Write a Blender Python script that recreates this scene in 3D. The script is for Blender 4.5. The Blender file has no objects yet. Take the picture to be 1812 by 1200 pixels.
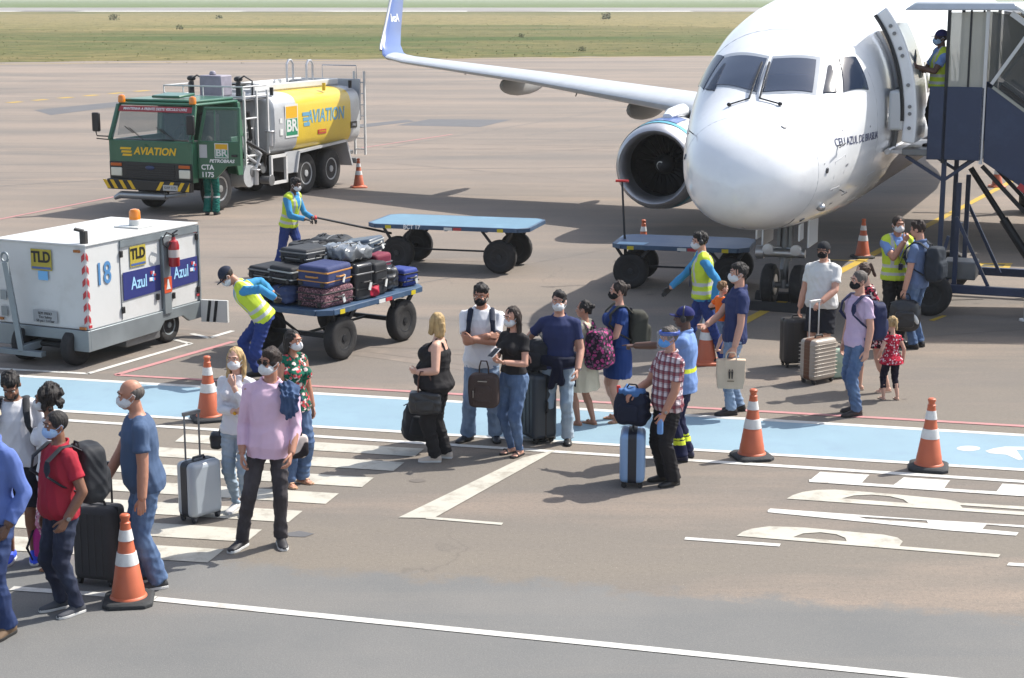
import bpy, bmesh, math, random
import numpy as np
from mathutils import Vector, Matrix
R = math.radians
C = bpy.context.scene
COL = C.collection
random.seed(7)
# ------------------------------------------------------------------ camera
FPX, W0, H0, HOR, CAMH = 3000.0, 1812.0, 1200.0, -6.0, 4.8
PITCH = math.atan((H0/2-HOR)/FPX)
cam = bpy.data.objects.new('camera', bpy.data.cameras.new('camera'))
COL.objects.link(cam)
cam.location = (0, 0, CAMH)
cam.rotation_euler = (math.pi/2-PITCH, 0, 0)
cam.data.sensor_width = 36
cam.data.lens = 36*FPX/W0
cam.data.clip_end = 20000
C.camera = cam
# ------------------------------------------------------------------ light
SX, SY = -0.74, -0.38                       # ground shift of a shadow per metre of height
EL = math.atan(1/math.hypot(SX, SY))
w = bpy.data.worlds.new('World'); C.world = w; w.use_nodes = True
nt = w.node_tree; nt.nodes.clear()
sky = nt.nodes.new('ShaderNodeTexSky'); sky.sky_type = 'NISHITA'; sky.sun_disc = False
sky.sun_elevation = EL
sky.sun_rotation = math.atan2(-SX, -SY)
sky.dust_density = 2.0
bg = nt.nodes.new('ShaderNodeBackground'); bg.inputs[1].default_value = 0.15
out = nt.nodes.new('ShaderNodeOutputWorld')
hs_ = nt.nodes.new('ShaderNodeHueSaturation'); hs_.inputs['Saturation'].default_value = .72
nt.links.new(sky.outputs[0], hs_.inputs['Color']); nt.links.new(hs_.outputs[0], bg.inputs[0]); nt.links.new(bg.outputs[0], out.inputs[0])
sl = bpy.data.lights.new('sun', 'SUN'); sl.energy = 4.2; sl.angle = R(0.5); sl.color = (1, 0.95, 0.87)
so = bpy.data.objects.new('sun', sl); COL.objects.link(so)
so.rotation_euler = Vector((SX, SY, -1)).to_track_quat('-Z', 'Y').to_euler()
so.location = (20, 20, 40)
C.view_settings.view_transform = 'Standard'; C.view_settings.look = 'None'
C.view_settings.exposure = 0.74; C.view_settings.gamma = 1
# ------------------------------------------------------------------ helpers
CP, SP = math.cos(PITCH), math.sin(PITCH)
def G(px, py, z=0.0):
    """ground (or height z) point seen at a pixel of the photograph"""
    a, b = (px-W0/2)/FPX, (py-H0/2)/FPX
    d = Vector((a, CP-b*SP, -SP-b*CP))
    t = (z-CAMH)/d.z
    return Vector((d.x*t, d.y*t, z))
def lin(c):
    return tuple(((v/255)/12.92 if v/255 <= .04045 else ((v/255+.055)/1.055)**2.4) for v in c)
MC = {}
def M(name, rgb, rough=.6, metal=0.0, var=0.0, vs=6.0, bump=0.0, bs=40.0, coat=0.0, spec=.5, tex=None, wear=None, scale=(1, 1, 1), sheen=0.0):
    """principled material; rgb is sRGB 0-255 of the real base colour; var mottles it, bump roughens it"""
    if name in MC: return MC[name]
    m = bpy.data.materials.new(name); MC[name] = m; m.use_nodes = True
    n = m.node_tree.nodes; l = m.node_tree.links; b = n['Principled BSDF']
    c = lin(rgb)+(1,)
    b.inputs['Base Color'].default_value = c; b.inputs['Roughness'].default_value = rough
    b.inputs['Metallic'].default_value = metal; b.inputs['Specular IOR Level'].default_value = spec
    if coat: b.inputs['Coat Weight'].default_value = coat; b.inputs['Coat Roughness'].default_value = .08
    if sheen: b.inputs['Sheen Weight'].default_value = sheen
    co = n.new('ShaderNodeTexCoord'); mp = n.new('ShaderNodeMapping'); mp.inputs['Scale'].default_value = scale
    l.new(co.outputs['Object'], mp.inputs['Vector'])
    if var:
        t = n.new('ShaderNodeTexNoise'); t.inputs['Scale'].default_value = vs; t.inputs['Detail'].default_value = 5
        l.new(mp.outputs[0], t.inputs['Vector'])
        x = n.new('ShaderNodeMix'); x.data_type = 'RGBA'
        x.inputs[6].default_value = tuple(v*(1-var) for v in c[:3])+(1,)
        x.inputs[7].default_value = tuple(min(1, v*(1+var)) for v in c[:3])+(1,)
        r = n.new('ShaderNodeMapRange'); r.inputs[1].default_value = .3; r.inputs[2].default_value = .7
        l.new(t.outputs[0], r.inputs[0]); l.new(r.outputs[0], x.inputs[0]); l.new(x.outputs[2], b.inputs['Base Color'])
        q = n.new('ShaderNodeMapRange'); q.inputs[3].default_value = max(.03, rough-.12); q.inputs[4].default_value = min(1, rough+.12)
        l.new(t.outputs[0], q.inputs[0]); l.new(q.outputs[0], b.inputs['Roughness'])
    if wear:
        col, amt, ws = wear
        t = n.new('ShaderNodeTexNoise'); t.inputs['Scale'].default_value = ws; t.inputs['Detail'].default_value = 8; t.inputs['Roughness'].default_value = .7
        l.new(mp.outputs[0], t.inputs['Vector'])
        r = n.new('ShaderNodeMapRange'); r.inputs[1].default_value = .5; r.inputs[2].default_value = .75; r.inputs[4].default_value = amt
        l.new(t.outputs[0], r.inputs[0])
        x = n.new('ShaderNodeMix'); x.data_type = 'RGBA'; x.inputs[6].default_value = c; x.inputs[7].default_value = lin(col)+(1,)
        if b.inputs['Base Color'].is_linked: l.new(b.inputs['Base Color'].links[0].from_socket, x.inputs[6])
        l.new(r.outputs[0], x.inputs[0]); l.new(x.outputs[2], b.inputs['Base Color'])
    if tex: tex(m, n, l, b, mp)
    if bump:
        t = n.new('ShaderNodeTexNoise'); t.inputs['Scale'].default_value = bs; t.inputs['Detail'].default_value = 4
        l.new(mp.outputs[0], t.inputs['Vector'])
        k = n.new('ShaderNodeBump'); k.inputs['Strength'].default_value = bump; k.inputs['Distance'].default_value = .02
        l.new(t.outputs[0], k.inputs['Height']); l.new(k.outputs[0], b.inputs['Normal'])
    return m
def glass(name, rgb, alpha=.35, rough=.03):
    if name in MC: return MC[name]
    m = M(name, rgb, rough, spec=.6); m.node_tree.nodes['Principled BSDF'].inputs['Alpha'].default_value = alpha
    return m
def V(*a): return Vector(a if len(a) > 1 else a[0])
def frame(d, up=Vector((0, 0, 1))):
    d = d.normalized()
    x = d.cross(up)
    if x.length < 1e-4: x = d.cross(Vector((0, 1, 0)))
    x.normalize(); return x, d.cross(x).normalized()*-1
class MB:
    """collects shapes; build() links them as ONE mesh object"""
    def __init__(s): s.v = []; s.f = []; s.m = []; s.mi = 0
    def add(s, vs, fs):
        o = len(s.v); s.v += [tuple(p) for p in vs]; s.f += [tuple(i+o for i in f) for f in fs]; s.m += [s.mi]*len(fs)
        return s
    def box(s, c, d, rz=0, M4=None):
        x, y, z = d[0]/2, d[1]/2, d[2]/2
        vs = [V(i*x, j*y, k*z) for i in (-1, 1) for j in (-1, 1) for k in (-1, 1)]
        m = Matrix.Rotation(rz, 3, 'Z') if M4 is None else M4
        vs = [m @ p + V(c) for p in vs]
        return s.add(vs, [(0, 1, 3, 2), (4, 6, 7, 5), (0, 4, 5, 1), (2, 3, 7, 6), (0, 2, 6, 4), (1, 5, 7, 3)])
    def bar(s, a, b, wd, hg, up=Vector((0, 0, 1))):
        a, b = V(a), V(b); x, y = frame(b-a, up)
        vs = [p+x*(i*wd/2)+y*(j*hg/2) for p in (a, b) for i, j in ((-1, -1), (1, -1), (1, 1), (-1, 1))]
        return s.add(vs, [(3, 2, 1, 0), (4, 5, 6, 7), (0, 1, 5, 4), (1, 2, 6, 5), (2, 3, 7, 6), (3, 0, 4, 7)])
    def rings(s, rs, cap=True, closed=True):
        n = len(rs[0]); vs = [p for r in rs for p in r]; fs = []
        for i in range(len(rs)-1):
            for j in range(n if closed else n-1):
                k = (j+1) % n
                fs.append((i*n+j, i*n+k, (i+1)*n+k, (i+1)*n+j))
        if cap:
            fs.append(tuple(range(n-1, -1, -1))); fs.append(tuple((len(rs)-1)*n+j for j in range(n)))
        return s.add(vs, fs)
    def cyl(s, a, b, r0, r1=None, n=16, cap=True):
        r1 = r0 if r1 is None else r1
        a, b = V(a), V(b); x, y = frame(b-a)
        return s.rings([[p+x*(r*math.cos(t))+y*(r*math.sin(t)) for t in [2*math.pi*i/n for i in range(n)]] for p, r in ((a, r0), (b, r1))], cap)
    def cap(s, a, b, r0, r1=None, n=10, q=1.0):
        """tapered capsule with round ends"""
        r1 = r0 if r1 is None else r1
        a, b = V(a), V(b); d = b-a
        if d.length < 1e-5: d = V(0, 0, 1e-4)
        x, y = frame(d); u = d.normalized(); rs = []
        for p, r, sg in ((a, r0, -1), (b, r1, 1)):
            an = (85, 55, 25, 0) if sg < 0 else (0, 25, 55, 85)
            for t in an:
                t = R(t); rr = r*math.cos(t)
                rs.append([p+u*(sg*r*math.sin(t))+x*(rr*math.cos(k))+y*(rr*q*math.sin(k)) for k in [2*math.pi*i/n for i in range(n)]])
        return s.rings(rs)
    def ell(s, c, r, M3=None, nu=16, nv=10):
        c = V(c); M3 = M3 or Matrix.Identity(3); rs = []
        for j in range(1, nv):
            t = math.pi*j/nv-math.pi/2
            rs.append([c+M3 @ V(r[0]*math.cos(t)*math.cos(k), r[1]*math.cos(t)*math.sin(k), r[2]*math.sin(t)) for k in [2*math.pi*i/nu for i in range(nu)]])
        return s.rings(rs)
    def tube(s, pts, r, n=8, flat=1.0, up=Vector((0, 0, 1)), closed=False):
        pts = [V(p) for p in pts]; rs = []; px = None
        for i, p in enumerate(pts):
            d = pts[min(i+1, len(pts)-1)]-pts[max(i-1, 0)]
            x, y = frame(d, up)
            if px is not None and x.dot(px) < 0: x, y = -x, -y
            px = x
            rs.append([p+x*(r*math.cos(k))+y*(r*flat*math.sin(k)) for k in [2*math.pi*j/n for j in range(n)]])
        return s.rings(rs)
    def lathe(s, c, axis, prof, n=24):
        """prof: (radius, distance along axis)"""
        c, u = V(c), V(axis).normalized(); x, y = frame(u)
        return s.rings([[c+u*h+x*(r*math.cos(k))+y*(r*math.sin(k)) for k in [2*math.pi*i/n for i in range(n)]] for r, h in prof], cap=True)
    def poly(s, pts, t=None):
        """flat polygon, or a slab when t (a vector) is given"""
        pts = [V(p) for p in pts]; n = len(pts)
        if t is None: return s.add(pts, [tuple(range(n))])
        t = V(t)
        return s.add(pts+[p+t for p in pts], [tuple(range(n-1, -1, -1)), tuple(range(n, 2*n))]+[(i, (i+1) % n, n+(i+1) % n, n+i) for i in range(n)])
    def mesh(s, name):
        me = bpy.data.meshes.new(name); me.from_pydata(s.v, [], s.f)
        me.polygons.foreach_set('material_index', s.m); me.update()
        return me
    def build(s, name, mats, parent=None, bevel=0.0, smooth=False, seg=2, ang=35, fix=True):
        me = s.mesh(name)
        if fix:
            bm = bmesh.new(); bm.from_mesh(me); bmesh.ops.recalc_face_normals(bm, faces=bm.faces); bm.to_mesh(me); bm.free()
        return link(name, me, mats, parent, bevel, smooth, seg, ang)
def link(name, me, mats, parent=None, bevel=0.0, smooth=False, seg=2, ang=35):
    o = bpy.data.objects.new(name, me); COL.objects.link(o)
    for m in (mats if isinstance(mats, (list, tuple)) else [mats]): me.materials.append(m)
    if parent: o.parent = parent
    if bevel:
        b = o.modifiers.new('bevel', 'BEVEL'); b.width = bevel; b.segments = seg; b.limit_method = 'ANGLE'; b.angle_limit = R(40)
        b.harden_normals = False
    if smooth or bevel:
        me.polygons.foreach_set('use_smooth', [True]*len(me.polygons))
        me.set_sharp_from_angle(angle=R(ang))
    return o
def empty(name, label, cat, loc=(0, 0, 0), rz=0, group=None):
    o = bpy.data.objects.new(name, None); COL.objects.link(o)
    o.location = loc; o.rotation_euler = (0, 0, rz); o.empty_display_size = .2
    return tag(o, label, cat, group)
def tag(o, label, cat, group=None):
    o['label'] = label; o['category'] = cat
    if group: o['group'] = group
    return o
def struct(o): o['kind'] = 'structure'; return o
def copy_tree(o, parent=None):
    c = o.copy(); COL.objects.link(c)
    if parent: c.parent = parent
    for ch in list(o.children): copy_tree(ch, c)
    return c
def text_mesh(s, size, depth=.002, sp=1.0, bold=0.0, shear=0.0):
    """lettering as mesh in the XY plane, centred, with width scale sp"""
    cu = bpy.data.curves.new('t', 'FONT'); cu.body = s; cu.size = size; cu.extrude = depth; cu.offset = bold*size
    cu.align_x = 'CENTER'; cu.align_y = 'CENTER'; cu.shear = shear; cu.resolution_u = 3
    o = bpy.data.objects.new('t', cu); COL.objects.link(o)
    me = bpy.data.meshes.new_from_object(o.evaluated_get(bpy.context.evaluated_depsgraph_get()))
    bpy.data.objects.remove(o); bpy.data.curves.remove(cu)
    for v in me.vertices: v.co.x *= sp
    return me
def text(s, size, mat, parent, loc, rot, name='lettering', **k):
    me = text_mesh(s, size, **k); me.transform(Matrix.Translation(V(loc)) @ rot.to_4x4()); me.name = name
    me.materials.clear()
    return link(name, me, mat, parent)
FRONT = Matrix(((1, 0, 0), (0, 0, -1), (0, 1, 0)))          # lettering read from -Y
def side_rot(ang): return Matrix.Rotation(ang, 3, 'Z') @ FRONT
# ------------------------------------------------------------------ ground, paint and grass
def noise(n, l, vec, scale, detail=5, rough=.55, sc=None):
    if sc:
        mp = n.new('ShaderNodeMapping'); mp.inputs['Scale'].default_value = sc; l.new(vec, mp.inputs['Vector']); vec = mp.outputs[0]
    t = n.new('ShaderNodeTexNoise'); t.inputs['Scale'].default_value = scale; t.inputs['Detail'].default_value = detail; t.inputs['Roughness'].default_value = rough
    l.new(vec, t.inputs['Vector']); return t.outputs[0]
def ramp(n, l, fac, lo, hi, a=0, b=1):
    r = n.new('ShaderNodeMapRange'); r.inputs[1].default_value = lo; r.inputs[2].default_value = hi; r.inputs[3].default_value = a; r.inputs[4].default_value = b
    l.new(fac, r.inputs[0]); return r.outputs[0]
def mix(n, l, fac, a, b, mode='MIX'):
    x = n.new('ShaderNodeMix'); x.data_type = 'RGBA'; x.blend_type = mode
    for s, v in ((0, fac), (6, a), (7, b)):
        if hasattr(v, 'is_linked') or hasattr(v, 'links'): l.new(v, x.inputs[s])
        elif s == 0: x.inputs[0].default_value = v
        else: x.inputs[s].default_value = lin(v)+(1,)
    return x.outputs[2]
def apron_tex(m, n, l, b, mp):
    v = mp.outputs[0]
    sep = n.new('ShaderNodeSeparateXYZ'); l.new(v, sep.inputs[0])
    warp = n.new('ShaderNodeMath'); warp.operation = 'ADD'; l.new(sep.outputs[1], warp.inputs[0])
    l.new(ramp(n, l, noise(n, l, v, .08, 4), .3, .7, -9, 9), warp.inputs[1])
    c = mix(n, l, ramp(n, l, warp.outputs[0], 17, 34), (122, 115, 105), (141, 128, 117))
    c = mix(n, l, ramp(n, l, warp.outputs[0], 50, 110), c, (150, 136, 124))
    c = mix(n, l, ramp(n, l, noise(n, l, v, 1, 6, .6, (.05, .3, 1)), .38, .62, 0, .95), c, (110, 105, 101))
    c = mix(n, l, ramp(n, l, noise(n, l, v, 1, 5, .6, (.11, .6, 1)), .52, .70, 0, .75), c, (158, 140, 124))
    c = mix(n, l, ramp(n, l, noise(n, l, v, .9, 7, .7), .55, .8, 0, .35), c, (95, 93, 90))
    c = mix(n, l, ramp(n, l, noise(n, l, v, 1, 3, .6, (.02, 1.6, 1)), .62, .72, 0, .35), c, (88, 86, 84))
    g2 = noise(n, l, v, 24, 2, .6)
    c = mix(n, l, ramp(n, l, g2, .30, .52, .45, 0), c, (100, 95, 88))
    sp = noise(n, l, v, 60, 3, .8)
    c = mix(n, l, ramp(n, l, sp, .38, .62, 0, .6), c, (96, 91, 85))
    c = mix(n, l, ramp(n, l, sp, .60, .70, 0, .75), c, (182, 172, 158))
    l.new(c, b.inputs['Base Color'])
    # cracks
    vo = n.new('ShaderNodeTexVoronoi'); vo.feature = 'DISTANCE_TO_EDGE'; vo.inputs['Scale'].default_value = .16
    wv = n.new('ShaderNodeVectorMath'); wv.operation = 'ADD'; l.new(v, wv.inputs[0])
    tn = n.new('ShaderNodeTexNoise'); tn.inputs['Scale'].default_value = .7; tn.inputs['Detail'].default_value = 5; l.new(v, tn.inputs['Vector'])
    sc_ = n.new('ShaderNodeVectorMath'); sc_.operation = 'SCALE'; sc_.inputs[3].default_value = 2.5; l.new(tn.outputs[1], sc_.inputs[0]); l.new(sc_.outputs[0], wv.inputs[1])
    l.new(wv.outputs[0], vo.inputs['Vector'])
    f = n.new('ShaderNodeMath'); f.operation = 'MULTIPLY'
    l.new(ramp(n, l, vo.outputs[0], .0, .005, .3, 0), f.inputs[0]); l.new(ramp(n, l, noise(n, l, v, .13, 2), .52, .6), f.inputs[1])
    c = mix(n, l, f.outputs[0], c, (80, 77, 74)); l.new(c, b.inputs['Base Color'])
    # greyer, newer asphalt nearest the terrace, with a soft ragged joint
    pa, pb = G(200, 982), G(1812, 1090); dv = (pb-pa).normalized(); nv = V(dv.y, -dv.x, 0)
    dt = n.new('ShaderNodeVectorMath'); dt.operation = 'DOT_PRODUCT'; l.new(v, dt.inputs[0]); dt.inputs[1].default_value = nv
    ad = n.new('ShaderNodeMath'); ad.operation = 'ADD'; l.new(dt.outputs['Value'], ad.inputs[0]); l.new(ramp(n, l, noise(n, l, v, 1.6, 7, .75), .3, .7, -.28, .28), ad.inputs[1])
    rc = mix(n, l, ramp(n, l, noise(n, l, v, .6, 6, .65), .3, .7), (106, 107, 106), (119, 118, 115))
    rc = mix(n, l, ramp(n, l, noise(n, l, v, 1, 5, .6, (.1, 1.2, 1)), .5, .72, 0, .6), rc, (126, 122, 116))
    rc = mix(n, l, ramp(n, l, sp, .38, .62, 0, .55), rc, (84, 84, 85)); rc = mix(n, l, ramp(n, l, sp, .60, .72, 0, .75), rc, (158, 156, 151))
    c0 = nv.dot(pa); c = mix(n, l, ramp(n, l, ad.outputs[0], c0-.10, c0+.16), c, rc); l.new(c, b.inputs['Base Color'])
    k = n.new('ShaderNodeBump'); k.inputs['Strength'].default_value = .35; k.inputs['Distance'].default_value = .01
    l.new(sp, k.inputs['Height']); l.new(k.outputs[0], b.inputs['Normal'])
def grass_tex(m, n, l, b, mp):
    v = mp.outputs[0]
    c = mix(n, l, ramp(n, l, noise(n, l, v, 1, 6, .65, (.012, .028, 1)), .40, .56), (70, 86, 44), (106, 102, 66))
    c = mix(n, l, ramp(n, l, noise(n, l, v, 1, 6, .7, (.018, .05, 1)), .5, .68, 0, .85), c, (122, 108, 72))
    c = mix(n, l, ramp(n, l, noise(n, l, v, 1, 7, .7, (.010, .026, 1)), .56, .66, 0, .9), c, (150, 132, 90))
    c = mix(n, l, ramp(n, l, noise(n, l, v, 1, 5, .7, (.12, .06, 1)), .58, .75, 0, .7), c, (62, 86, 36))
    sep = n.new('ShaderNodeSeparateXYZ'); l.new(v, sep.inputs[0])
    yw = n.new('ShaderNodeMath'); yw.operation = 'ADD'; l.new(sep.outputs[1], yw.inputs[0]); l.new(ramp(n, l, noise(n, l, v, 1, 6, .7, (.012, .02, 1)), .3, .7, -70, 70), yw.inputs[1])
    f1 = n.new('ShaderNodeMath'); f1.operation = 'MULTIPLY'; l.new(ramp(n, l, yw.outputs[0], 250, 310), f1.inputs[0]); l.new(ramp(n, l, yw.outputs[0], 430, 540, .75, 0), f1.inputs[1])
    c = mix(n, l, f1.outputs[0], c, (140, 127, 88))
    c = mix(n, l, ramp(n, l, yw.outputs[0], 150, 120, 0, .6), c, (118, 110, 72))
    c = mix(n, l, ramp(n, l, sep.outputs[1], 700, 820), c, (80, 102, 40))
    c = mix(n, l, ramp(n, l, noise(n, l, v, 1, 6, .8, (.35, .22, 1)), .42, .62, 0, .6), c, (62, 68, 38))
    l.new(c, b.inputs['Base Color'])
    k = n.new('ShaderNodeBump'); k.inputs['Strength'].default_value = .8; k.inputs['Distance'].default_value = .3
    l.new(noise(n, l, v, 1.4, 5, .7), k.inputs['Height']); l.new(k.outputs[0], b.inputs['Normal'])
def runway_tex(m, n, l, b, mp):
    v = mp.outputs[0]
    l.new(mix(n, l, ramp(n, l, noise(n, l, v, 1, 5, .6, (.01, .05, 1)), .4, .65), (112, 110, 108), (150, 146, 140)), b.inputs['Base Color'])
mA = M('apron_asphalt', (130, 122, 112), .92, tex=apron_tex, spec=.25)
mGr = M('dry_grass', (110, 108, 70), .95, tex=grass_tex, spec=.1)
mRw = M('runway_asphalt', (130, 126, 122), .9, tex=runway_tex, spec=.2)
mW = M('white_paint', (190, 189, 184), .7, wear=((128, 120, 110), .9, 4.0), var=.06, vs=2.0, bump=.15, bs=60)
mCr = M('cream_paint', (172, 169, 158), .75, wear=((128, 120, 108), .95, 4.5), var=.07, vs=2.5, bump=.15, bs=60)
mBl = M('blue_paint', (120, 146, 160), .7, var=.06, vs=.9, wear=((112, 134, 152), .6, 3.0), bump=.12, bs=60)
mPk = M('pink_paint', (170, 118, 118), .8, wear=((130, 118, 108), .8, 4.0), var=.08)
mYe = M('yellow_paint', (176, 146, 40), .8, wear=((118, 108, 90), .8, 3.0), var=.08)
mTm = M('tyre_mark', (116, 108, 101), .9, wear=((140, 128, 117), .95, 1.2), spec=.2)
mPat = M('tar_and_shadow_stain', (88, 88, 90), .85, var=.12, vs=2.0, bump=.2)
def sheet(name, pts, mat, z, kind='structure'):
    o = MB().poly([(p[0], p[1], z) for p in pts]).build(name, mat, fix=False)
    if o.data.polygons[0].normal.z < 0: o.data.flip_normals()
    o['kind'] = kind; return o
S = 6000
g = MB()
g.poly([(-S, -300, -.05), (S, -300, -.05), (S, S, -.05), (-S, S, -.05)])
struct(g.build('grass_field', mGr, fix=False))
e0, e1 = G(-700, 117), G(2600, 86)
pts = [(-160, -40), (200, -40), (e1.x, e1.y)]
for i in range(1, 90):
    t = i/90; p = e1.lerp(e0, t); pts.append((p.x+random.uniform(-.5, .5), p.y+random.gauss(0, .55)))
pts.append((e0.x, e0.y))
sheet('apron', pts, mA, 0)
r0, r1 = G(906, 20.5), G(906, 13.5)
sheet('runway', [(-3500, r0.y), (3500, r0.y), (3500, r1.y), (-3500, r1.y)], mRw, -.02)
mb = MB()
for x0 in range(-1200, 1200, 75): mb.poly([(x0+random.uniform(0, 25), r0.y+6, -.01), (x0+60, r0.y+6, -.01), (x0+60, r0.y+22, -.01), (x0+5, r0.y+22, -.01)])
struct(mb.build('runway_edge_marking', M('bright_white_paint', (225, 225, 220), .7), fix=False))
Z1, Z2 = .0045, .006
mk = {'white': (MB(), mW), 'cream': (MB(), mCr), 'pink': (MB(), mPk), 'yellow': (MB(), mYe)}
def line(kind, a, b, wd, z=Z2):
    a, b = G(*a), G(*b); d = (b-a).normalized(); q = V(-d.y, d.x, 0)*(wd/2)
    n = max(1, int((b-a).length/1.2)); pl = []; pr = []
    for i in range(n+1):
        p = a.lerp(b, i/n); pl.append(p+q*random.uniform(.9, 1.08)); pr.append(p-q*random.uniform(.9, 1.08))
    mb = mk[kind][0]
    for i in range(n): mb.poly([(p.x, p.y, z) for p in (pr[i], pr[i+1], pl[i+1], pl[i])])
def pp(kind, pts, z=Z2, hole=None):
    mb = mk[kind][0]
    P = [(G(*p).x, G(*p).y, z) for p in pts]
    if not hole: mb.poly(P); return
    bm = bmesh.new(); E = []
    for lp in (P, [(G(*p).x, G(*p).y, z) for p in hole]):
        vs = [bm.verts.new(p) for p in lp]; E += [bm.edges.new((vs[i], vs[(i+1) % len(vs)])) for i in range(len(vs))]
    bmesh.ops.triangle_fill(bm, edges=E, use_beauty=True)
    bm.verts.index_update()
    mb.add([v.co.copy() for v in bm.verts], [tuple(v.index for v in f.verts) for f in bm.faces]); bm.free()
sheet('blue_walkway', [G(-200, 652), G(2100, 788), G(2100, 850), G(-200, 709)], mBl, Z1)
line('white', (-200, 652), (2100, 788), .11); line('white', (-200, 709), (2100, 850), .10)
line('white', (-200, 724), (2100, 871.5), .10)
line('pink', (205, 664), (2100, 771), .09); line('pink', (205, 664), (413, 605), .10)
line('pink', (-60, 400), (205, 348), .10)
line('white', (-60, 650), (158, 662), .09); line('white', (155, 662), (338, 608.5), .09); line('white', (338, 609), (298, 599), .08)
line('white', (339, 591), (371, 599), .09); line('white', (370, 598.5), (412, 586), .09)
line('white', (20, 1042), (275, 1060), .09); line('white', (275, 1061), (2000, 1236), .10)
for i, (rx, ry) in enumerate([(742, 803), (706, 828), (651, 856), (588, 885), (523, 917), (450, 951), (382, 987)]):
    h0, h1 = 8+i*.95, 8+i*.95
    lx = 318-64*i; ly = ry-.062*(rx-lx)
    dx = (64/30)*(h0+h1)/2
    pp('cream', [(lx+dx/2, ly-h0), (rx+dx/2, ry-h0), (rx-dx/2, ry+h1*.7), (lx-dx/2, ly+h1*.7)], Z2)
pp('cream', [(705, 917), (925, 811), (985, 797), (768, 918)], Z2+.0015); line('cream', (755, 917), (889, 928), .07, Z2)
def K(x, y): return (1180+x/2.867, 680+y/2.867)
def kp(kind, pts, z=Z2, hole=None): pp(kind, [K(*p) for p in pts], z, [K(*p) for p in hole] if hole else None)
kp('white', [(778, 447), (1028, 462), (985, 507), (722, 492)]); kp('white', [(1202, 475), (1437, 490), (1405, 532), (1148, 515)])
kp('white', [(1702, 507), (2200, 538), (2200, 590), (1668, 553)]); kp('white', [(722, 486), (2200, 582), (2200, 598), (722, 499)], Z2+.0015)
kp('cream', [(608, 583), (640, 565), (690, 549), (760, 539), (850, 537), (1000, 548), (1170, 562), (1300, 575), (1400, 584), (1460, 595), (1490, 604), (1900, 628), (1900, 645), (1488, 616), (1500, 630), (1900, 655), (1900, 674)],
   hole=[(888, 582), (950, 567), (1040, 563), (1130, 571), (1200, 587), (1226, 606)])
kp('white', [(512, 642), (525, 633), (1320, 690), (2000, 730), (2000, 744), (1622, 715), (1600, 738), (1785, 755), (1772, 771), (1400, 742), (512, 652)], hole=[(965, 674), (1318, 694), (1325, 708), (1010, 686)])
kp('cream', [(355, 772), (385, 751), (430, 736), (520, 723), (700, 730), (940, 752), (1100, 766), (1170, 781), (1197, 800), (1180, 824), (1692, 866), (1682, 881)],
   hole=[(640, 779), (690, 760), (780, 754), (860, 764), (905, 782), (912, 800)])
kp('white', [(95, 778), (578, 812), (570, 826), (88, 791)]); kp('white', [(1735, 907), (2100, 930), (2100, 946), (1725, 922)])
kp('white', [(1530+60*math.cos(t), 328+13*math.sin(t)) for t in [2*math.pi*i/20 for i in range(20)]])
kp('white', [(1615, 341), (1660, 328), (1715, 319), (1900, 322), (1900, 334), (1772, 335), (1806, 384), (1782, 386), (1722, 359), (1640, 353)])
line('yellow', (1290, 584), (1800, 316), .17); line('yellow', (1465, 460), (1535, 463), .10); line('yellow', (1648, 568), (1672, 559), .08)
pp('yellow', [(1727, 466), (1792, 466), (1786, 475), (1716, 474)], Z1)
for i in range(7): line('yellow', (-30+i*45, 186-i*4.0), (-8+i*45, 184.2-i*4.0), .45)
line('yellow', (-200, 116.3), (1300, 98.6), .35); line('pink', (640, 262), (800, 238), .10)
for k, (mb, m) in mk.items(): struct(mb.build(k+'_road_marking', m, fix=False))
for o in list(COL.objects):
    if o.name.endswith('_road_marking'):
        for f in o.data.polygons:
            if f.normal.z < 0: f.flip()
sheet('painted_sign_letters', [G(1741, 468), G(1779, 468.5), G(1775, 472.5), G(1735, 472)], M('faded_black_paint', (70, 66, 50), .8, wear=((150, 125, 45), .9, 6.0)), Z2)
for i, pts in enumerate(([(700, 222), (760, 211), (905, 212), (850, 225)], [(560, 228), (720, 212), (735, 215), (590, 232)], [(60, 195), (230, 178), (245, 184), (90, 204)], [(506, 944), (530, 940), (556, 945), (540, 951), (512, 950)])):
    sheet('patch_and_shadow_stain', [G(*p) for p in pts], mPat, .0034+.0002*i)  # last outline is a shadow stain painted beside the pink shirt wearer's shoe
mJ = M('tar_joint', (104, 99, 94), .85, wear=((130, 120, 110), .9, 1.5))
mb = MB()
mk['joint'] = (mb, mJ)
line('joint', (1240, 203), (930, 240), .12, .003); line('joint', (-20, 330), (190, 318), .10, .003); line('joint', (640, 300), (1100, 296), .12, .003)
line('joint', (680, 262), (1110, 190), .10, .003); line('joint', (420, 320), (640, 318), .06, .003); line('joint', (1020, 575), (700, 562), .05, .003); line('joint', (640, 520), (1080, 440), .05, .003)
line('joint', (1560, 600), (1900, 575), .06, .003); line('joint', (0, 145), (420, 132), .3, .003); line('joint', (700, 150), (1150, 128), .3, .003)
struct(mb.build('pavement_joints', mJ, fix=False))
mb = MB(); rt = random.Random(21)
def arc_mark(px, py, ang, L, cv, wd):
    p = G(px, py); a = R(ang); n = 16; pr = []
    for i in range(n+1):
        q = V(-math.sin(a), math.cos(a), 0)*wd/2*math.sin(math.pi*min(1, max(.08, i/n))*.94+.1); pr.append((p-q, p+q)); p = p+V(math.cos(a), math.sin(a), 0)*(L/n); a += R(cv/n)
    for (a0, a1), (b0, b1) in zip(pr, pr[1:]): mb.poly([(v.x, v.y, zt_) for v in (a0, b0, b1, a1)])
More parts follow.
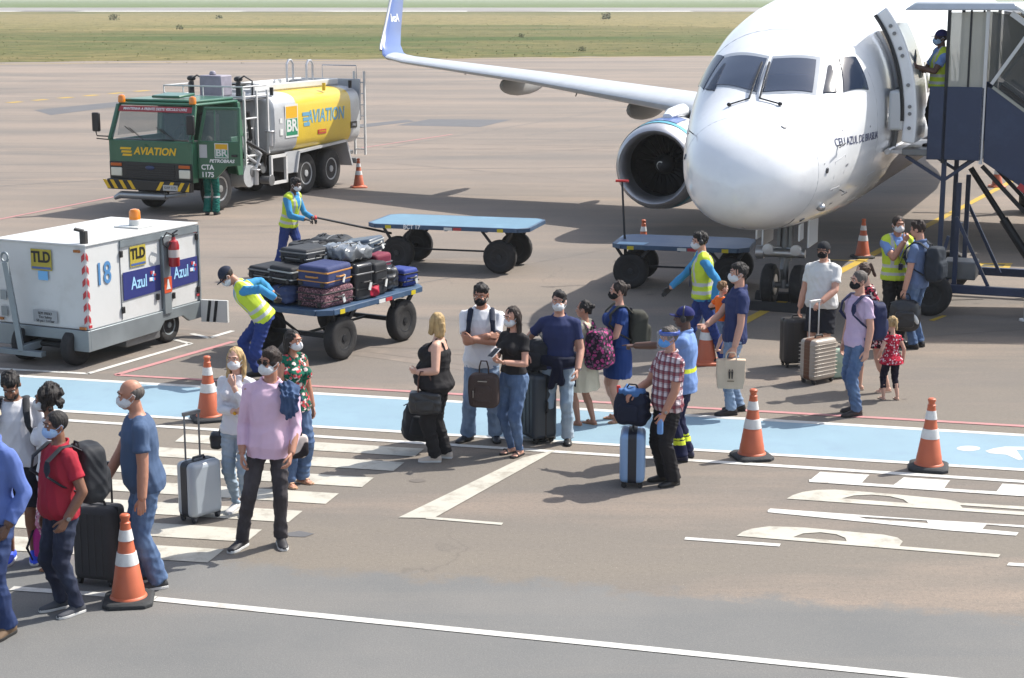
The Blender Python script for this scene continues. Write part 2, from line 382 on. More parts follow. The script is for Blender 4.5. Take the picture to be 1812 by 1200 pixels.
for i in range(26):
    zt_ = .0012+.00006*i
    px, py = rt.uniform(-100, 1700), rt.choice((rt.uniform(125, 330), rt.uniform(330, 640))); an = rt.uniform(-25, 40); cv = rt.uniform(-50, 50); L = rt.uniform(5, 26) if py < 330 else rt.uniform(3, 10); wd = rt.uniform(.12, .34)
    arc_mark(px, py, an, L, cv, wd)
    if rt.random() < .6: zt_ += .00003; arc_mark(px+4, py-8, an, L, cv, wd)
struct(mb.build('tyre_marks', mTm, fix=False))
mb = MB(); mSt = M('oil_stain', (96, 90, 84), .8, wear=((130, 121, 111), .95, 2.5))
for i in range(22):
    p = G(rt.uniform(0, 1812), rt.uniform(300, 860)); r_ = rt.uniform(.02, .06); zt_ = .0028+.00002*i
    mb.poly([(p.x+r_*1.3*(1+.3*rt.random())*math.cos(t), p.y+r_*(1+.3*rt.random())*math.sin(t), zt_) for t in [2*math.pi*k/18 for k in range(18)]])
struct(mb.build('oil_stains', mSt, fix=False))
# rough grass clumps on the field
mb = MB()
def tuft(x, y, h, n=7):
    for k in range(n):
        a = random.uniform(0, 6.28); r = h*.7; q = random.uniform(.3, 1)
        p = V(x+random.uniform(-h, h)*.8, y+random.uniform(-h, h)*.8, -.05); d = V(math.cos(a), math.sin(a), 0)*h*.14
        t = p+V(random.uniform(-r, r)*.6, random.uniform(-r, r)*.6, h*q)
        mb.mi = random.choice((0, 0, 1, 2)); mb.add([p-d, p+d, t], [(0, 1, 2)])
for i in range(2600):
    t = random.random()**1.6; y = 126+t*330; x = random.uniform(-.36, .36)*y
    if x > 30 and random.random() < .3: continue
    yy = y+8*math.sin(x*.07)
    if y < e0.lerp(e1, (x-e0.x)/(e1.x-e0.x)).y+1: continue
    tuft(x, yy, random.uniform(.06, .18), 6)
o = mb.build('grass_clumps', [M('grass_blade_green', (78, 92, 46), .9, spec=.1), M('grass_blade_straw', (118, 108, 68), .9, spec=.1), M('grass_blade_olive', (90, 92, 52), .9, spec=.1)], fix=False)
o['kind'] = 'stuff'
def bush(px, py, h, label):
    p = G(px, py); mbb = MB()
    st = empty('bush', label, 'bush', (p.x, p.y, -.05), 0, 'bushes dotted over the airfield grass')
    for k in range(90):
        a = random.uniform(0, 6.28); rr = random.random()**.5*h*.7; z = random.uniform(.1, 1)*h*(1-.45*rr/h)
        c = V(rr*math.cos(a), rr*math.sin(a), z); q = h*.16
        d1 = V(random.gauss(0, 1), random.gauss(0, 1), random.gauss(0, 1)).normalized()*q; d2 = d1.cross(V(random.gauss(0, 1), random.gauss(0, 1), 1)).normalized()*q*.5
        mbb.mi = k % 2; mbb.add([c-d1, c+d2, c+d1, c-d2], [(0, 1, 2, 3)])
    mbb.build('foliage', [M('bush_leaf_dark', (62, 72, 40), .9), M('bush_leaf_light', (96, 104, 58), .9)], st, fix=False)
    mt = MB()
    for k in range(5): mt.cyl((0, 0, 0), (random.uniform(-.3, .3)*h, random.uniform(-.3, .3)*h, h*.7), h*.03, h*.012, 6)
    mt.build('stem', M('bush_stem', (80, 64, 44), .9), st)
for b_ in ((202, 36, 1.5, 'dark ragged bush, the one farthest left on the dry grass near the runway'), (388, 33, 1.1, 'small dark bush on the dry grass below the runway, between two others'), (1072, 34, 1.7, 'broad dark bush on the grass to the right of the blue winglet'),
           (318, 52, .8, 'tiny dark shrub on the grass above the green truck cab'), (1030, 90, .5, 'low shrub at the apron edge above the white wing'), (922, 66, .6, 'bright green low shrub in the middle of the grass above the wing')): bush(*b_)
# ------------------------------------------------------------------ figures
def fabric(m, n, l, b, mp):
    pass
def cloth(name, rgb, rough=.85, **k):
    k.setdefault('var', .05); k.setdefault('vs', 7)
    new = name not in MC; m = M(name, rgb, rough, spec=.2, **k)
    if new:                                   # creases and a fine weave
        n = m.node_tree.nodes; l = m.node_tree.links; b = n['Principled BSDF']
        co = n.new('ShaderNodeTexCoord'); mp = n.new('ShaderNodeMapping'); mp.inputs['Scale'].default_value = (1, 1, .6); l.new(co.outputs['Object'], mp.inputs[0])
        t = n.new('ShaderNodeTexNoise'); t.noise_type = 'RIDGED_MULTIFRACTAL'; t.inputs['Scale'].default_value = 5.5; t.inputs['Detail'].default_value = 3; t.inputs['Distortion'].default_value = .6; l.new(mp.outputs[0], t.inputs['Vector'])
        k1 = n.new('ShaderNodeBump'); k1.inputs['Strength'].default_value = .45; k1.inputs['Distance'].default_value = .02; l.new(t.outputs[0], k1.inputs['Height'])
        t2 = n.new('ShaderNodeTexNoise'); t2.inputs['Scale'].default_value = 220; l.new(co.outputs['Object'], t2.inputs['Vector'])
        k2 = n.new('ShaderNodeBump'); k2.inputs['Strength'].default_value = .3; k2.inputs['Distance'].default_value = .004; l.new(t2.outputs[0], k2.inputs['Height']); l.new(k1.outputs[0], k2.inputs['Normal']); l.new(k2.outputs[0], b.inputs['Normal'])
    return m
def denim_tex(hi):
    def f(m, n, l, b, mp):
        t = noise(n, l, mp.outputs[0], 5, 4, .6, (1, 1, .6)); base = b.inputs['Base Color'].default_value[:]
        c = mix(n, l, ramp(n, l, t, .45, .7), tuple(), tuple()) if False else None
        x = n.new('ShaderNodeMix'); x.data_type = 'RGBA'; x.inputs[6].default_value = base; x.inputs[7].default_value = lin(hi)+(1,)
        l.new(ramp(n, l, t, .42, .68), x.inputs[0]); l.new(x.outputs[2], b.inputs['Base Color'])
    return f
def floral_tex(cols, sc=22):
    def f(m, n, l, b, mp):
        prev = None
        base = b.inputs['Base Color'].default_value[:]
        for i, c in enumerate(cols):
            vo = n.new('ShaderNodeTexVoronoi'); vo.inputs['Scale'].default_value = sc*(1+.35*i); vo.inputs['Randomness'].default_value = 1
            mp2 = n.new('ShaderNodeMapping'); mp2.inputs['Location'].default_value = (i*3.1, i*1.7, i*.9); l.new(mp.outputs[0], mp2.inputs[0]); l.new(mp2.outputs[0], vo.inputs['Vector'])
            x = n.new('ShaderNodeMix'); x.data_type = 'RGBA'; x.inputs[7].default_value = lin(c)+(1,)
            if prev is None: x.inputs[6].default_value = base
            else: l.new(prev, x.inputs[6])
            l.new(ramp(n, l, vo.outputs[0], .34, .42, 1, 0), x.inputs[0]); prev = x.outputs[2]
        l.new(prev, b.inputs['Base Color'])
    return f
def plaid_tex(m, n, l, b, mp):
    prev = b.inputs['Base Color'].default_value[:]
    sep = n.new('ShaderNodeSeparateXYZ'); l.new(mp.outputs[0], sep.inputs[0])
    add = n.new('ShaderNodeMath'); add.operation = 'ADD'; l.new(sep.outputs[0], add.inputs[0]); l.new(sep.outputs[1], add.inputs[1])
    for src, per, lo, col, a in ((sep.outputs[2], .085, .55, (110, 26, 44), .75), (add.outputs[0], .085, .55, (110, 26, 44), .75), (sep.outputs[2], .0425, .85, (40, 34, 60), .6), (add.outputs[0], .0425, .85, (40, 34, 60), .6)):
        d = n.new('ShaderNodeMath'); d.operation = 'DIVIDE'; l.new(src, d.inputs[0]); d.inputs[1].default_value = per
        fr = n.new('ShaderNodeMath'); fr.operation = 'FRACT'; l.new(d.outputs[0], fr.inputs[0])
        x = n.new('ShaderNodeMix'); x.data_type = 'RGBA'; x.inputs[7].default_value = lin(col)+(1,)
        if hasattr(prev, 'links'): l.new(prev, x.inputs[6])
        else: x.inputs[6].default_value = prev
        l.new(ramp(n, l, fr.outputs[0], lo, lo+.04, 0, a), x.inputs[0]); prev = x.outputs[2]
    l.new(prev, b.inputs['Base Color'])
SK = {'light': M('skin_light', (186, 140, 120), .55, var=.05, vs=20), 'fair': M('skin_fair', (194, 152, 132), .55, var=.05, vs=20), 'tan': M('skin_tan', (166, 118, 96), .55, var=.05, vs=20), 'brown': M('skin_brown', (122, 84, 64), .5, var=.06, vs=20), 'dark': M('skin_dark', (86, 60, 48), .5, var=.06, vs=20)}
HAIRC = {'black': (34, 31, 30), 'brown': (62, 46, 38), 'dkbrown': (46, 37, 33), 'blonde': (168, 142, 100), 'ltbrown': (110, 82, 54), 'grey': (86, 80, 76)}
def hairm(c): return M('hair_'+{'dkbrown': 'dark_brown', 'ltbrown': 'light_brown'}.get(c, c), HAIRC[c], .62, var=.3, vs=40, bump=.5, bs=70, scale=(1, 1, .2), spec=.3)
mEye, mIris, mBrow = M('eye_white', (200, 196, 190), .2), M('eye_iris', (30, 20, 15), .2), M('eyebrow_hair', (30, 22, 18), .7)
mRef, mBlkFab = M('reflective_band', (170, 172, 172), .35, var=.05), cloth('black_nylon', (40, 41, 44), .7)
def bake(jobs):
    """jobs: (MB, voxel, smooth) -> list of remeshed meshes, one continuous surface each"""
    tmp = []
    for mb, vx, sm in jobs:
        o = bpy.data.objects.new('t', mb.mesh('t')); COL.objects.link(o)
        r = o.modifiers.new('r', 'REMESH'); r.mode = 'VOXEL'; r.voxel_size = vx; r.use_smooth_shade = True
        s = o.modifiers.new('s', 'SMOOTH'); s.iterations = sm; s.factor = .5
        tmp.append(o)
    dg = bpy.context.evaluated_depsgraph_get(); res = []
    for o in tmp:
        me = bpy.data.meshes.new_from_object(o.evaluated_get(dg)); res.append(me)
    for o in tmp:
        d = o.data; bpy.data.objects.remove(o); bpy.data.meshes.remove(d)
    return res
def coords(me):
    a = np.empty(len(me.vertices)*3, np.float32); me.vertices.foreach_get('co', a); return a.reshape(-1, 3)
def wrinkle(me, amp, fr, seed, zs=1.0, weight=None):
    rs = np.random.RandomState(seed); c = coords(me)
    nn = np.empty(len(me.vertices)*3, np.float32); me.vertex_normals.foreach_get('vector', nn); nn = nn.reshape(-1, 3)
    p = c*fr*np.array([1, 1, zs], np.float32); d = np.zeros(len(c), np.float32)
    for i in range(5):
        k = rs.normal(size=3); q = rs.normal(size=3)*.6
        s = np.sin(p@k+rs.uniform(0, 6)+1.8*np.sin(p@q+rs.uniform(0, 6)))
        d += (1-2*np.abs(s))*.5**(i*.4)
    d = d*amp/2.2
    if weight is not None: d = d*weight(c)
    me.vertices.foreach_set('co', (c+nn*d[:, None]).ravel()); me.update()
def join(a, b):
    bm = bmesh.new(); bm.from_mesh(a); bm.from_mesh(b); bm.to_mesh(a); bm.free(); bpy.data.meshes.remove(b)
    a.polygons.foreach_set('use_smooth', [True]*len(a.polygons)); return a
def ik(a, t, l1, l2, hint):
    d = t-a; L = min(d.length, (l1+l2)*.999); u = d.normalized()
    h = hint-u*hint.dot(u); h.normalize()
    c = (l1*l1+L*L-l2*l2)/(2*L*l1); s = math.sqrt(max(0, 1-c*c))
    return a+u*(l1*c)+h*(l1*s), a+u*L
def hand(mb, w, d, n, side, curl, k, g=1.0, point=False):
    """palm, four unequal fingers and a thumb from the wrist"""
    d = d.normalized(); n = (n-d*n.dot(d)).normalized(); x = d.cross(n)*(-side)
    f = k*g
    for i, (o, ln, L) in enumerate(((.028, .088, .072), (.010, .094, .080), (-.008, .090, .075), (-.025, .082, .058))):
        kn = w+x*(o*f)+d*(ln*f); mb.cap(w+x*(o*.6*f), kn, .0145*f, .0115*f, 8)
        c = curl*(1+.12*i)
        if point and i == 0: c = .05
        p, a = kn, 0
        for s, q in ((.45, .0098), (.32, .0088), (.23, .0078)):
            a += c; e = p+(d*math.cos(a)+n*math.sin(a))*(L*s*f); mb.cap(p, e, q*f, q*.93*f, 8); p = e
    t0 = w+x*(.022*f)+d*(.018*f); t1 = w+x*(.046*f)+d*(.052*f)+n*(.012*f); t2 = t1+(d*.9+x*.25+n*(.25+curl*.4)).normalized()*(.034*f); t3 = t2+(d+n*(.3+curl*.5)).normalized()*(.026*f)
    mb.cap(t0, t1, .014*f, .0118*f, 8); mb.cap(t1, t2, .0112*f, .0098*f, 8); mb.cap(t2, t3, .0098*f, .0085*f, 8)
ML = [(-.09, .150, .100, 0), (-.02, .168, .116, 0), (.06, .160, .110, 0), (.16, .148, .104, 0), (.26, .160, .112, 0), (.36, .174, .120, .0), (.44, .166, .108, .005), (.50, .112, .080, .012), (.545, .064, .060, .012)]
FE = [(-.09, .158, .108, 0), (-.02, .178, .124, .01), (.06, .158, .108, 0), (.16, .128, .092, 0), (.26, .138, .100, 0), (.35, .150, .122, -.022), (.43, .144, .096, 0), (.49, .098, .070, .012), (.535, .054, .052, .014)]
class P: pass
PEOPLE = {}
def person(key, label, at, face, H=1.72, sex='m', g=1.0, belly=0.0, skin='tan', fL=(.10, 0), fR=(-.10, 0), toeL=8, toeR=8, lean=0, side=0, twist=0, drop=0.0,
           pelx=0.0, hL=None, hR=None, eL=None, eR=None, nL=None, nR=None, dL=None, dR=None, curlL=.45, curlR=.45, point=None, hyaw=0, hpitch=0, hroll=0, hair=('short', 'black'), mask=None, cap_=None,
           top=None, bottom=None, shoes=None, extra=(), headscale=1.0, glasses=False, gloves=None, group=None, at_z=0.0, name='person', lift=(0, 0), watch=None):
    k = H/1.75; o = P(); PEOPLE[key] = o; o.k = k
    loc = at if isinstance(at, Vector) else G(*at); loc = V(loc.x, loc.y, at_z)
    root = empty(name, label, 'person' if H > 1.2 else 'child', loc, R(face), group)
    o.root = root; fem = sex == 'f'
    pel = V(0, 0, (.93-drop)*k); o.pel = pel
    if fL[1] or fR[1]: pel = V((fL[0]+fR[0])/2*k, (fL[1]+fR[1])/2*k, pel.z)
    pel.x += pelx*k
    ml = Matrix.Rotation(R(lean), 3, 'X') @ Matrix.Rotation(R(side), 3, 'Y')
    T3 = ml @ Matrix.Rotation(R(twist), 3, 'Z'); o.T3 = T3
    def T(x, y, h): return pel+T3 @ V(x*k, y*k, h*k)
    o.T = T
    o.W = lambda p: loc+Matrix.Rotation(R(face), 3, 'Z') @ V(p)
    sw = .158 if fem else .182
    sh = {1: T(sw, .01, .453), -1: T(-sw, .01, .453)}
    neck = T(0, .012, .53)
    HM = T3 @ Matrix.Rotation(R(hyaw), 3, 'Z') @ Matrix.Rotation(R(hpitch), 3, 'X') @ Matrix.Rotation(R(hroll), 3, 'Y')
    hs = k*headscale
    hc = neck+(T3 @ V(0, -.012*k, .055*k))+HM @ V(0, -.012*hs, .115*hs)
    def Hd(x, y, z): return hc+HM @ V(x*hs, y*hs, z*hs)       # -y is the face
    o.Hd = Hd; o.HM = HM; o.hs = hs
    prof = FE if fem else ML
    def rings(h0, h1, inf, gg=g, bl=belly, flare=0.0, n=20):
        hs_ = sorted(set([h0, h1]+[p[0] for p in prof if h0 < p[0] < h1])); rs = []
        for h in hs_:
            for a, b_ in zip(prof, prof[1:]):
                if a[0] <= h <= b_[0] or (h < prof[0][0] and a is prof[0]) or (h > prof[-1][0] and b_ is prof[-1]):
                    t = (h-a[0])/(b_[0]-a[0]); t = max(0, min(1, t)); rx, ry, cy = [a[i]+(b_[i]-a[i])*t for i in (1, 2, 3)]; break
            wb = max(0, 1-((h-.11)/.2)**2); gw = g if h < .4 else 1+(g-1)*.6
            fl = flare*max(0, (.12-h))/.2
            rx = rx*gw+inf+wb*bl*.25+fl; ry = ry*gw+inf+wb*bl*.5+fl; cy = cy-wb*bl*.5
            rs.append([T(rx*math.cos(t), cy+ry*math.sin(t), h) for t in [2*math.pi*i/n for i in range(n)]])
        return rs
    # limbs
    hipx = .092 if fem else .088
    legs, arms = {}, {}
    for s, f, lf in ((1, fL, lift[0]), (-1, fR, lift[1])):
        hp = pel+V(s*hipx*k, .005*k, -.04*k); an = V(f[0]*k, (f[1]+.03)*k, (.085+lf)*k)
        kn, an = ik(hp, an, .425*k, .41*k, V(s*.08, -1, .1))
        legs[s] = (hp, kn, an)
    al, fl_ = (.285, .25) if fem else (.30, .262)
    for s, h_, e_ in ((1, hL, eL), (-1, hR, eR)):
        h_ = h_ or (s*(.235+.05*(g-1)*2+belly*.1), -.03, -.10)
        tgt = T(*h_); hint = V(e_) if e_ else V(s*.5, .9, -.2)
        el, wr = ik(sh[s], tgt, al*k, fl_*k, T3 @ hint); arms[s] = (sh[s], el, wr)
    o.arms, o.legs = arms, legs
    ag = (1+(g-1)*.8)*(.88 if fem else 1)
    def arm_pieces(mb, inf, frac, flat=True):
        """sleeve or skin along an arm; frac 0..2 (1 = elbow, 2 = wrist)"""
        for s in (1, -1):
            a, e, w_ = arms[s]
            mb.cap(a+T3 @ V(-s*.075*k, 0, .022*k), a, (.056*ag+inf)*k, (.050*ag+inf)*k)
            if frac <= 1:
                q = a.lerp(e, frac); r = .05*ag*(1-frac)+.042*ag*frac
                mb.cap(a, a.lerp(e, max(.05, frac-.12)), (.056*ag+inf)*k, (r+.004+inf)*k); mb.cyl(a.lerp(e, max(.02, frac-.16)), q, (r+.006+inf)*k, (r+.006+inf*1.5)*k, 12)
            else:
                mb.cap(a, e, (.056*ag+inf)*k, (.043*ag+inf)*k); q = e.lerp(w_, frac-1)
                mb.cap(e, e.lerp(w_, (frac-1)*.35), (.043*ag+inf)*k, (.044*ag+inf)*k); mb.cyl(e.lerp(w_, (frac-1)*.3), q, (.044*ag+inf)*k, (.031*ag+inf+.004)*k, 12)
    # ---- body
    body = MB()
    body.rings(rings(-.09, .55, -.004))
    if fem:
        for s in (1, -1): body.ell(T(s*.068*g, -.10*g, .345), (.058*k*g, .055*k*g, .058*k*g))
    body.cap(T(0, .015, .5), hc+HM @ V(0, .018*hs, -.07*hs), .060*k*(.85 if fem else 1), .055*k*(.85 if fem else 1))
    body.ell(Hd(0, .012, .03), (.075*hs, .094*hs, .095*hs), HM); body.ell(Hd(0, -.028, -.045), (.060*hs, .066*hs, .072*hs), HM)
    body.ell(Hd(0, -.052, -.085), (.034*hs, .036*hs, .030*hs), HM)
    body.cap(Hd(0, -.088, .012), Hd(0, -.108, -.028), .008*hs, .0145*hs, 8)
    for s in (1, -1):
        body.ell(Hd(s*.030, -.079, -.022), (.022*hs, .016*hs, .02*hs), HM); body.ell(Hd(s*.077, .012, -.008), (.010*hs, .02*hs, .032*hs), HM, 10, 8)
        body.cap(Hd(s*.010, -.088, .034), Hd(s*.05, -.078, .034), .010*hs, .009*hs, 8)
    body.cap(Hd(-.02, -.094, -.062), Hd(.02, -.094, -.062), .008*hs, .008*hs, 8)
    arm_pieces(body, 0, 2.0)
    bare = not bottom or bottom.get('bare', False)
    for s in (1, -1):
        a, e, w_ = arms[s]; body.cap(e.lerp(w_, .7), w_, .034*ag*k, .026*ag*k)
        hp, kn, an = legs[s]; lg = g*(1.0 if fem else .97)*(.8 if bottom and bottom['type'] in ('pants', 'jeans') else 1)
        body.cap(hp, kn, .088*lg*k, .053*lg*k); body.cap(kn, kn.lerp(an, .35), .053*lg*k, .057*lg*k); body.cap(kn.lerp(an, .35)+V(0, .012*k, 0), an, .055*lg*k, .036*k)
    hands = {1: MB(), -1: MB()}; hd = {}
    for s, n_, d_, cu in ((1, nL, dL, curlL), (-1, nR, dR, curlR)):
        a, e, w_ = arms[s]; d = (T3 @ V(d_)) if d_ else (w_-e).normalized()
        nn = (T3 @ V(n_)) if n_ else T3 @ V(-s, .15, 0)
        if abs(nn.normalized().dot(d.normalized())) > .95: nn = T3 @ V(0, -1, .2)
        hand(hands[s], w_, d, nn, s, cu, k, 1.0 if not fem else .92, point == s); hd[s] = (w_, d.normalized(), nn)
    o.hd = hd
    o.grip = {s: hd[s][0]+hd[s][1]*(.085*k)+hd[s][2].normalized()*(.022*k) for s in (1, -1)}
    feet = MB(); shoe = {}
    for s, tz in ((1, toeL), (-1, toeR)):
        hp, kn, an = legs[s]; fd = Matrix.Rotation(R(s*tz), 3, 'Z') @ V(0, -1, 0); shoe[s] = (an, fd)
        if shoes and shoes[0] in ('sandal', 'bare'):
            b = an-V(0, 0, .05*k); fx = V(-fd.y, fd.x, 0)
            body.cap(an, b+fd*(.02*k), .036*k, .034*k); body.cap(b-fd*(.03*k), b+fd*(.09*k)-V(0, 0, .008*k), .032*k, .03*k)
            for i in range(5):
                q = b+fd*((.10)*k)+fx*((i-2)*.017*k)-V(0, 0, .012*k); body.cap(q, q+fd*((.045-.006*abs(i-1.2))*k), .011*k, .0095*k, 8)
    jobs = [(body, .0085*max(k, .7), 3), (hands[1], .0042*max(k, .7), 2), (hands[-1], .0042*max(k, .7), 2)]; meta = []
    def job(nm, mb, mats, vx=.010, sm=4, wr=None, paint=None, lab=None):
        jobs.append((mb, vx*max(k, .65), sm)); meta.append((nm, mats, wr, paint, lab))
    seed = abs(hash(key)) % 9999 if False else sum(ord(c)*(i+3) for i, c in enumerate(key)) % 9999
    # ---- clothes
    if top:
        for li, t in enumerate(top if isinstance(top, list) else [top]):
            mb = MB(); inf = t.get('inf', .019)
            mb.rings(rings(t.get('hem', -.06), t.get('up', .525), inf, flare=t.get('flare', .016)))
            if fem and t.get('bust', True):
                for s in (1, -1): mb.ell(T(s*.068*g, -.10*g, .345), ((.058*g+inf)*k, (.055*g+inf)*k, (.062*g+inf)*k))
            if t.get('sleeve'): arm_pieces(mb, inf*t.get('si', .7), t['sleeve'])
            elif not t.get('straps'):
                for s in (1, -1): mb.cap(T(s*.09, .012, .5), T(s*(sw-.03), .01, .475), (.055+inf)*k, (.052+inf)*k)
            if t.get('straps'):
                for s in (1, -1): mb.tube([T(s*.085, -.115*g, .38), T(s*.095, -.075, .47), T(s*.09, 0.0, .528), T(s*.09, .075, .48), T(s*.08, .105, .38)], .026*k, 8, .6)
            if t.get('collar'):
                nr = [neck+T3 @ V(.078*k*math.cos(a), .074*k*math.sin(a)+.004*k, (.012+.022*math.sin(a))*k) for a in [2*math.pi*i/16 for i in range(17)]]
                mb.tube(nr, .016*k, 8, 1.5)
            job(t.get('name', 'shirt'), mb, t['mat'], .0095, t.get('sm', 4), (t.get('wr', .008), 15, .8), t.get('paint'))
    if bottom:
        mb = MB(); inf = bottom.get('inf', .016); ty = bottom['type']; lg = g*(1.0 if fem else .97)
        if ty in ('pants', 'shorts', 'capri', 'jeans'):
            mb.rings(rings(-.10, bottom.get('waist', .085), .009)); end = {'pants': 2, 'jeans': 2, 'capri': 1.55, 'shorts': .92}[ty]
            ar = bottom.get('ankle', .06)
            for s in (1, -1):
                hp, kn, an = legs[s]; an2 = an-V(0, 0, bottom.get('low', .02)*k)
                mb.cap(hp+V(0, 0, .03*k), hp.lerp(kn, .5), (.092*lg+inf)*k, (.074*lg+inf)*k)
                if end < 1: mb.cyl(hp, hp.lerp(kn, end), (.088*lg+inf)*k, (.068*lg+inf*2.4)*k, 16)
                else:
                    mb.cap(hp.lerp(kn, .4), kn, (.078*lg+inf)*k, (.062*lg+inf)*k)
                    if end < 2: mb.cyl(kn.lerp(an2, -.05), kn.lerp(an2, end-1), (.058*lg+inf)*k, (.05*lg+inf)*k, 14)
                    else:
                        cf = kn.lerp(an2, .45)+V(0, .008*k, 0); mb.cap(kn, cf, (.062*lg+inf)*k, max(.054*lg+inf*.8, ar)*k); mb.cap(cf, an2.lerp(cf, .2), max(.054*lg+inf*.6, ar*.96)*k, (ar)*k); mb.cyl(an2.lerp(cf, .5), an2, ar*k, ar*1.03*k, 14)
            job(bottom.get('name', 'trousers' if end == 2 else ty), mb, bottom['mat'], .0095, 3, (bottom.get('wr', .009), 14, 1.7), bottom.get('paint'))
        elif ty == 'skirt':
            rs = rings(bottom.get('waist', .16), bottom.get('waist', .16)+.001, inf)[:1]; hz = bottom['hem']; rs = []
            for i in range(9):
                t = i/8; h = bottom.get('waist', .16)*(1-t)+hz*t
                rx = (.135+.055*min(1, t*2)+bottom.get('flare', .04)*t)*g+inf; ry = (.10+.04*min(1, t*2)+bottom.get('flare', .04)*t*.8)*g+inf
                q = .010*t*bottom.get('pleat', 1)
                rs.append([pel+V((rx+q*math.sin(9*a))*k*math.cos(a), (ry+q*math.sin(9*a))*k*math.sin(a), h*k) for a in [2*math.pi*j/40 for j in range(40)]])
            mb.rings(rs); job(bottom.get('name', 'skirt'), mb, bottom['mat'], .0095, 3, (bottom.get('wr', .005), 22, .5))
    for ex in extra:
        mb = MB(); nm, mats, kw = ex(o, mb, T, Hd, HM, k, hs, arms, legs, rings, neck)
        job(nm, mb, mats, kw.get('vx', .008), kw.get('sm', 3), kw.get('wr'), kw.get('paint'))
    # ---- hair
    if hair:
        st, hcol = hair[:2]; hm = hairm(hcol); mb = MB()
        if st != 'afro': mb.ell(Hd(0, .018, .036), (.0835*hs, .098*hs, (.097 if st != 'buzz' else .093)*hs), HM)
        if st == 'short': mb.ell(Hd(.01, -.02, .085), (.066*hs, .070*hs, .050*hs), HM)
        if st in ('short', 'bun', 'pony'):
            rnd = random.Random(seed)
            for i in range(46):
                a, e_ = rnd.uniform(-.7, 3.84), rnd.uniform(-.1, 1.45); cx, cy, cz = math.cos(a)*math.cos(e_), math.sin(a)*math.cos(e_), math.sin(e_)
                if cz < .25 and cy < -.1: continue
                q = V(.080*cx, .018+.094*cy, .040+.094*cz); d_ = V(rnd.uniform(-1, 1), rnd.uniform(-.6, 1), -.8)*.022
                mb.cap(Hd(*q), Hd(*(q+d_)), rnd.uniform(.009, .014)*hs, .006*hs, 6)
        if st in ('long', 'longback'):
            L = hair[2] if len(hair) > 2 else .30
            for s in (1, -1):
                mb.cap(Hd(s*.070, .015, .03), hc+HM @ V(s*.080*hs, .035*hs, -.09*hs), .034*hs, .032*hs)
                mb.cap(hc+HM @ V(s*.080*hs, .035*hs, -.09*hs), hc+(T3 @ V(s*.085*hs, (.07 if st == 'longback' else -.02)*hs, -L*hs)), .034*hs, .020*hs)
            mb.cap(Hd(0, .06, .0), hc+T3 @ V(0, .105*hs, -L*hs*.9), .066*hs, .045*hs)
            mb.cap(Hd(0, .05, .0), hc+T3 @ V(0, .09*hs, -L*hs*.6), .075*hs, .055*hs)
        if st == 'bob':
            for s in (1, -1): mb.cap(Hd(s*.066, .01, .03), Hd(s*.080, .0, -.10), .036*hs, .036*hs)
            mb.cap(Hd(0, .05, .0), Hd(0, .065, -.115), .072*hs, .062*hs)
        if st == 'bun': mb.ell(Hd(0, .13, .05), (.038*hs, .038*hs, .036*hs), HM); mb.cap(Hd(0, .08, 0), Hd(0, .085, -.04), .05*hs, .03*hs)
        if st == 'pony':
            mb.ell(Hd(0, .112, .085), (.022*hs, .022*hs, .022*hs), HM); mb.cap(Hd(0, .13, .085), Hd(0, .155, -.08), .026*hs, .02*hs)
        if st == 'afro':
            rnd = random.Random(3); mb.ell(Hd(0, .03, .04), (.115*hs, .115*hs, .11*hs), HM)
            for i in range(110):
                a, b_ = rnd.uniform(0, 6.28), rnd.uniform(-.7, 1.5)
                q = Hd(.125*math.cos(b_)*math.cos(a), .03+.12*math.cos(b_)*abs(math.sin(a)) if math.sin(a) > -.2 else .03-.05*math.cos(b_), .04+.115*math.sin(b_)-(.05 if b_ < 0 else 0))
                mb.ell(q, (.026*hs,)*3, None, 8, 6)
        if len(hair) > 3: mb.v, mb.f, mb.m = [], [], []; mb.ell(Hd(0, .03, .015), (.083*hs, .090*hs, .070*hs), HM)
        job('hair', mb, hm, .0075, 3, (.006 if st != 'buzz' else .001, 45, .3))
    meshes = bake(jobs)
    bm_ = meshes[0]
    for hm_ in meshes[1:3]:
        if gloves: link('glove', hm_, gloves, root); hm_.polygons.foreach_set('use_smooth', [True]*len(hm_.polygons))
        else: join(bm_, hm_)
    link('body', bm_, SK[skin], root); bm_.polygons.foreach_set('use_smooth', [True]*len(bm_.polygons))
    inv = T3.inverted()
    for me, (nm, mats, wr, paint, lab) in zip(meshes[3:], meta):
        if wr: wrinkle(me, wr[0]*k, wr[1]/k, seed, wr[2])
        ob = link(nm, me, mats, root); me.polygons.foreach_set('use_smooth', [True]*len(me.polygons))
        if paint:
            n = len(me.polygons); ce = np.empty(n*3, np.float32); me.polygons.foreach_get('center', ce); ce = ce.reshape(-1, 3)
            q = (ce-np.array(pel))@np.array(inv).T/k
            me.polygons.foreach_set('material_index', paint(q[:, 0], q[:, 1], q[:, 2], ce[:, 2]/k).astype(np.int32))
    # ---- small parts
    for s in (1, -1):
        e = MB(); e.ell(Hd(s*.031, -.0845, .016), (.012*hs, .009*hs, .0058*hs), HM, 10, 8); e.mi = 1; e.ell(Hd(s*.031, -.0885, .016), (.0062*hs, .0065*hs, .0056*hs), HM, 8, 6)
        e.build('eye', [mEye, mIris], root, smooth=True)
        b_ = MB(); b_.cap(Hd(s*.012, -.096, .038), Hd(s*.048, -.084, .040), .0045*hs, .0035*hs, 6); b_.build('eyebrow', mBrow, root, smooth=True)
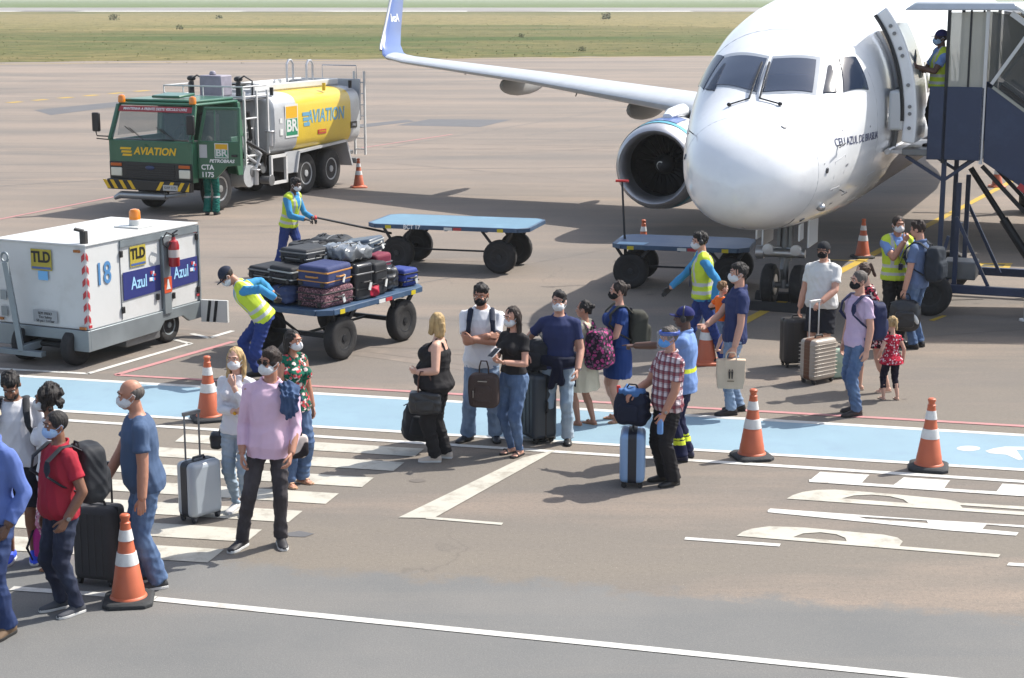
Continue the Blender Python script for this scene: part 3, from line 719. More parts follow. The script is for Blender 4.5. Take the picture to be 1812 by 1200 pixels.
    if mask:
        mb = MB(); c0 = Hd(0, -.045, -.048)
        mb.ell(c0, (.0665*hs, .073*hs, .056*hs), HM, 20, 12); mb.cap(Hd(0, -.10, -.01), Hd(0, -.108, -.04), .016*hs, .018*hs, 8)
        me = bake([(mb, .006*max(k, .7), 3)])[0]; wrinkle(me, .002, 90, seed, 3.0); link('face_mask', me, mask, root)
        for s in (1, -1):
            mb = MB(); mb.tube([Hd(s*.06, -.05, -.03), Hd(s*.078, -.01, -.005), Hd(s*.084, .012, .018), Hd(s*.084, .03, .0), Hd(s*.078, .0, -.045), Hd(s*.058, -.04, -.075)], .0025*hs, 6)
            mb.build('mask_strap', mask, root)
    if cap_:
        mb = MB(); rs = []
        for i in range(7):
            t = i/6*math.pi/2*.97; z = .035+.098*math.sin(t); q = math.cos(t)
            rs.append([Hd(.088*q*math.cos(a), .016+.106*q*math.sin(a), z) for a in [2*math.pi*j/22 for j in range(22)]])
        mb.rings(rs); b0 = []; b1 = []
        for j in range(13):
            a = math.pi+math.pi*j/12; x, y = .082*math.cos(a), .016+.104*math.sin(a)
            b0.append((x, y)); b1.append((x*.95, y-.075*max(0, math.sin(-a))**.5 if math.sin(-a) > .05 else y))
        top_ = [Hd(x, y, .045) for x, y in b0]+[Hd(x, y, .030-.02*(abs(x)/.08)**2) for x, y in reversed(b1)]
        mb.poly(top_, HM @ V(0, 0, .006*hs)); mb.build('cap', cap_, root, smooth=True)
    if glasses:
        mb = MB()
        for s in (1, -1):
            ring = [Hd(s*.032+.024*math.cos(a), -.100+.004*abs(math.cos(a)), .014+.019*math.sin(a)) for a in [2*math.pi*i/14 for i in range(15)]]
            mb.tube(ring, .003*hs, 6); mb.tube([Hd(s*.056, -.096, .018), Hd(s*.078, -.03, .016), Hd(s*.08, .01, .01)], .003*hs, 6)
            mb.poly([Hd(s*.032+.022*math.cos(a), -.099, .014+.017*math.sin(a)) for a in [2*math.pi*i/12 for i in range(12)]])
        mb.build('glasses', M('dark_glass', (20, 20, 22), .15), root)
    if watch:
        a, e, w_ = arms[watch[0]]; d = (w_-e).normalized(); c = w_-d*(.012*k); mb = MB()
        mb.cyl(c-d*(.011*k), c+d*(.011*k), .033*ag*k, .032*ag*k, 16); n_ = -hd[watch[0]][2].normalized(); mb.cyl(c+n_*(.024*k), c+n_*(.038*k), .019*k, .019*k, 12)
        mb.build('wrist_watch', watch[1], root, bevel=.002)
    if shoes and shoes[0] not in ('bare',):
        for s in (1, -1):
            an, fd = shoe[s]; fx = V(-fd.y, fd.x, 0); gz = an.z-.085*k; base = V(an.x, an.y, gz)
            if shoes[0] == 'sandal':
                mb = MB(); pts = [base+fd*(y*k)+fx*(x*k) for x, y in ((-.03, -.055), (.03, -.055), (.036, .02), (.044, .11), (.03, .168), (0, .18), (-.03, .165), (-.042, .11), (-.034, .02))]
                mb.poly([p+V(0, 0, .004) for p in pts], V(0, 0, .016*k)); mb.tube([base+fd*(.08*k)+fx*(.04*k)+V(0, 0, .015*k), base+fd*(.09*k)+fx*(.02*k)+V(0, 0, .058*k), base+fd*(.09*k)-fx*(.02*k)+V(0, 0, .058*k), base+fd*(.08*k)-fx*(.04*k)+V(0, 0, .015*k)], .014*k, 8, .5)
                mb.build('sandal', shoes[1], root, smooth=True); continue
            mb = MB(); rs = []
            for y, wd, hg, lo in ((-.072, .022, .05, .02), (-.06, .034, .085, .006), (-.02, .039, .105, .003), (.03, .040, .098, .003), (.075, .043, .072, .003), (.12, .046, .058, .003), (.16, .042, .05, .004), (.19, .030, .042, .008), (.202, .014, .03, .014)):
                rs.append([base+fd*(y*k)+fx*(wd*k*math.cos(a))+V(0, 0, (lo+(hg-lo)*(.5+.5*math.sin(a))*(1 if math.sin(a) > -.3 else .6))*k) for a in [2*math.pi*i/14 for i in range(14)]])
            mb.rings(rs); so_ = mb.build('shoe', shoes[1], root, smooth=True, ang=60)
            mb = MB(); pts = [base+fd*(y*k)+fx*(x*k) for x, y in ((-.028, -.07), (.028, -.07), (.041, -.04), (.042, .05), (.049, .115), (.043, .165), (.024, .202), (-.024, .202), (-.043, .165), (-.049, .115), (-.042, .05), (-.041, -.04))]
            mb.poly([p+V(0, 0, .001) for p in pts], V(0, 0, .024*k)); mb.build('sole', shoes[2] if len(shoes) > 2 else M('black_rubber_sole', (28, 27, 26), .8), so_, bevel=.004)
    return o
# ------------------------------------------------------------------ airliner (local: +x port, +y aft, z up, origin under the nose wheels)
A0 = 20.9
mPW = M('aircraft_white_paint', (226, 228, 230), .22, var=.02, vs=.8, coat=.4, wear=((190, 192, 194), .35, 1.6))
mPB = M('aircraft_blue_paint', (74, 98, 152), .3, coat=.2)
mDkB = M('aircraft_navy_paint', (30, 38, 60), .4)
mAl = M('polished_aluminium', (190, 191, 194), .42, .9, var=.05, vs=3)
mGyM = M('grey_metal', (120, 122, 124), .45, .6, var=.1, vs=6)
mDkM = M('dark_steel', (44, 46, 50), .5, .5, var=.1, vs=8)
mTy = M('tyre_rubber', (30, 30, 32), .8, var=.15, vs=14, bump=.2, bs=30, wear=((66, 64, 62), .5, 6))
mBk = M('black_plastic', (22, 22, 24), .5)
mWin = M('cockpit_glass', (44, 56, 76), .06, coat=.8, spec=.6)
ag_ = G(1386, 541)
air = empty('airplane', 'white twin engine jet airliner with open front door parked on the apron', 'airplane', (ag_.x, ag_.y, 0), R(-A0))
TT = [0, .04, .15, .4, .8, 1.3, 1.7, 2.2, 2.7, 3.3, 4.1, 5.2, 6.5, 22.0, 26, 30, 33.5, 36]
TW = [0, .19, .40, .67, .89, 1.06, 1.16, 1.26, 1.35, 1.42, 1.475, 1.505, 1.505, 1.505, 1.40, 1.0, .55, .12]
TZ = [2.22, 2.42, 2.63, 2.88, 3.08, 3.24, 3.38, 3.72, 4.03, 4.34, 4.64, 4.86, 4.95, 4.97, 4.95, 4.85, 4.7, 4.5]
TB = [2.22, 2.03, 1.86, 1.70, 1.58, 1.50, 1.46, 1.43, 1.40, 1.37, 1.345, 1.325, 1.325, 1.33, 1.75, 2.7, 3.5, 4.1]
TC = [2.22, 2.22, 2.24, 2.28, 2.35, 2.42, 2.48, 2.58, 2.68, 2.78, 2.86, 2.9, 2.92, 2.92, 3.1, 3.6, 4.0, 4.25]
def ipol(xs, ys, t):
    t = max(xs[0], min(xs[-1], t))
    for i in range(len(xs)-1):
        if t <= xs[i+1]:
            h = xs[i+1]-xs[i]; q = (t-xs[i])/h
            def m(j):
                if j <= 0: return (ys[1]-ys[0])/(xs[1]-xs[0])
                if j >= len(xs)-1: return (ys[-1]-ys[-2])/(xs[-1]-xs[-2])
                a, b = (ys[j]-ys[j-1])/(xs[j]-xs[j-1]), (ys[j+1]-ys[j])/(xs[j+1]-xs[j])
                return 0 if a*b <= 0 else 2*a*b/(a+b)
            a, b = m(i), m(i+1)
            return (2*q**3-3*q*q+1)*ys[i]+(q**3-2*q*q+q)*h*a+(-2*q**3+3*q*q)*ys[i+1]+(q**3-q*q)*h*b
NT = 3.6
def sec(t): return [ipol(TT, a, t) for a in (TW, TZ, TB, TC)]
def eexp(t): return .94-.13*max(0, min(1, (t-.9)/.9))*max(0, min(1, (6.5-t)/2.5))
def fpt(t, phi, off=0.0):
    """skin point: t metres aft of the nose tip, phi 0 = port side, 90 = crown, -90 = keel"""
    wd, zt, zb, zc = sec(t); c, s = math.cos(phi), math.sin(phi)
    e = eexp(t) if s > 0 else .94
    x = math.copysign(abs(c)**e, c)*wd; z = zc+(math.copysign(abs(s)**e, s))*((zt-zc) if s > 0 else (zc-zb))
    n = V(c/wd if wd > .05 else c, 0, s/((zt-zc) if s > 0 else (zc-zb)) if zt-zc > .05 else s)
    n.normalize(); n.y = -max(0, 1.6-t)*.5; n.normalize()
    return V(x, t-NT, z)+n*off
def phi_z(t, z):
    wd, zt, zb, zc = sec(t); q = (z-zc)/((zt-zc) if z > zc else (zc-zb)); q = max(-1, min(1, q))
    return math.asin(math.copysign(abs(q)**(1/(eexp(t) if q > 0 else .94)), q))
def phi_x(t, x):
    wd = sec(t)[0]; q = max(-1, min(1, x/wd)); return math.acos(math.copysign(abs(q)**(1/eexp(t)), q))
mb = MB(); ts = [0.004]+[.02, .05, .1, .16, .25, .35, .5, .65, .8, 1, 1.2, 1.4, 1.6, 1.8, 2, 2.2, 2.4, 2.6, 2.8, 3, 3.3, 3.6, 4, 4.4, 4.8, 5.2, 5.8, 6.5, 9, 12, 15, 18, 20, 22, 23, 24.5, 26, 28, 30, 32, 33.5, 35, 36]
NN = 64
DOOR = (4.55, 5.50, 2.50, 4.25)
mb.rings([[fpt(t, 2*math.pi*i/NN) for i in range(NN)] for t in ts])
fus = mb.build('fuselage', mPW, air, smooth=True, ang=70)
def patch(name, mat, corners, off, parent=air, nu=12, nv=8, curve=None):
    """curved panel on the skin; corners (t, phi) in order a b c d"""
    mb = MB(); a, b, c, d = corners; g_ = []
    for thick in (off, -.02):
        for j in range(nv+1):
            for i in range(nu+1):
                u, v = i/nu, j/nv
                t = (a[0]*(1-u)+b[0]*u)*(1-v)+(d[0]*(1-u)+c[0]*u)*v; p = (a[1]*(1-u)+b[1]*u)*(1-v)+(d[1]*(1-u)+c[1]*u)*v
                g_.append(fpt(t, p, thick))
    K_ = (nu+1)*(nv+1); fs = []
    for j in range(nv):
        for i in range(nu):
            q = j*(nu+1)+i; fs.append((q, q+1, q+nu+2, q+nu+1))
    rim = [i for i in range(nu+1)]+[j*(nu+1)+nu for j in range(1, nv+1)]+[nv*(nu+1)+i for i in range(nu-1, -1, -1)]+[j*(nu+1) for j in range(nv-1, 0, -1)]
    fs += [(rim[i], rim[(i+1) % len(rim)], rim[(i+1) % len(rim)]+K_, rim[i]+K_) for i in range(len(rim))]
    mb.add(g_, fs)
    return mb.build(name, mat, parent, smooth=True, ang=40)
mFrm = M('window_surround', (150, 156, 164), .35, coat=.3)
def tx(t, x): return (t, phi_x(t, x))
def tz(t, z, s=1):
    p = phi_z(t, z); return (t, p if s > 0 else math.pi-p)
def xz(x, z):
    lo, hi = 1.0, 4.2
    for _ in range(40):
        m = (lo+hi)/2
        if fpt(m, phi_x(m, x)).z < z: lo = m
        else: hi = m
    return (lo, phi_x(lo, x))
for s in (1, -1):
    def sx(c): return [(t, p if s > 0 else math.pi-p) for t, p in c]
    wo, to = ((.74, .66) if s > 0 else (.92, .76))
    f1 = sx([xz(.025-s*.08, 3.40), xz(wo+.06-s*.08, 3.40), xz(to+.05-s*.08, 3.92), xz(.025-s*.08, 3.93)]); f2 = sx([xz(.045-s*.08, 3.44), xz(wo-s*.08, 3.44), xz(to-s*.08, 3.88), xz(.045-s*.08, 3.89)])
    fr = patch('windshield_frame', mFrm, f1, .004, air, 20, 12); patch('windshield_pane', mWin, f2, .014, fr, 20, 12)
    f1 = sx([xz(.99, 3.38), tz(3.05, 3.40), tz(3.22, 3.96), xz(.81, 3.94)]); f2 = sx([xz(1.04, 3.43), tz(2.98, 3.44), tz(3.14, 3.91), xz(.86, 3.90)])
    fr = patch('side_window_frame', mPW, f1, .003, air, 24, 12); mWs = M('side_cockpit_glass', (34, 44, 62), .12, spec=.25)
    patch('side_window_pane', mWs, f2, .020, fr, 24, 12)
    patch('quarter_window_pane', mWs, sx([xz(.80, 3.43), xz(.96, 3.43), xz(.80, 3.80), xz(.76, 3.80)]), .020, fr, 10, 10)
    w_ = MB(); p0, p1, p2 = fpt(1.60, math.pi/2+.06-s*.05, .03), fpt(1.46, math.pi/2+.06-s*.28, .03), fpt(2.36, math.pi/2+.055-s*.03, .03)
    w_.tube([p0, p0.lerp(p2, .5)+V(0, 0, .02), p2], .016, 6); w_.tube([p0, p1], .012, 6); w_.ell(p1, (.035, .03, .03), None, 8, 6)
    w_.build('windshield_wiper', mDkM, air, smooth=True)
# passenger windows on both flanks
for s in (1, -1):
    for i in range(24):
        t = 6.6+i*.82; p = phi_z(t, 3.42); dp = .13
        c = [(t-.12, p-dp), (t+.12, p-dp), (t+.12, p+dp), (t-.12, p+dp)]
        patch('cabin_window', mWin, c if s > 0 else [(a, math.pi-b) for a, b in c], .006, air, 3, 4)
# door: dark opening with thick frame, door leaf swung out and forward
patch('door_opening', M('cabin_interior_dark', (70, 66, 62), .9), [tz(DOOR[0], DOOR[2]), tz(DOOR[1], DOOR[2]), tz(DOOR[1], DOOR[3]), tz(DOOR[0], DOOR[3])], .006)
def arcpts(t, z0, z1, off, n=16): return [fpt(t, phi_z(5.3, z0+(z1-z0)*i/n), off) for i in range(n+1)]
mb = MB(); t0, t1 = 3.66, 4.80; n = 18
def leaf(t, off, i, z0=2.66, z1=4.40):
    z = z0+(z1-z0)*i/n; p = fpt(6.7, phi_z(6.7, z), off); p.y = t-NT; return p
door = empty('dr', '', '') if False else None
A_ = [leaf(t0, .22, i) for i in range(n+1)]; B_ = [leaf(t1, .22, i) for i in range(n+1)]; Cc = [leaf(t1, .42, i) for i in range(n+1)]; D_ = [leaf(t0, .42, i) for i in range(n+1)]
for i in range(n):
    mb.add([A_[i], A_[i+1], D_[i+1], D_[i]], [(0, 1, 2, 3)]); mb.add([B_[i], B_[i+1], Cc[i+1], Cc[i]], [(0, 3, 2, 1)])
    mb.add([D_[i], D_[i+1], Cc[i+1], Cc[i]], [(0, 1, 2, 3)]); mb.add([A_[i], A_[i+1], B_[i+1], B_[i]], [(0, 3, 2, 1)])
mb.add([A_[0], B_[0], Cc[0], D_[0]], [(0, 1, 2, 3)]); mb.add([A_[n], B_[n], Cc[n], D_[n]], [(3, 2, 1, 0)])
bmv = mb.build('door', mPW, air, fix=False)
bm = bmesh.new(); bm.from_mesh(bmv.data); bmesh.ops.remove_doubles(bm, verts=bm.verts, dist=.001); bmesh.ops.recalc_face_normals(bm, faces=bm.faces); bm.to_mesh(bmv.data); bm.free()
b = bmv.modifiers.new('bevel', 'BEVEL'); b.width = .03; b.segments = 3; b.limit_method = 'ANGLE'; b.angle_limit = R(40)
bmv.data.polygons.foreach_set('use_smooth', [True]*len(bmv.data.polygons)); bmv.data.set_sharp_from_angle(angle=R(50))
for i in (2, 4, 5, 8, 12, 13, 15, 16):
    q = MB(); p = (leaf(t0, .29, i)+leaf(t0, .35, i))/2; q.cyl(p+V(0, .02, 0), p-V(0, .03, 0), .032, .026, 10); q.build('door_stop', mGyM, bmv, smooth=True)
q = MB(); p = leaf(t1-.4, .425, 9); q.box(p, (.03, .30, .10)); q.build('door_handle', mGyM, bmv, bevel=.01)
q = MB(); p = leaf(t0+.45, .425, 11); q.ell(p, (.02, .13, .18), None, 12, 8); q.build('door_window', mWin, bmv, smooth=True)
q = MB(); a = leaf(t0+.1, .21, 3); q.box(a+V(-.10, .1, .15), (.22, .45, .6)); q.build('slide_bustle', M('slide_cover', (196, 198, 198), .6), bmv, bevel=.04)
q = MB(); q.bar(fpt(4.5, phi_z(4.5, 3.3), .0), leaf(4.3, .34, 8), .16, .12); q.build('door_hinge_arm', mGyM, bmv, bevel=.01)
q = MB(); q.tube([leaf(t0-.01, .21, i) for i in range(3, 19)], .03, 6); q.build('door_seal', mBk, bmv, smooth=True)
for dz in (0, 1):
    t = DOOR[0]-.06 if dz == 0 else DOOR[1]+.06
    q = MB(); q.tube([fpt(t, phi_z(t, DOOR[2]+(DOOR[3]-DOOR[2])*i/14), .02) for i in range(15)], .045, 8); q.build('door_jamb', mAl, air, smooth=True)
q = MB(); q.tube([fpt(6.35, phi_z(6.35, 2.4+i*.14), .004) for i in range(15)], .012, 6); q.build('panel_seam', M('seam_blue_grey', (120, 135, 160), .5), air, smooth=True)
# lettering along the port side
def skin_text(s, size, t0, z0, sp, mat, bold=0.0):
    me = text_mesh(s, size, .001, sp, bold)
    for v in me.vertices:
        t = t0+v.co.x; z = z0+v.co.y; v.co = fpt(t, phi_z(t, z), .006+v.co.z)
    me.materials.clear(); return link('lettering', me, mat, air)
skin_text('CEU AZUL DE BRASILIA', .16, 2.40, 2.76, 1.02, M('navy_lettering', (60, 66, 100), .5), .0)
# probes, ports and small marks on the nose
for t, z, s, kind in ((1.62, 2.72, 1, 0), (1.95, 2.06, 1, 0), (1.2, 2.86, -1, 0), (1.0, 2.55, -1, 1), (.9, 3.02, 1, 1), (1.25, 2.40, 1, 1), (1.45, 1.66, 1, 1)):
    p = phi_z(t, z); p = p if s > 0 else math.pi-p; a = fpt(t, p, .0); q = MB()
    if kind == 0: q.bar(a, fpt(t, p, .09), .03, .015); q.cyl(fpt(t+.04, p, .09), fpt(t-.16, p, .10), .013, .009, 8)
    else: q.cyl(fpt(t, p, -.01), fpt(t, p, .012), .045, .04, 12)
    q.build('air_data_probe', M('probe_metal', (96, 98, 102), .4, .8), air, smooth=True)
q = MB(); q.ell(fpt(1.5, phi_z(1.5, 1.86), .02), (.07, .06, .06), None, 12, 8); q.build('ice_detector', mAl, air, smooth=True)
for (ta, za, tb, zb_) in ((1.05, 1.72, 1.25, 1.56), (.62, 1.62, .82, 1.54)):
    q = MB(); q.tube([fpt(ta+(tb-ta)*i/6, phi_z(ta+(tb-ta)*i/6, za+(zb_-za)*i/6), .0) for i in range(7)], .006, 6); q.build('panel_seam', M('seam_grey', (110, 112, 116), .6), air, smooth=True)
for t_ in (1.02, 3.25, 6.2):
    q = MB(); q.tube([fpt(t_, 2*math.pi*i/48, -.0015) for i in range(49)], .004, 6); q.build('panel_joint', M('seam_pale', (170, 172, 176), .6), air, smooth=True)
rp = random.Random(4)
for i in range(14):
    t_, z_ = rp.uniform(.7, 6.0), rp.uniform(1.7, 3.0); a_, b_ = rp.choice(((.05, .03), (.10, .05), (.03, .03)))
    q = MB(); pz = phi_z(t_, z_); q.poly([fpt(t_, pz, .003), fpt(t_+a_, pz, .003), fpt(t_+a_, pz+b_*.5, .003), fpt(t_, pz+b_*.5, .003)], (0, 0, .001)); q.build('stencil', M('stencil_grey', (120, 122, 128), .6), air)
for t_, z0_, z1_, dt in ((3.2, 1.75, 2.15, .5), (4.3, 1.65, 2.1, .7), (1.5, 2.1, 2.5, .35)):
    q = MB(); a_, b_ = phi_z(t_, z0_), phi_z(t_, z1_); q.tube([fpt(t_, a_, -.001), fpt(t_+dt/2, a_, -.001), fpt(t_+dt, a_, -.001), fpt(t_+dt, (a_+b_)/2, -.001), fpt(t_+dt, b_, -.001), fpt(t_+dt/2, b_, -.001), fpt(t_, b_, -.001), fpt(t_, (a_+b_)/2, -.001), fpt(t_, a_, -.001)], .004, 6); q.build('access_hatch', M('seam_pale', (170, 172, 176), .6), air, smooth=True)
# navy belly strip
q = MB(); rs = []
for t in [3.4+i*.6 for i in range(34)]:
    h = min(1, (t-3.0)/2.4)*.96; rs.append([fpt(t, -math.pi/2+h*(1-2*i/14)*1.25, .006) for i in range(15)])
q.rings(rs, cap=False, closed=False); q.build('belly_paint', mDkB, air, smooth=True)
q = MB(); q.ell((.0, 2.9, 1.30), (.20, .34, .16)); q.build('belly_antenna_fairing', mDkB, air, smooth=True)
# wings
def wing(s):
    st = [(1.2, 10.3, 6.1, 2.16, .72), (4.4, 12.6, 4.1, 2.50, .38), (8.5, 14.55, 2.6, 2.90, .23), (12.5, 16.5, 1.60, 3.20, .15), (13.05, 16.75, 1.42, 3.29, .13)]
    rs = []
    for x, t, ch, z, th in st:
        pr = []
        for i in range(24):
            a = 2*math.pi*i/24; u = (1-math.cos(a))/2; yt = th*.5*(2.9*math.sqrt(max(u, 0))*(1-u)+.06*(1-u))
            pr.append(V(s*x, t-NT+u*ch, z+(yt if a <= math.pi else -yt)+.05*math.sin(math.pi*u)-u*ch*.02))
        rs.append(pr)
    q = MB(); q.rings(rs); wg = q.build('wing', M('wing_grey_paint', (172, 177, 182), .35, coat=.1, var=.05, wear=((150, 152, 154), .5, 1.2)), air, smooth=True, ang=50)
    # winglet
    rs = []
    for x, t, ch, z, th, ca in ((13.02, 16.73, 1.42, 3.28, .13, 0), (13.22, 16.95, 1.30, 3.36, .12, 35), (13.36, 17.22, 1.14, 3.56, .10, 68), (13.44, 17.6, .98, 3.95, .08, 82), (13.52, 18.2, .74, 4.75, .06, 84), (13.60, 18.8, .50, 5.45, .045, 84)):
        pr = []; nx, nz = -math.sin(R(ca))*s, math.cos(R(ca))
        for i in range(20):
            a = 2*math.pi*i/20; u = (1-math.cos(a))/2; yt = th*.5*(2.9*math.sqrt(u)*(1-u)+.05); yt = yt if a <= math.pi else -yt
            pr.append(V(s*x+nx*yt, t-NT+u*ch, z+nz*yt))
        rs.append(pr)
    q = MB(); q.rings(rs); wl = q.build('winglet', mPB, air, smooth=True, ang=60)
    q = MB(); q.tube([V(s*13.30, 17.02-NT, 3.46), V(s*13.38, 17.22-NT, 3.60), V(s*13.45, 17.58-NT, 3.96), V(s*13.53, 18.18-NT, 4.76), V(s*13.61, 18.78-NT, 5.44)], .035, 8); q.build('leading_edge', mAl, wl, smooth=True)
    if s < 0:
        me = text_mesh('Azul', .28, .004, 1.0, .02); rt = Matrix(((0, 0, 1), (-1, 0, 0), (0, 1, 0)))
        me.transform(Matrix.Translation(V(-13.43, 18.18-NT, 4.25)) @ Matrix.Rotation(R(-5), 4, 'Y') @ rt.to_4x4()); me.materials.clear(); link('lettering', me, M('lettering_white', (225, 225, 225), .5), wl)
    for x, t, z in ((5.9, 14.2, 2.30), (9.6, 15.8, 2.70), (3.0, 13.2, 2.05)):
        q = MB(); q.ell((s*x, t-NT+1.7, z-.02), (.17, 1.6, .30), None, 14, 10); q.build('flap_track_fairing', M('fairing_grey', (150, 150, 148), .5), wg, smooth=True)
    for x, t, z in ((7.0, 13.92, 2.62), (10.4, 15.62, 2.98)):
        q = MB(); q.bar((s*x, t-NT-.005, z-.02), (s*(x+.06), t-NT+.35, z+.12), .02, .02); q.build('slat_gap', mDkM, wg)
    # engine
    ex, ey, ez = s*4.12, 10.35-NT, 1.42; KR = .94
    en = []
    prof = [(.70, .42), (.69, .22), (.70, .10), (.745, .02), (.79, -.005), (.835, .02), (.88, .12), (.94, .40), (.985, .9), (.99, 1.5), (.93, 2.2), (.80, 2.9), (.70, 3.2), (.64, 3.2), (.6, 2.6)]
    q = MB(); c = V(ex, ey, ez); n_ = 40
    q.rings([[c+V(KR*r*math.cos(a), h, KR*r*math.sin(a)*(1 if h > .3 else 1)-.03*0) for a in [2*math.pi*i/n_ for i in range(n_)]] for r, h in prof[4:]], cap=False)
    na = q.build('engine_nacelle', mPB if False else mPW, air, smooth=True, ang=60)
    q = MB(); q.rings([[c+V(KR*r*math.cos(a), h, KR*r*math.sin(a)) for a in [2*math.pi*i/n_ for i in range(n_)]] for r, h in [(.68, .55), (.69, .3), (.70, .16), (.745, .03), (.79, -.012), (.84, .02), (.886, .12), (.93, .32)]], cap=False); q.build('inlet_lip', mAl, na, smooth=True, ang=70)
    q = MB(); q.rings([[c+V(KR*r*math.cos(a), h, KR*r*math.sin(a)) for a in [2*math.pi*i/n_ for i in range(n_)]] for r, h in [(.945, .325), (.965, .50)]], cap=False); q.build('cowl_band', M('cowl_band_turquoise', (70, 150, 170), .4), na, smooth=True)
    q = MB(); q.rings([[c+V(KR*r*math.cos(a), h, KR*r*math.sin(a)) for a in [R(70+70*i/n_) for i in range(n_+1)]] for r, h in [(.972, .54), (.998, .95), (1.001, 1.3)]], cap=False, closed=False); q.build('cowl_paint', mPB, na, smooth=True)
    q = MB(); q.rings([[c+V(KR*r*math.cos(a), h, KR*r*math.sin(a)) for a in [2*math.pi*i/n_ for i in range(n_)]] for r, h in [(.68, .5), (.68, 1.0), (.02, 1.01)]], cap=False); q.build('inlet_duct', M('inlet_dark', (36, 38, 42), .6, .2), na, smooth=True)
    q = MB()
    for i in range(24):
        a = 2*math.pi*i/24; u = V(math.cos(a), 0, math.sin(a)); v = V(-math.sin(a), 0, math.cos(a))
        q.add([c+u*.2+V(0, .80, 0)-v*.03, c+u*.2+V(0, .92, 0)+v*.03, c+u*.63+V(0, .95, 0)+v*.085, c+u*.63+V(0, .82, 0)-v*.085], [(0, 1, 2, 3)])
    q.build('fan_blades', M('fan_blade_metal', (40, 42, 46), .4, .6), na, fix=False)
    q = MB(); q.lathe(c+V(0, .82, 0), (0, -1, 0), [(.22, -.05), (.21, .05), (.15, .19), (.07, .27), (.01, .30)], 24); sp = q.build('spinner', mDkM, na, smooth=True)
    q = MB(); q.tube([c+V((.055+.0175*a)*math.cos(a+1.2), .82-.30+.30*((.055+.0175*a)/.21)**1.6-.015, (.055+.0175*a)*math.sin(a+1.2)) for a in [i*.3 for i in range(18)]], .016, 6); q.build('spinner_swirl', M('swirl_white', (210, 210, 205), .5), sp, smooth=True)
    q = MB(); rs = []
    for y, z0, z1, wd in ((.95, ez+.90, ez+1.02, .10), (1.5, ez+.90, ez+1.12, .20), (2.6, ez+.80, ez+1.18, .24), (4.2, ez+.55, ez+.95, .18)):
        rs.append([V(ex+wd*math.cos(a), ey+y, (z0+z1)/2+(z1-z0)/2*math.sin(a)) for a in [2*math.pi*i/16 for i in range(16)]])
    q.rings(rs); q.build('engine_pylon', mPW, air, smooth=True)
    q = MB(); q.box((ex-s*.6, ey+1.3, ez+.85), (.12, .3, .1)); q.build('nacelle_strake', mGyM, na, bevel=.01)
    # main gear
    q = MB(); q.cyl((s*2.9, 14.0-.2, .5), (s*2.7, 14.0-.2, 2.0), .11, .14, 12); q.bar((s*2.85, 13.8, 1.0), (s*1.2, 13.8, 1.7), .1, .1); q.build('main_gear_strut', mGyM, air, smooth=True)
    for d in (-.24, .24):
        q = MB(); q.lathe((s*2.9+d-.16, 13.8, .53), (1, 0, 0), [(.2, .02), (.42, .0), (.51, .05), (.53, .16), (.51, .27), (.42, .32), (.2, .30)], 28); q.build('main_wheel', mTy, air, smooth=True)
wing(-1); wing(1)
q = MB()
for s in (0,):
    pts = [V(0, 27.2-NT, 4.7), V(0, 33.3-NT, 4.6), V(0, 36.2-NT, 10.2), V(0, 33.9-NT, 10.2), V(0, 29.6-NT, 5.6)]
    q.poly([p-V(.12, 0, 0) for p in pts], V(.24, 0, 0))
q.build('tail_fin', mPB, air, bevel=.08)
for s in (1, -1):
    q = MB(); q.poly([V(s*.3, 31.5-NT, 4.2), V(s*.3, 34.6-NT, 4.2), V(s*5.9, 36.2-NT, 4.9), V(s*5.9, 34.9-NT, 4.9)], V(0, 0, .16)); q.build('tailplane', mPW, air, bevel=.05)
# nose gear
ng = MB(); ng.cyl((0, 0, .28), (0, .02, .75), .065, .065, 14); ng.cyl((0, .02, .72), (0, .10, 1.6), .105, .115, 14); ng.bar((0, .05, .95), (0, .8, 1.5), .07, .09)
ng.cyl((-.26, 0, .33), (.26, 0, .33), .05, .05, 12); ng.bar((-.09, -.05, .95), (-.09, -.02, 1.5), .05, .06); ng.bar((.09, -.05, .95), (.09, -.02, 1.5), .05, .06); ng.tube([(0, -.10, .8), (0, -.2, .62), (0, -.08, .45)], .035, 8)
ngo = ng.build('nose_gear_strut', mGyM, air, smooth=True)
for s in (1, -1):
    q = MB(); q.lathe((s*.23-.1, 0, .335), (1, 0, 0), [(.10, .03), (.17, .02), (.27, -.0), (.32, .03), (.335, .10), (.32, .17), (.27, .2), (.17, .18), (.10, .17)], 28); wl = q.build('nose_wheel', mTy, air, smooth=True)
    q = MB(); q.cyl((s*.23-.095, 0, .335), (s*.23+.095, 0, .335), .165, .165, 20); q.build('rim', mAl, wl, smooth=True)
    q = MB(); q.cyl((s*.22, -.16, .93), (s*.22, -.27, .93), .075, .085, 16); q.cyl((s*.22, -.27, .93), (s*.22, -.275, .93), .08, .02, 16); q.bar((s*.05, -.06, .92), (s*.22, -.16, .93), .05, .05); q.build('taxi_light', mAl, air, smooth=True)
    q = MB(); q.box((s*.36, .35, 1.16), (.03, .75, .44)); q.box((s*.33, -.45, 1.25), (.03, .3, .26)); q.build('gear_door', mPW, air, bevel=.01)
q = MB(); q.cyl((-.42, -.14, .86), (-.30, -.14, .86), .11, .10, 18); q.cyl((-.30, -.14, .86), (.34, -.1, .86), .075, .07, 14); q.build('steering_actuator', mAl, air, smooth=True)
ch = empty('wheel_chocks', 'black rubber chocks against the nose wheels of the jet', 'chock', (ag_.x, ag_.y, 0), R(-A0))
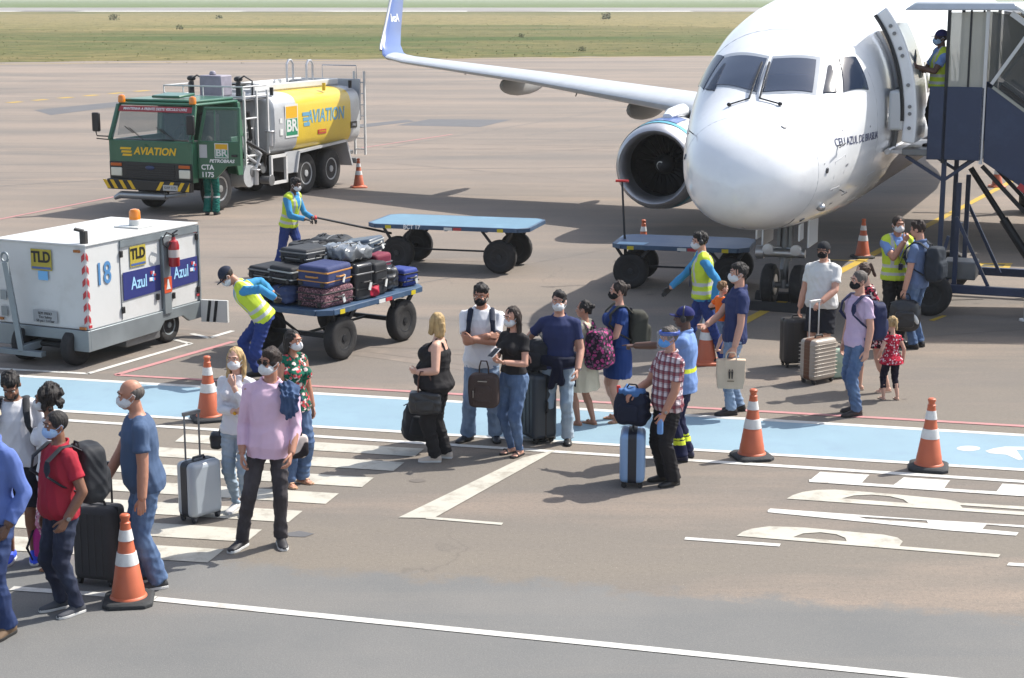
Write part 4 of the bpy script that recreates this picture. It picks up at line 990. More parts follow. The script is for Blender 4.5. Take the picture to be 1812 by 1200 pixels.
for y in (-.44, .44):
    q = MB(); sg = math.copysign(1, y); q.poly([(-.55, y+sg*.14, .0), (-.55, y-sg*.08, .0), (-.55, y-sg*.02, .12), (-.55, y+sg*.06, .14)], (1.1, 0, 0)); q.build('chock_bar', M('chock_rubber', (34, 34, 36), .8, var=.1), ch, bevel=.01)
# ------------------------------------------------------------------ fuel truck (local: front faces -y, its left side is +x)
def wheel(parent, c, r, wd, hub=None, name='wheel', n=26, axis=(1, 0, 0), rimr=.56, dish=.25):
    """tyre with tread, rim and hub; c is the wheel centre"""
    c = V(c); ax = V(axis).normalized(); b = c-ax*(wd/2)
    q = MB(); q.lathe(b, ax, [(r*.50, wd*.10), (r*.60, wd*.04), (r*.80, 0), (r*.93, wd*.05), (r*.99, wd*.16), (r, wd*.32), (r*1.004, wd*.5), (r, wd*.68), (r*.99, wd*.84), (r*.93, wd*.95), (r*.80, wd), (r*.60, wd*.96), (r*.5, wd*.9)], n)
    t = q.build(name, mTy, parent, smooth=True, ang=50)
    hub = hub or mGyM
    q = MB(); q.lathe(b, ax, [(r*.08, wd*.30), (r*.42, wd*.30), (r*.50, wd*.08), (r*rimr, wd*.05), (r*rimr, wd*.95), (r*.50, wd*.92), (r*.42, wd*(.92-dish)), (r*.18, wd*(.92-dish)), (r*.16, wd*.98), (r*.02, wd*1.0)], n); q.build('rim', hub, t, smooth=True, ang=40)
    q = MB(); x, y = frame(ax)
    for i in range(8):
        a = 2*math.pi*i/8; p = b+x*(r*.30*math.cos(a))+y*(r*.30*math.sin(a)); q.cyl(p+ax*(wd*.3), p+ax*(wd*(.97-dish)), r*.035, r*.035, 6)
    q.build('wheel_nuts', hub, t)
    return t
mGreen = M('truck_green_paint', (38, 90, 66), .32, var=.05, vs=1.5, coat=.25, wear=((60, 100, 78), .5, 3))
mSil = M('tank_silver_paint', (172, 175, 178), .4, .2, var=.04, vs=1.2, wear=((120, 122, 124), .4, 2))
mYel = M('tank_yellow_paint', (204, 174, 42), .35, var=.04, vs=1.5, coat=.15, wear=((190, 156, 40), .4, 2.5))
mWhP = M('white_gloss_paint', (196, 197, 196), .35, var=.03, vs=1.5, wear=((168, 166, 160), .5, 2.0))
mCh = M('chassis_dark', (30, 31, 33), .7, var=.15, vs=5)
mAmb = M('amber_lens', (206, 118, 10), .2, coat=.5)
mGls = glass('vehicle_glass', (120, 140, 140), .22)
mYS, mGS, mWS = M('sticker_yellow', (206, 158, 10), .5), M('sticker_green', (10, 120, 84), .5), M('sticker_white', (200, 202, 200), .5)
tb = R(-23.5)
p = G(394, 373); tq = Matrix.Rotation(tb, 3, 'Z') @ V(1.0, 0, 0)
tk = empty('fuel_truck', 'green cab fuel tanker truck with a yellow and silver tank on the apron', 'truck', (p.x-tq.x, p.y-tq.y, 0), tb)
tk.scale = (.965, .965, .965)
# origin under the front axle centre
q = MB(); q.box((0, 2.6, .86), (.82, 7.6, .20)); q.box((-.36, 2.6, .72), (.10, 6.85, .3)); q.box((.36, 2.6, .72), (.10, 6.85, .3)); q.cyl((-1, 0, .52), (1, 0, .52), .07); q.box((0, 3.95, .52), (1.4, .22, .22)); q.box((0, 5.25, .52), (1.4, .22, .22)); q.box((0, .4, .75), (1.5, 1.6, .3)); q.build('chassis', mCh, tk, bevel=.01)
# cab shell from side profile (y, z) swept over the width, with real openings for glass
yf, yb = -1.32, .78
def cabw(z): return 1.15-(.10*max(0, (z-1.75))/.9)
q = MB()
q.poly([(-1.15, yf, .78), (-1.15, yf-.02, 1.02), (-1.15, yf-.02, 1.72), (-1.15, yb, 1.72), (-1.15, yb, .78), (-1.15, .58, .78), (-1.15, .50, 1.03), (-1.15, .30, 1.18), (-1.15, -.30, 1.18), (-1.15, -.50, 1.03), (-1.15, -.58, .78)], (.06, 0, 0))
q.build('side_panel', mGreen, tk, bevel=.015)
q = MB(); q.poly([(1.09, yf, .78), (1.09, yf-.02, 1.02), (1.09, yf-.02, 1.72), (1.09, -1.12, 1.72), (1.09, -1.12, .78)], (.06, 0, 0)); q.build('side_panel', mGreen, tk, bevel=.015); q = MB(); q.poly([(1.09, .58, .78), (1.09, .50, 1.03), (1.09, .30, 1.18), (1.09, .30, 1.72), (1.09, yb, 1.72), (1.09, yb, .78)], (.06, 0, 0)); q.build('side_panel', mGreen, tk, bevel=.015)
q = MB(); q.box((0, yf+.02, 1.46), (2.3, .07, .52)); q.build('front_panel', mGreen, tk, bevel=.02)
q = MB(); q.box((0, yb-.03, 1.65), (2.2, .06, 1.7)); q.box((0, -.2, 1.12), (2.1, 1.9, .08)); q.build('cab_back', mGreen, tk, bevel=.015)
q = MB()
q.poly([(-1.07, yf+.30, 2.50), (1.07, yf+.30, 2.50), (1.07, yb, 2.50), (-1.07, yb, 2.50)], (0, 0, .07)); q.poly([(-1.02, yf+.42, 2.57), (1.02, yf+.42, 2.57), (.98, yb-.06, 2.57), (-.98, yb-.06, 2.57)], (0, 0, .07)); q.build('roof', mGreen, tk, bevel=.04, seg=3)
for s in (1, -1):
    q = MB(); q.bar((s*1.12, yf, 1.70), (s*1.05, yf+.30, 2.52), .09, .10); q.build('windscreen_pillar', mGreen, tk, bevel=.015)
    q = MB(); q.bar((s*1.12, yb-.08, 1.70), (s*1.05, yb-.08, 2.52), .12, .16); q.build('rear_pillar', mGreen, tk, bevel=.015)
q = MB(); q.poly([(-1.07, yf-.0, 1.76), (1.07, yf-.0, 1.76), (1.0, yf+.29, 2.48), (-1.0, yf+.29, 2.48)], (0, .012, .004)); ws = q.build('windscreen', mGls, tk)
q = MB(); q.poly([(-1.02, yf+.232, 2.36), (1.02, yf+.232, 2.36), (1.0, yf+.282, 2.485), (-1.0, yf+.282, 2.485)], (0, -.012, .004)); q.build('sun_strip', M('strip_red', (150, 50, 58), .6), ws)
mWL = M('lettering_white', (225, 225, 225), .5); mYL = M('lettering_yellow', (214, 172, 14), .5); mNv = M('lettering_blue', (74, 122, 168), .5)
text('MANTENHA A FRENTE DESTE VEICULO LIVRE', .088, mWL, ws, (0, yf+.236, 2.425), Matrix.Rotation(R(-22), 3, 'X') @ FRONT, sp=.98, bold=.015)
q = MB(); q.poly([(-1.09, yf+.25, 1.80), (-1.09, yb-.2, 1.80), (-1.05, yb-.2, 2.46), (-1.05, yf+.38, 2.46)], (.01, 0, 0)); q.build('side_window', mGls, tk)
q = MB(); q.box((-.5, .1, 1.5), (.5, .5, .22)); q.box((-.5, .38, 1.9), (.5, .14, .75)); q.build('seat', M('seat_grey', (66, 66, 70), .9), tk, bevel=.05)
q = MB(); q.box((.5, .1, 1.5), (.5, .5, .22)); q.box((.5, .38, 1.9), (.5, .14, .75)); q.build('seat', M('seat_grey', (66, 66, 70), .9), tk, bevel=.05)
q = MB(); q.box((0, yf+.25, 1.66), (2.0, .4, .14)); q.tube([V(.5+.22*math.cos(a), yf+.52+.08*math.sin(a), 1.86+.2*math.sin(a)) for a in [2*math.pi*i/18 for i in range(19)]], .016, 6); q.bar((.5, yf+.3, 1.7), (.5, yf+.52, 1.86), .05, .05); q.build('dashboard', mBk, tk, bevel=.01)
# door, open at its hinge near the windscreen
dr = R(-82); hx, hy = 1.16, -1.12
dm = Matrix.Translation((hx, hy, 0)) @ Matrix.Rotation(dr, 4, 'Z')
def dput(o): o.matrix_local = dm; return o
q = MB(); q.poly([(-.03, 0, .88), (-.03, .42, .88), (-.03, .56, 1.0), (-.03, .72, 1.17), (-.03, 1.06, 1.2), (-.03, 1.06, 1.74), (-.03, 0, 1.74)], (.06, 0, 0)); q.bar((0, .03, 1.7), (-.05, .20, 2.50), .06, .07); q.bar((0, 1.03, 1.7), (-.05, 1.03, 2.50), .06, .07); q.bar((-.05, .17, 2.48), (-.05, 1.06, 2.48), .06, .06); q.bar((-.02, .42, 1.74), (-.05, .42, 2.48), .03, .03)
door = dput(q.build('door', mGreen, tk, bevel=.012))
q = MB(); q.poly([(0, .06, 1.74), (0, 1.02, 1.74), (-.05, 1.02, 2.45), (-.05, .20, 2.45)], (.008, 0, 0)); q.build('door_glass', mGls, door)
SIDE = side_rot(R(90))
def BR(parent, c, wd, hg, rot, nrm):
    """square station emblem: yellow over green with white letters"""
    c = V(c); u = rot @ V(1, 0, 0); v = rot @ V(0, 1, 0); n_ = V(nrm)
    def rect(nm, mat, x0, x1, y0, y1, d):
        q = MB(); q.poly([c+u*(a*wd)+v*(b*hg)+n_*d for a, b in ((x0, y0), (x1, y0), (x1, y1), (x0, y1))], n_*.002); return q.build(nm, mat, parent)
    rect('emblem_border', mWS, -.5, .5, -.5, .5, .003); rect('emblem_yellow', mYS, -.44, .44, .08, .44, .006); rect('emblem_green', mGS, -.44, .44, -.44, .06, .006)
    text('BR', wd*.66, mWS, parent, c+v*(-.16*hg)+n_*.010, rot, bold=.03, sp=1.08)
BR(door, (.032, .60, 1.53), .34, .34, SIDE, (1, 0, 0))
text('PETROBRAS', .105, mWL, door, (.034, .60, 1.29), SIDE, bold=.025, shear=.2, sp=1.1)
q = MB(); q.box((.045, .92, 1.42), (.03, .14, .05)); q.build('handle', mBk, door, bevel=.008)
text('CTA', .16, mWL, door, (.034, .24, 1.14), SIDE, bold=.025); text('1175', .16, mWL, door, (.034, .24, .97), SIDE, bold=.025)
me = text_mesh('AVIATION', .235, .002, 1.05, .03, .22); me.transform(Matrix.Translation((.12, yf-.02, 1.47)) @ FRONT.to_4x4()); me.materials.clear(); link('lettering', me, mYL, tk)
q = MB()
for i in range(3): q.poly([(-.82+.03*i, yf-.018, 1.55-.075*i), (-.52+.01*i, yf-.018, 1.55-.075*i), (-.54+.01*i, yf-.018, 1.50-.075*i), (-.84+.03*i, yf-.018, 1.50-.075*i)], (0, -.004, 0))
q.build('wing_stripes', mYL, tk)
# grille, lamps, bumper
q = MB(); q.box((0, yf, 1.02), (2.28, .08, .40)); gr = q.build('grille', M('grille_black', (24, 26, 26), .5), tk, bevel=.01)
q = MB()
for i in range(6): q.box((0, yf-.05, .88+i*.055), (1.35, .02, .022))
q.build('grille_bars', mDkM, gr)
q = MB(); q.ell((0, yf-.06, 1.10), (.13, .015, .05), None, 16, 8); q.build('badge', M('badge_navy', (30, 50, 90), .3), gr, smooth=True)
for s in (1, -1):
    q = MB(); q.box((s*.94, yf-.045, .98), (.30, .05, .2)); l_ = q.build('headlight', M('headlight_lens', (206, 206, 190), .1, coat=1), tk, bevel=.02)
    q = MB(); q.box((s*.94, yf-.045, 1.15), (.30, .05, .07)); q.build('turn_signal', M('signal_orange', (178, 84, 20), .3), tk, bevel=.01)
def hazard_tex(m, n, l, b, mp):
    pass
q = MB(); q.box((0, yf-.08, .70), (2.30, .16, .24)); bp = q.build('bumper', M('bumper_black', (22, 22, 22), .5), tk, bevel=.02)
for x0, dx in ((-1.13, -1), (-.93, -1), (-.68, -1), (-.44, -1), (.22, 1), (.50, 1), (.78, 1), (1.02, 1)):
    q = MB(); w2 = .10; q.poly([(x0-dx*.0, yf-.163, .60), (x0+w2, yf-.163, .60), (min(1.14, x0+w2+.13*dx*-1*-1), yf-.163, .80), (x0+.13*dx*-1*-1, yf-.163, .80)][::1], (0, -.003, 0)); q.build('hazard_stripe', mYL, bp)
q = MB(); q.box((.62, yf-.170, .67), (.40, .006, .13)); pl = q.build('number_plate', M('plate_grey', (170, 172, 170), .5), bp); text('KWP 1175', .09, mBk, pl, (.62, yf-.174, .67), FRONT, sp=.8)
q = MB(); q.cyl((-.85, yf-.02, .44), (.35, yf+.05, .44), .09, .09, 14); q.cyl((-1.02, yf-.06, .36), (-.85, yf-.02, .44), .05, .085, 12); q.cyl((.35, yf+.05, .44), (.8, yf+.2, .5), .05, .05, 10); q.build('exhaust_silencer', M('aluminised_steel', (160, 162, 164), .4, .7), tk, smooth=True)
# roof fittings
for s in (1, -1):
    q = MB(); q.lathe((s*.98, yf+.32, 2.56), (0, 0, 1), [(.085, 0), (.085, .12), (.07, .16), (.02, .18)], 16); q.build('beacon', mAmb, tk, smooth=True)
q = MB(); q.poly([(-.32, -.75, 2.66), (.45, -.75, 2.66), (.45, -.1, 2.70), (-.32, -.1, 2.70)], (0, 0, .06)); q.build('roof_hatch', mGreen, tk, bevel=.02)
for s in (1, -1):
    x = s*1.24; dxm = .22 if s < 0 else .06
    q = MB(); q.tube([(s*1.12, yf+.05, 1.78), (s*(1.12+dxm+.04), yf-.14, 1.80), (s*(1.12+dxm+.08), yf-.14, 1.95)], .016, 6); q.tube([(s*1.12, yf+.05, 1.7), (s*(1.12+dxm+.06), yf-.14, 1.74)], .014, 6); mr = q.build('mirror_arm', mBk, tk)
    q = MB(); q.box((s*(1.16+dxm), yf-.15, 2.12), (.20, .09, .44)); q.build('mirror', mBk, mr, bevel=.03)
for x0 in (-.62, .25):
    q = MB(); q.bar((x0+.45, yf-.03, 1.74), (x0, yf+.06, 2.0), .018, .012); q.bar((x0-.10, yf+.035, 2.03), (x0+.14, yf+.03, 1.88), .02, .012); q.build('windscreen_wiper', mBk, tk)
q = MB(); q.poly([(.032, .05, 1.36), (.032, .24, 1.36), (.032, .24, 1.66), (.032, .05, 1.66)], (.006, 0, 0)); q.build('notice_sticker', M('sticker_pale', (176, 178, 180), .6), door)
# wheels
mAlw = M('alloy_wheel', (170, 172, 174), .3, .8, var=.1, vs=10)
wheel(tk, (1.02-.14, 0, .52), .52, .28, mAlw); wheel(tk, (-1.02+.14, 0, .52), .52, .28, mCh)
for y in (3.95, 5.25):
    for s in (1, -1): wheel(tk, (s*(1.05-.15), y, .52), .52, .28, M('wheel_pale_grey', (160, 162, 164), .5)); wheel(tk, (s*(.57), y, .52), .52, .28, mCh)
# tank
def tsec(y, sc=1.0, n=32):
    pr = []
    for i in range(n):
        a = 2*math.pi*i/n; c, s_ = math.cos(a), math.sin(a); e = .42
        pr.append(V(math.copysign(abs(c)**e, c)*1.20*sc, y, 1.86+math.copysign(abs(s_)**e, s_)*.78*sc))
    return pr
y0, ya, yb2, y1 = 2.15, 3.25, 6.05, 6.55
q = MB(); q.mi = 0; q.rings([tsec(y0-.06, .9), tsec(y0-.02, .96), tsec(y0+.04, 1)], cap=True); q.rings([tsec(y0+.04), tsec(ya)], cap=False); q.mi = 1; q.rings([tsec(ya), tsec(yb2)], cap=False); q.mi = 0; q.rings([tsec(yb2), tsec(y1), tsec(y1+.06, .97), tsec(y1+.12, .9)], cap=False); q.f.append(tuple(len(q.v)-1-i for i in range(32))); q.m.append(0)
tank = q.build('tank', [mSil, mYel], tk, smooth=True, ang=35)
q = MB(); q.box((-.05, 4.4, 2.66), (1.15, 4.3, .12)); q.box((-.62, 4.4, 2.74), (.08, 4.3, .16)); q.box((.52, 4.4, 2.74), (.08, 4.3, .16)); q.build('top_coaming', mWhP, tank, bevel=.02)
for y in (3.0, 5.6): q = MB(); q.lathe((-.05, y, 2.72), (0, 0, 1), [(.32, 0), (.32, .06), (.28, .09), (.1, .11)], 20); q.build('manhole_cover', mGyM, tank, smooth=True)
q = MB(); q.box((-.2, 2.75, 2.82), (.5, .6, .05)); q.build('rubber_mat', mBk, tank, bevel=.01)
for x in (-.35, .25): q = MB(); q.tube([(x, 5.4, 2.7), (x, 5.4, 3.22), (x, 5.5, 3.32), (x, 5.62, 3.32), (x, 5.72, 3.22), (x, 5.72, 2.7)], .03, 8); q.build('grab_rail', mAl, tank, smooth=True)
BR(tank, (1.203, 2.98, 1.93), .62, .82, SIDE, (1, 0, 0))
mTb = M('lettering_teal_blue', (96, 150, 176), .5)
text('AVIATION', .46, mTb, tank, (1.203, 4.72, 1.96), SIDE, bold=.02, shear=.15, sp=.9)
q = MB()
for i in range(3): q.poly([(1.201, 3.52+.03*i, 2.10-.13*i), (1.201, 3.86+.01*i, 2.10-.13*i), (1.201, 3.86+.01*i, 2.01-.13*i), (1.201, 3.52+.03*i, 2.01-.13*i)], (.006, 0, 0))
q.build('wing_stripes', mTb, tank)
q = MB(); q.box((1.203, 4.5, 1.56), (.01, .42, .11)); pn_ = q.build('warning_sticker', M('sticker_red', (170, 40, 36), .5), tank); text('INFLAMAVEL', .06, mYL, tank, (1.212, 4.5, 1.56), SIDE)
q = MB(); q.box((1.203, 6.2, 1.62), (.01, .34, .17)); q.build('rear_sticker', mBk, tank); text('1863', .10, mWL, tank, (1.212, 6.2, 1.62), SIDE)
q = MB(); q.poly([(1.203, 2.42, 1.9), (1.203, 2.54, 1.9), (1.203, 2.54, 2.02), (1.203, 2.42, 2.02)], (.006, 0, 0)); q.build('hazard_label', mWS, tank); q = MB(); q.poly([(1.203, 2.42, 1.6), (1.203, 2.56, 1.6), (1.203, 2.56, 1.76), (1.203, 2.42, 1.76)], (.006, 0, 0)); q.build('hazard_label', mWS, tank)
q = MB(); q.poly([(-.3, y0-.065, 1.5), (.35, y0-.065, 1.5), (.35, y0-.065, 2.0), (-.3, y0-.065, 2.0)], (0, -.01, 0)); q.build('front_plate', M('plate_pale', (140, 144, 148), .5), tank)
for x, y, mm in ((1.0, 2.4, mBk), (1.05, 4.9, mYel), (1.05, 6.3, mBk)): q = MB(); q.cyl((x, y, 2.58), (x, y, 2.78), .045, .05, 10); q.build('marker_lamp', mm, tank, smooth=True)
# rear ladder frame, cabinet
q = MB(); q.box((0, 6.78, 2.25), (2.2, .08, 1.1)); q.build('rear_panel', mSil, tk, bevel=.02)
q = MB()
for x in (.85, 1.16): q.bar((x, 6.9, .75), (x, 6.9, 3.0), .05, .05)
for i in range(7): q.bar((.85, 6.9, .9+i*.3), (1.16, 6.9, .9+i*.3), .03, .03)
q.build('rear_ladder', mWhP, tk)
q = MB(); q.tube([(-.1, 6.85, 2.8), (-.1, 6.85, 3.15), (.95, 6.85, 3.15), (.95, 6.85, 2.8)], .018, 6); q.build('rear_guard_rail', mAl, tk)
q = MB(); q.box((0, 6.55, .62), (2.2, .12, .14)); q.box((.9, 6.3, .85), (.1, .6, .1)); q.build('rear_bumper', mGyM, tk, bevel=.01)
# mudguard and side frame
q = MB()
for (a, b) in (((3.2, .62), (3.35, 1.12)), ((3.35, 1.12), (5.8, 1.22)), ((5.8, 1.22), (6.1, .55))): q.bar((.78, a[0], a[1]), (.78, b[0], b[1]), .06, .84, V(1, 0, 0)); q.bar((-.78, a[0], a[1]), (-.78, b[0], b[1]), .06, .84, V(1, 0, 0))
q.build('mudguard', mSil, tk)
q = MB(); q.poly([(1.1, 2.75, .62), (1.1, 3.22, .62), (1.1, 3.35, 1.16), (1.1, 2.75, 1.16)], (.04, 0, 0)); q.build('side_skirt', mSil, tk)
q = MB(); q.bar((1.16, 2.02, .42), (1.16, 2.02, 1.12), .07, .07); q.bar((1.16, 2.72, .42), (1.16, 2.72, 1.12), .07, .07); q.bar((1.16, 2.0, .45), (1.16, 2.74, .45), .07, .07); q.bar((1.16, 2.0, 1.1), (1.16, 2.74, 1.1), .07, .07); q.build('valve_cabinet_frame', mWhP, tk)
# pump bay behind the cab: reels, pipes, hoses, platform rail
random.seed(11)
q = MB(); q.cyl((.5, 1.1, .72), (1.12, 1.1, .72), .27, .27, 22); q.build('fuel_tank_drum', mSil, tk, smooth=True)
for i in range(24):
    q = MB(); x = random.uniform(.6, 1.14); y = random.uniform(.9, 2.05); z = random.uniform(.55, 1.7)
    if i % 3 == 0: q.cyl((x, y, z-.15), (x, y, z+.2), .07, .07, 12); q.cyl((x, y, z+.2), (x, y, z+.23), .12, .12, 12)
    elif i % 3 == 1: q.cyl((x-.15, y, z), (x+.12, y, z), .10, .10, 14); q.cyl((x+.12, y, z), (x+.15, y, z), .14, .14, 14)
    else: q.box((x, y, z), (.2, .25, .3))
    q.build('pump_fitting', (mAl, mGyM, mWhP)[i % 3], tk, bevel=.008)
for i in range(11):
    a = V(random.uniform(.6, 1.12), random.uniform(.95, 1.9), random.uniform(.6, 1.1)); b = V(random.uniform(.6, 1.12), random.uniform(.95, 1.95), random.uniform(1.4, 2.3)); m_ = (a+b)/2+V(.1, random.uniform(-.3, .3), 0)
    q = MB(); q.tube([a, a.lerp(m_, .6), m_, m_.lerp(b, .6), b], random.choice((.028, .04, .05)), 8); q.build('fuel_hose', mBk if i % 2 else mSil, tk, smooth=True)
for (a, b) in (((1.12, .95, 1.0), (1.12, .95, 2.75)), ((1.12, 1.5, 1.0), (1.12, 1.5, 2.75)), ((1.12, 2.0, 1.2), (1.12, 2.0, 2.75)), ((-1.1, .9, 1.2), (-1.1, .9, 2.7))):
    q = MB(); q.bar(a, b, .05, .05); q.build('frame_post', mWhP, tk)
q = MB(); q.tube([(1.12, .95, 1.3), (1.12, 1.0, 1.2), (1.12, 1.45, 1.2), (1.12, 1.5, 1.3)], .03, 8); q.tube([(1.12, .95, 2.1), (1.12, 1.5, 2.1)], .025, 6); q.build('side_step_rail', mWhP, tk)
q = MB(); q.box((0, 1.45, 2.55), (2.2, 1.1, .05)); q.build('service_platform', mGyM, tk)
q = MB(); q.box((.4, 1.5, 1.75), (.9, .7, 1.5)); q.box((-.5, 1.5, 1.6), (.8, .8, 1.3)); q.build('pump_housing', mGyM, tk, bevel=.03)
q = MB()
for z in (2.62, 2.86): q.tube([(1.12, .9, z), (-1.12, .9, z), (-1.12, 1.95, z)], .02, 6); q.tube([(1.12, .9, z), (1.12, 1.95, z)], .02, 6)
for x in (-1.12, -.56, 0, .56, 1.12): q.bar((x, .9, 2.55), (x, .9, 2.86), .025, .025)
q.build('platform_rail', mWhP, tk)
for x in (-.62, .72): q = MB(); q.cyl((x, 1.35, 2.57), (x, 1.35, 2.95), .07, .06, 12); q.ell((x, 1.35, 3.02), (.11, .11, .07), None, 12, 8); q.tube([(x, 1.3, 2.98), (x+.2, 1.3, 3.1), (x+.36, 1.4, 2.98), (x+.36, 1.4, 2.6)], .022, 6); q.build('hose_nozzle', mDkM, tk, smooth=True)
q = MB(); q.box((-.02, 1.5, 2.85), (.62, .5, .5)); q.cyl((-.1, 1.5, 3.1), (-.1, 1.5, 3.2), .09, .06, 12); q.build('control_box', M('box_lilac_grey', (134, 130, 142), .6, var=.15, vs=6), tk, bevel=.03)
for i in range(6):
    q = MB(); x = -.9+i*.36; q.cyl((x, 1.7, 2.57), (x, 1.7, 2.57+random.uniform(.15, .4)), .05, .05, 10); q.build('roof_valve', (mGyM, mGreen, mAl)[i % 3], tk, smooth=True)

# ------------------------------------------------------------------ ground power unit
ga = R(-25)
p = G(160, 652); gp = empty('ground_power_unit', 'white ground power unit trailer marked 18 with fire extinguisher on its side', 'power unit', (p.x, p.y, 0), ga)
# origin under the corner between tow end (-y) and the long side (+x side at x=0); body spans x -1.52..0, y 0..2.5
mGal = M('galvanised_steel', (134, 142, 146), .5, .5, var=.12, vs=2.5)
q = MB(); q.box((-.76, 1.25, 1.06), (1.50, 2.46, 1.12)); bd = q.build('body', mWhP, gp, bevel=.015)
q = MB(); q.box((-.76, 1.25, 1.625), (1.54, 2.5, .025)); q.build('roof_panel', mWhP, gp, bevel=.006)
q = MB(); q.bar((.0, .72, 1.555), (.0, 2.5, 1.555), .03, .09); q.bar((0, 2.49, .5), (0, 2.49, 1.6), .04, .03); q.build('edge_trim', mGal, gp)
q = MB(); q.poly([(-1.56, -.03, .50), (.02, -.03, .50), (.02, -.03, .22), (-.25, -.03, .22), (-.36, -.03, .36), (-1.18, -.03, .36), (-1.3, -.03, .22), (-1.56, -.03, .22)], (0, .05, 0)); q.poly([(.02, .02, .50), (.02, 2.52, .50), (.02, 2.52, .26), (.02, 2.2, .26), (.02, 2.05, .36), (.02, 1.62, .36), (.02, 1.5, .24), (.02, .02, .22)], (-.05, 0, 0)); q.poly([(-1.56, .02, .50), (-1.56, 2.52, .50), (-1.56, 2.52, .26), (-1.56, .02, .22)], (.05, 0, 0)); q.box((-.76, 1.25, .42), (1.45, 2.45, .06)); q.build('chassis_frame', mGal, gp, bevel=.006)
q = MB(); q.poly([(.02, 2.52, .52), (.42, 2.60, .52), (.42, 2.60, .20), (.02, 2.52, .20)], (0, -.04, 0)); pnl = q.build('hazard_board', mWS, gp)
for x in (.10, .20): q = MB(); q.poly([(x, 2.485-.0+x*.2-.01, .205), (x+.045, 2.485+x*.2-.01, .205), (x+.085, 2.485+(x+.085)*.2-.005, .515), (x+.04, 2.485+(x+.04)*.2-.005, .515)], (0, -.006, 0)); q.build('hazard_stripe', mDkM, pnl)
q = MB(); q.box((-.2, 1.2, .22), (.34, .75, .2)); q.box((-.76, 1.0, .30), (.9, 1.5, .2)); q.build('fuel_tank', mGyM, gp, bevel=.02)
for x, y in ((-.30, .10), (-1.12, .10)): wheel(gp, (x, y, .25), .25, .17, mCh)
for x, y in ((-.16, 1.86), (-1.36, 1.86)): wheel(gp, (x, y, .25), .25, .17, mGal)
for y in (.1, 1.86): q = MB(); q.cyl((-1.28, y, .25), (-.22, y, .25), .04); q.build('axle', mCh, gp)
tb_ = MB(); tb_.bar((-1.0, -.16, .18), (-1.12, -.24, 1.38), .12, .07); tb_.box((-1.0, -.15, .16), (.72, .1, .07)); tb_.bar((-1.0, -.15, .2), (-.9, .12, .25), .1, .1); tb_.tube([V(-1.12+.055*math.cos(a), -.245, 1.44+.065*math.sin(a)) for a in [2*math.pi*i/14 for i in range(15)]], .018, 6); tb_.build('tow_bar', mGal, gp, bevel=.006)
q = MB(); q.cyl((-.10, .12, 1.62), (-.10, .12, 1.80), .055, .055, 12); q.bar((-.10, .12, 1.80), (-.2, .06, 1.83), .11, .03); q.build('exhaust_stack', M('sooty_steel', (60, 58, 56), .8), gp)
q = MB(); q.box((-.52, 1.75, 1.65), (.42, .42, .015)); q.lathe((-.52, 1.75, 1.655), (0, 0, 1), [(.085, 0), (.085, .08), (.08, .085)], 16); bs = q.build('beacon_base', M('clear_plastic', (190, 192, 190), .3), gp, smooth=True)
q = MB(); q.lathe((-.52, 1.75, 1.74), (0, 0, 1), [(.08, 0), (.078, .11), (.06, .14), (.02, .15)], 16); q.build('beacon', mAmb, gp, smooth=True)
text('18', .42, mNv, gp, (.0, .36, 1.20), SIDE, sp=.8, bold=.012)
mTLD = M('sign_mustard', (166, 150, 52), .6)
def tld(c, rot, n_, s=1.0):
    u, v, n_ = rot @ V(1, 0, 0), rot @ V(0, 1, 0), V(n_); c = V(c)
    q = MB(); q.poly([c+u*(a*.17*s)+v*(b*.14*s)+n_*.003 for a, b in ((-1, -1), (1, -1), (1, 1), (-1, 1))], n_*.003); o = q.build('maker_plate', mTLD, gp)
    text('TLD', .20*s, mBk, o, c+v*(.03*s)+n_*.010, rot, bold=.03, sp=.85)
    q = MB(); q.poly([c+u*(a*.155*s)+v*(b*s)+n_*.007 for a, b in ((-1, -.125), (1, -.125), (1, -.095), (-1, -.095))], n_*.002); q.build('plate_underline', mPB, o)
tld((-.72, -.0, 1.40), FRONT, (0, -1, 0)); tld((.0, 1.10, 1.35), SIDE, (1, 0, 0))
q = MB(); q.poly([(-.78, -.005, 1.13), (-.62, -.005, 1.13), (-.62, -.005, 1.25), (-.78, -.005, 1.25)], (0, -.004, 0)); q.build('blue_label', M('label_sky_blue', (110, 170, 215), .5), gp)
q = MB(); q.poly([(-.90, -.005, .56), (-.50, -.005, .56), (-.50, -.005, .72), (-.90, -.005, .72)], (0, -.004, 0)); lb = q.build('data_plate', M('label_grey', (150, 152, 154), .6), gp)
for i, s_ in enumerate(('SEM FREIO', 'Tire Safety', '50 psi / 3.4 bar')): text(s_, .05, mDkM, lb, (-.70, -.011, .68-.05*i), FRONT)
for z in (.60, .82): q = MB(); q.poly([(-1.44, -.005, z), (-1.34, -.005, z), (-1.34, -.005, z+.13), (-1.44, -.005, z+.13)], (0, -.006, 0)); q.build('vent', mGal, gp)
for x, z in ((-1.49, 1.55), (-.12, 1.55), (-1.46, .56), (-.08, .53)): q = MB(); q.box((x, -.012, z), (.10, .02, .035)); q.build('marker_lamp', M('marker_orange', (150, 90, 34), .4), gp)
mRW = M('reflector_red', (170, 50, 56), .5)
for i in range(6):
    z = .58+i*.165
    q = MB(); q.poly([(-.055, -.004, z), (-.005, -.004, z+.05), (-.005, -.004, z+.13), (-.055, -.004, z+.08)], (0, -.004, 0)); q.build('red_stripe', mRW, gp)
    q = MB(); q.poly([(.0, .02, z+.05), (.0, .06, z), (.0, .06, z+.08), (.0, .02, z+.13)], (.004, 0, 0)); q.build('red_stripe', mRW, gp)
mNvy = M('panel_navy_vinyl', (38, 46, 108), .5)
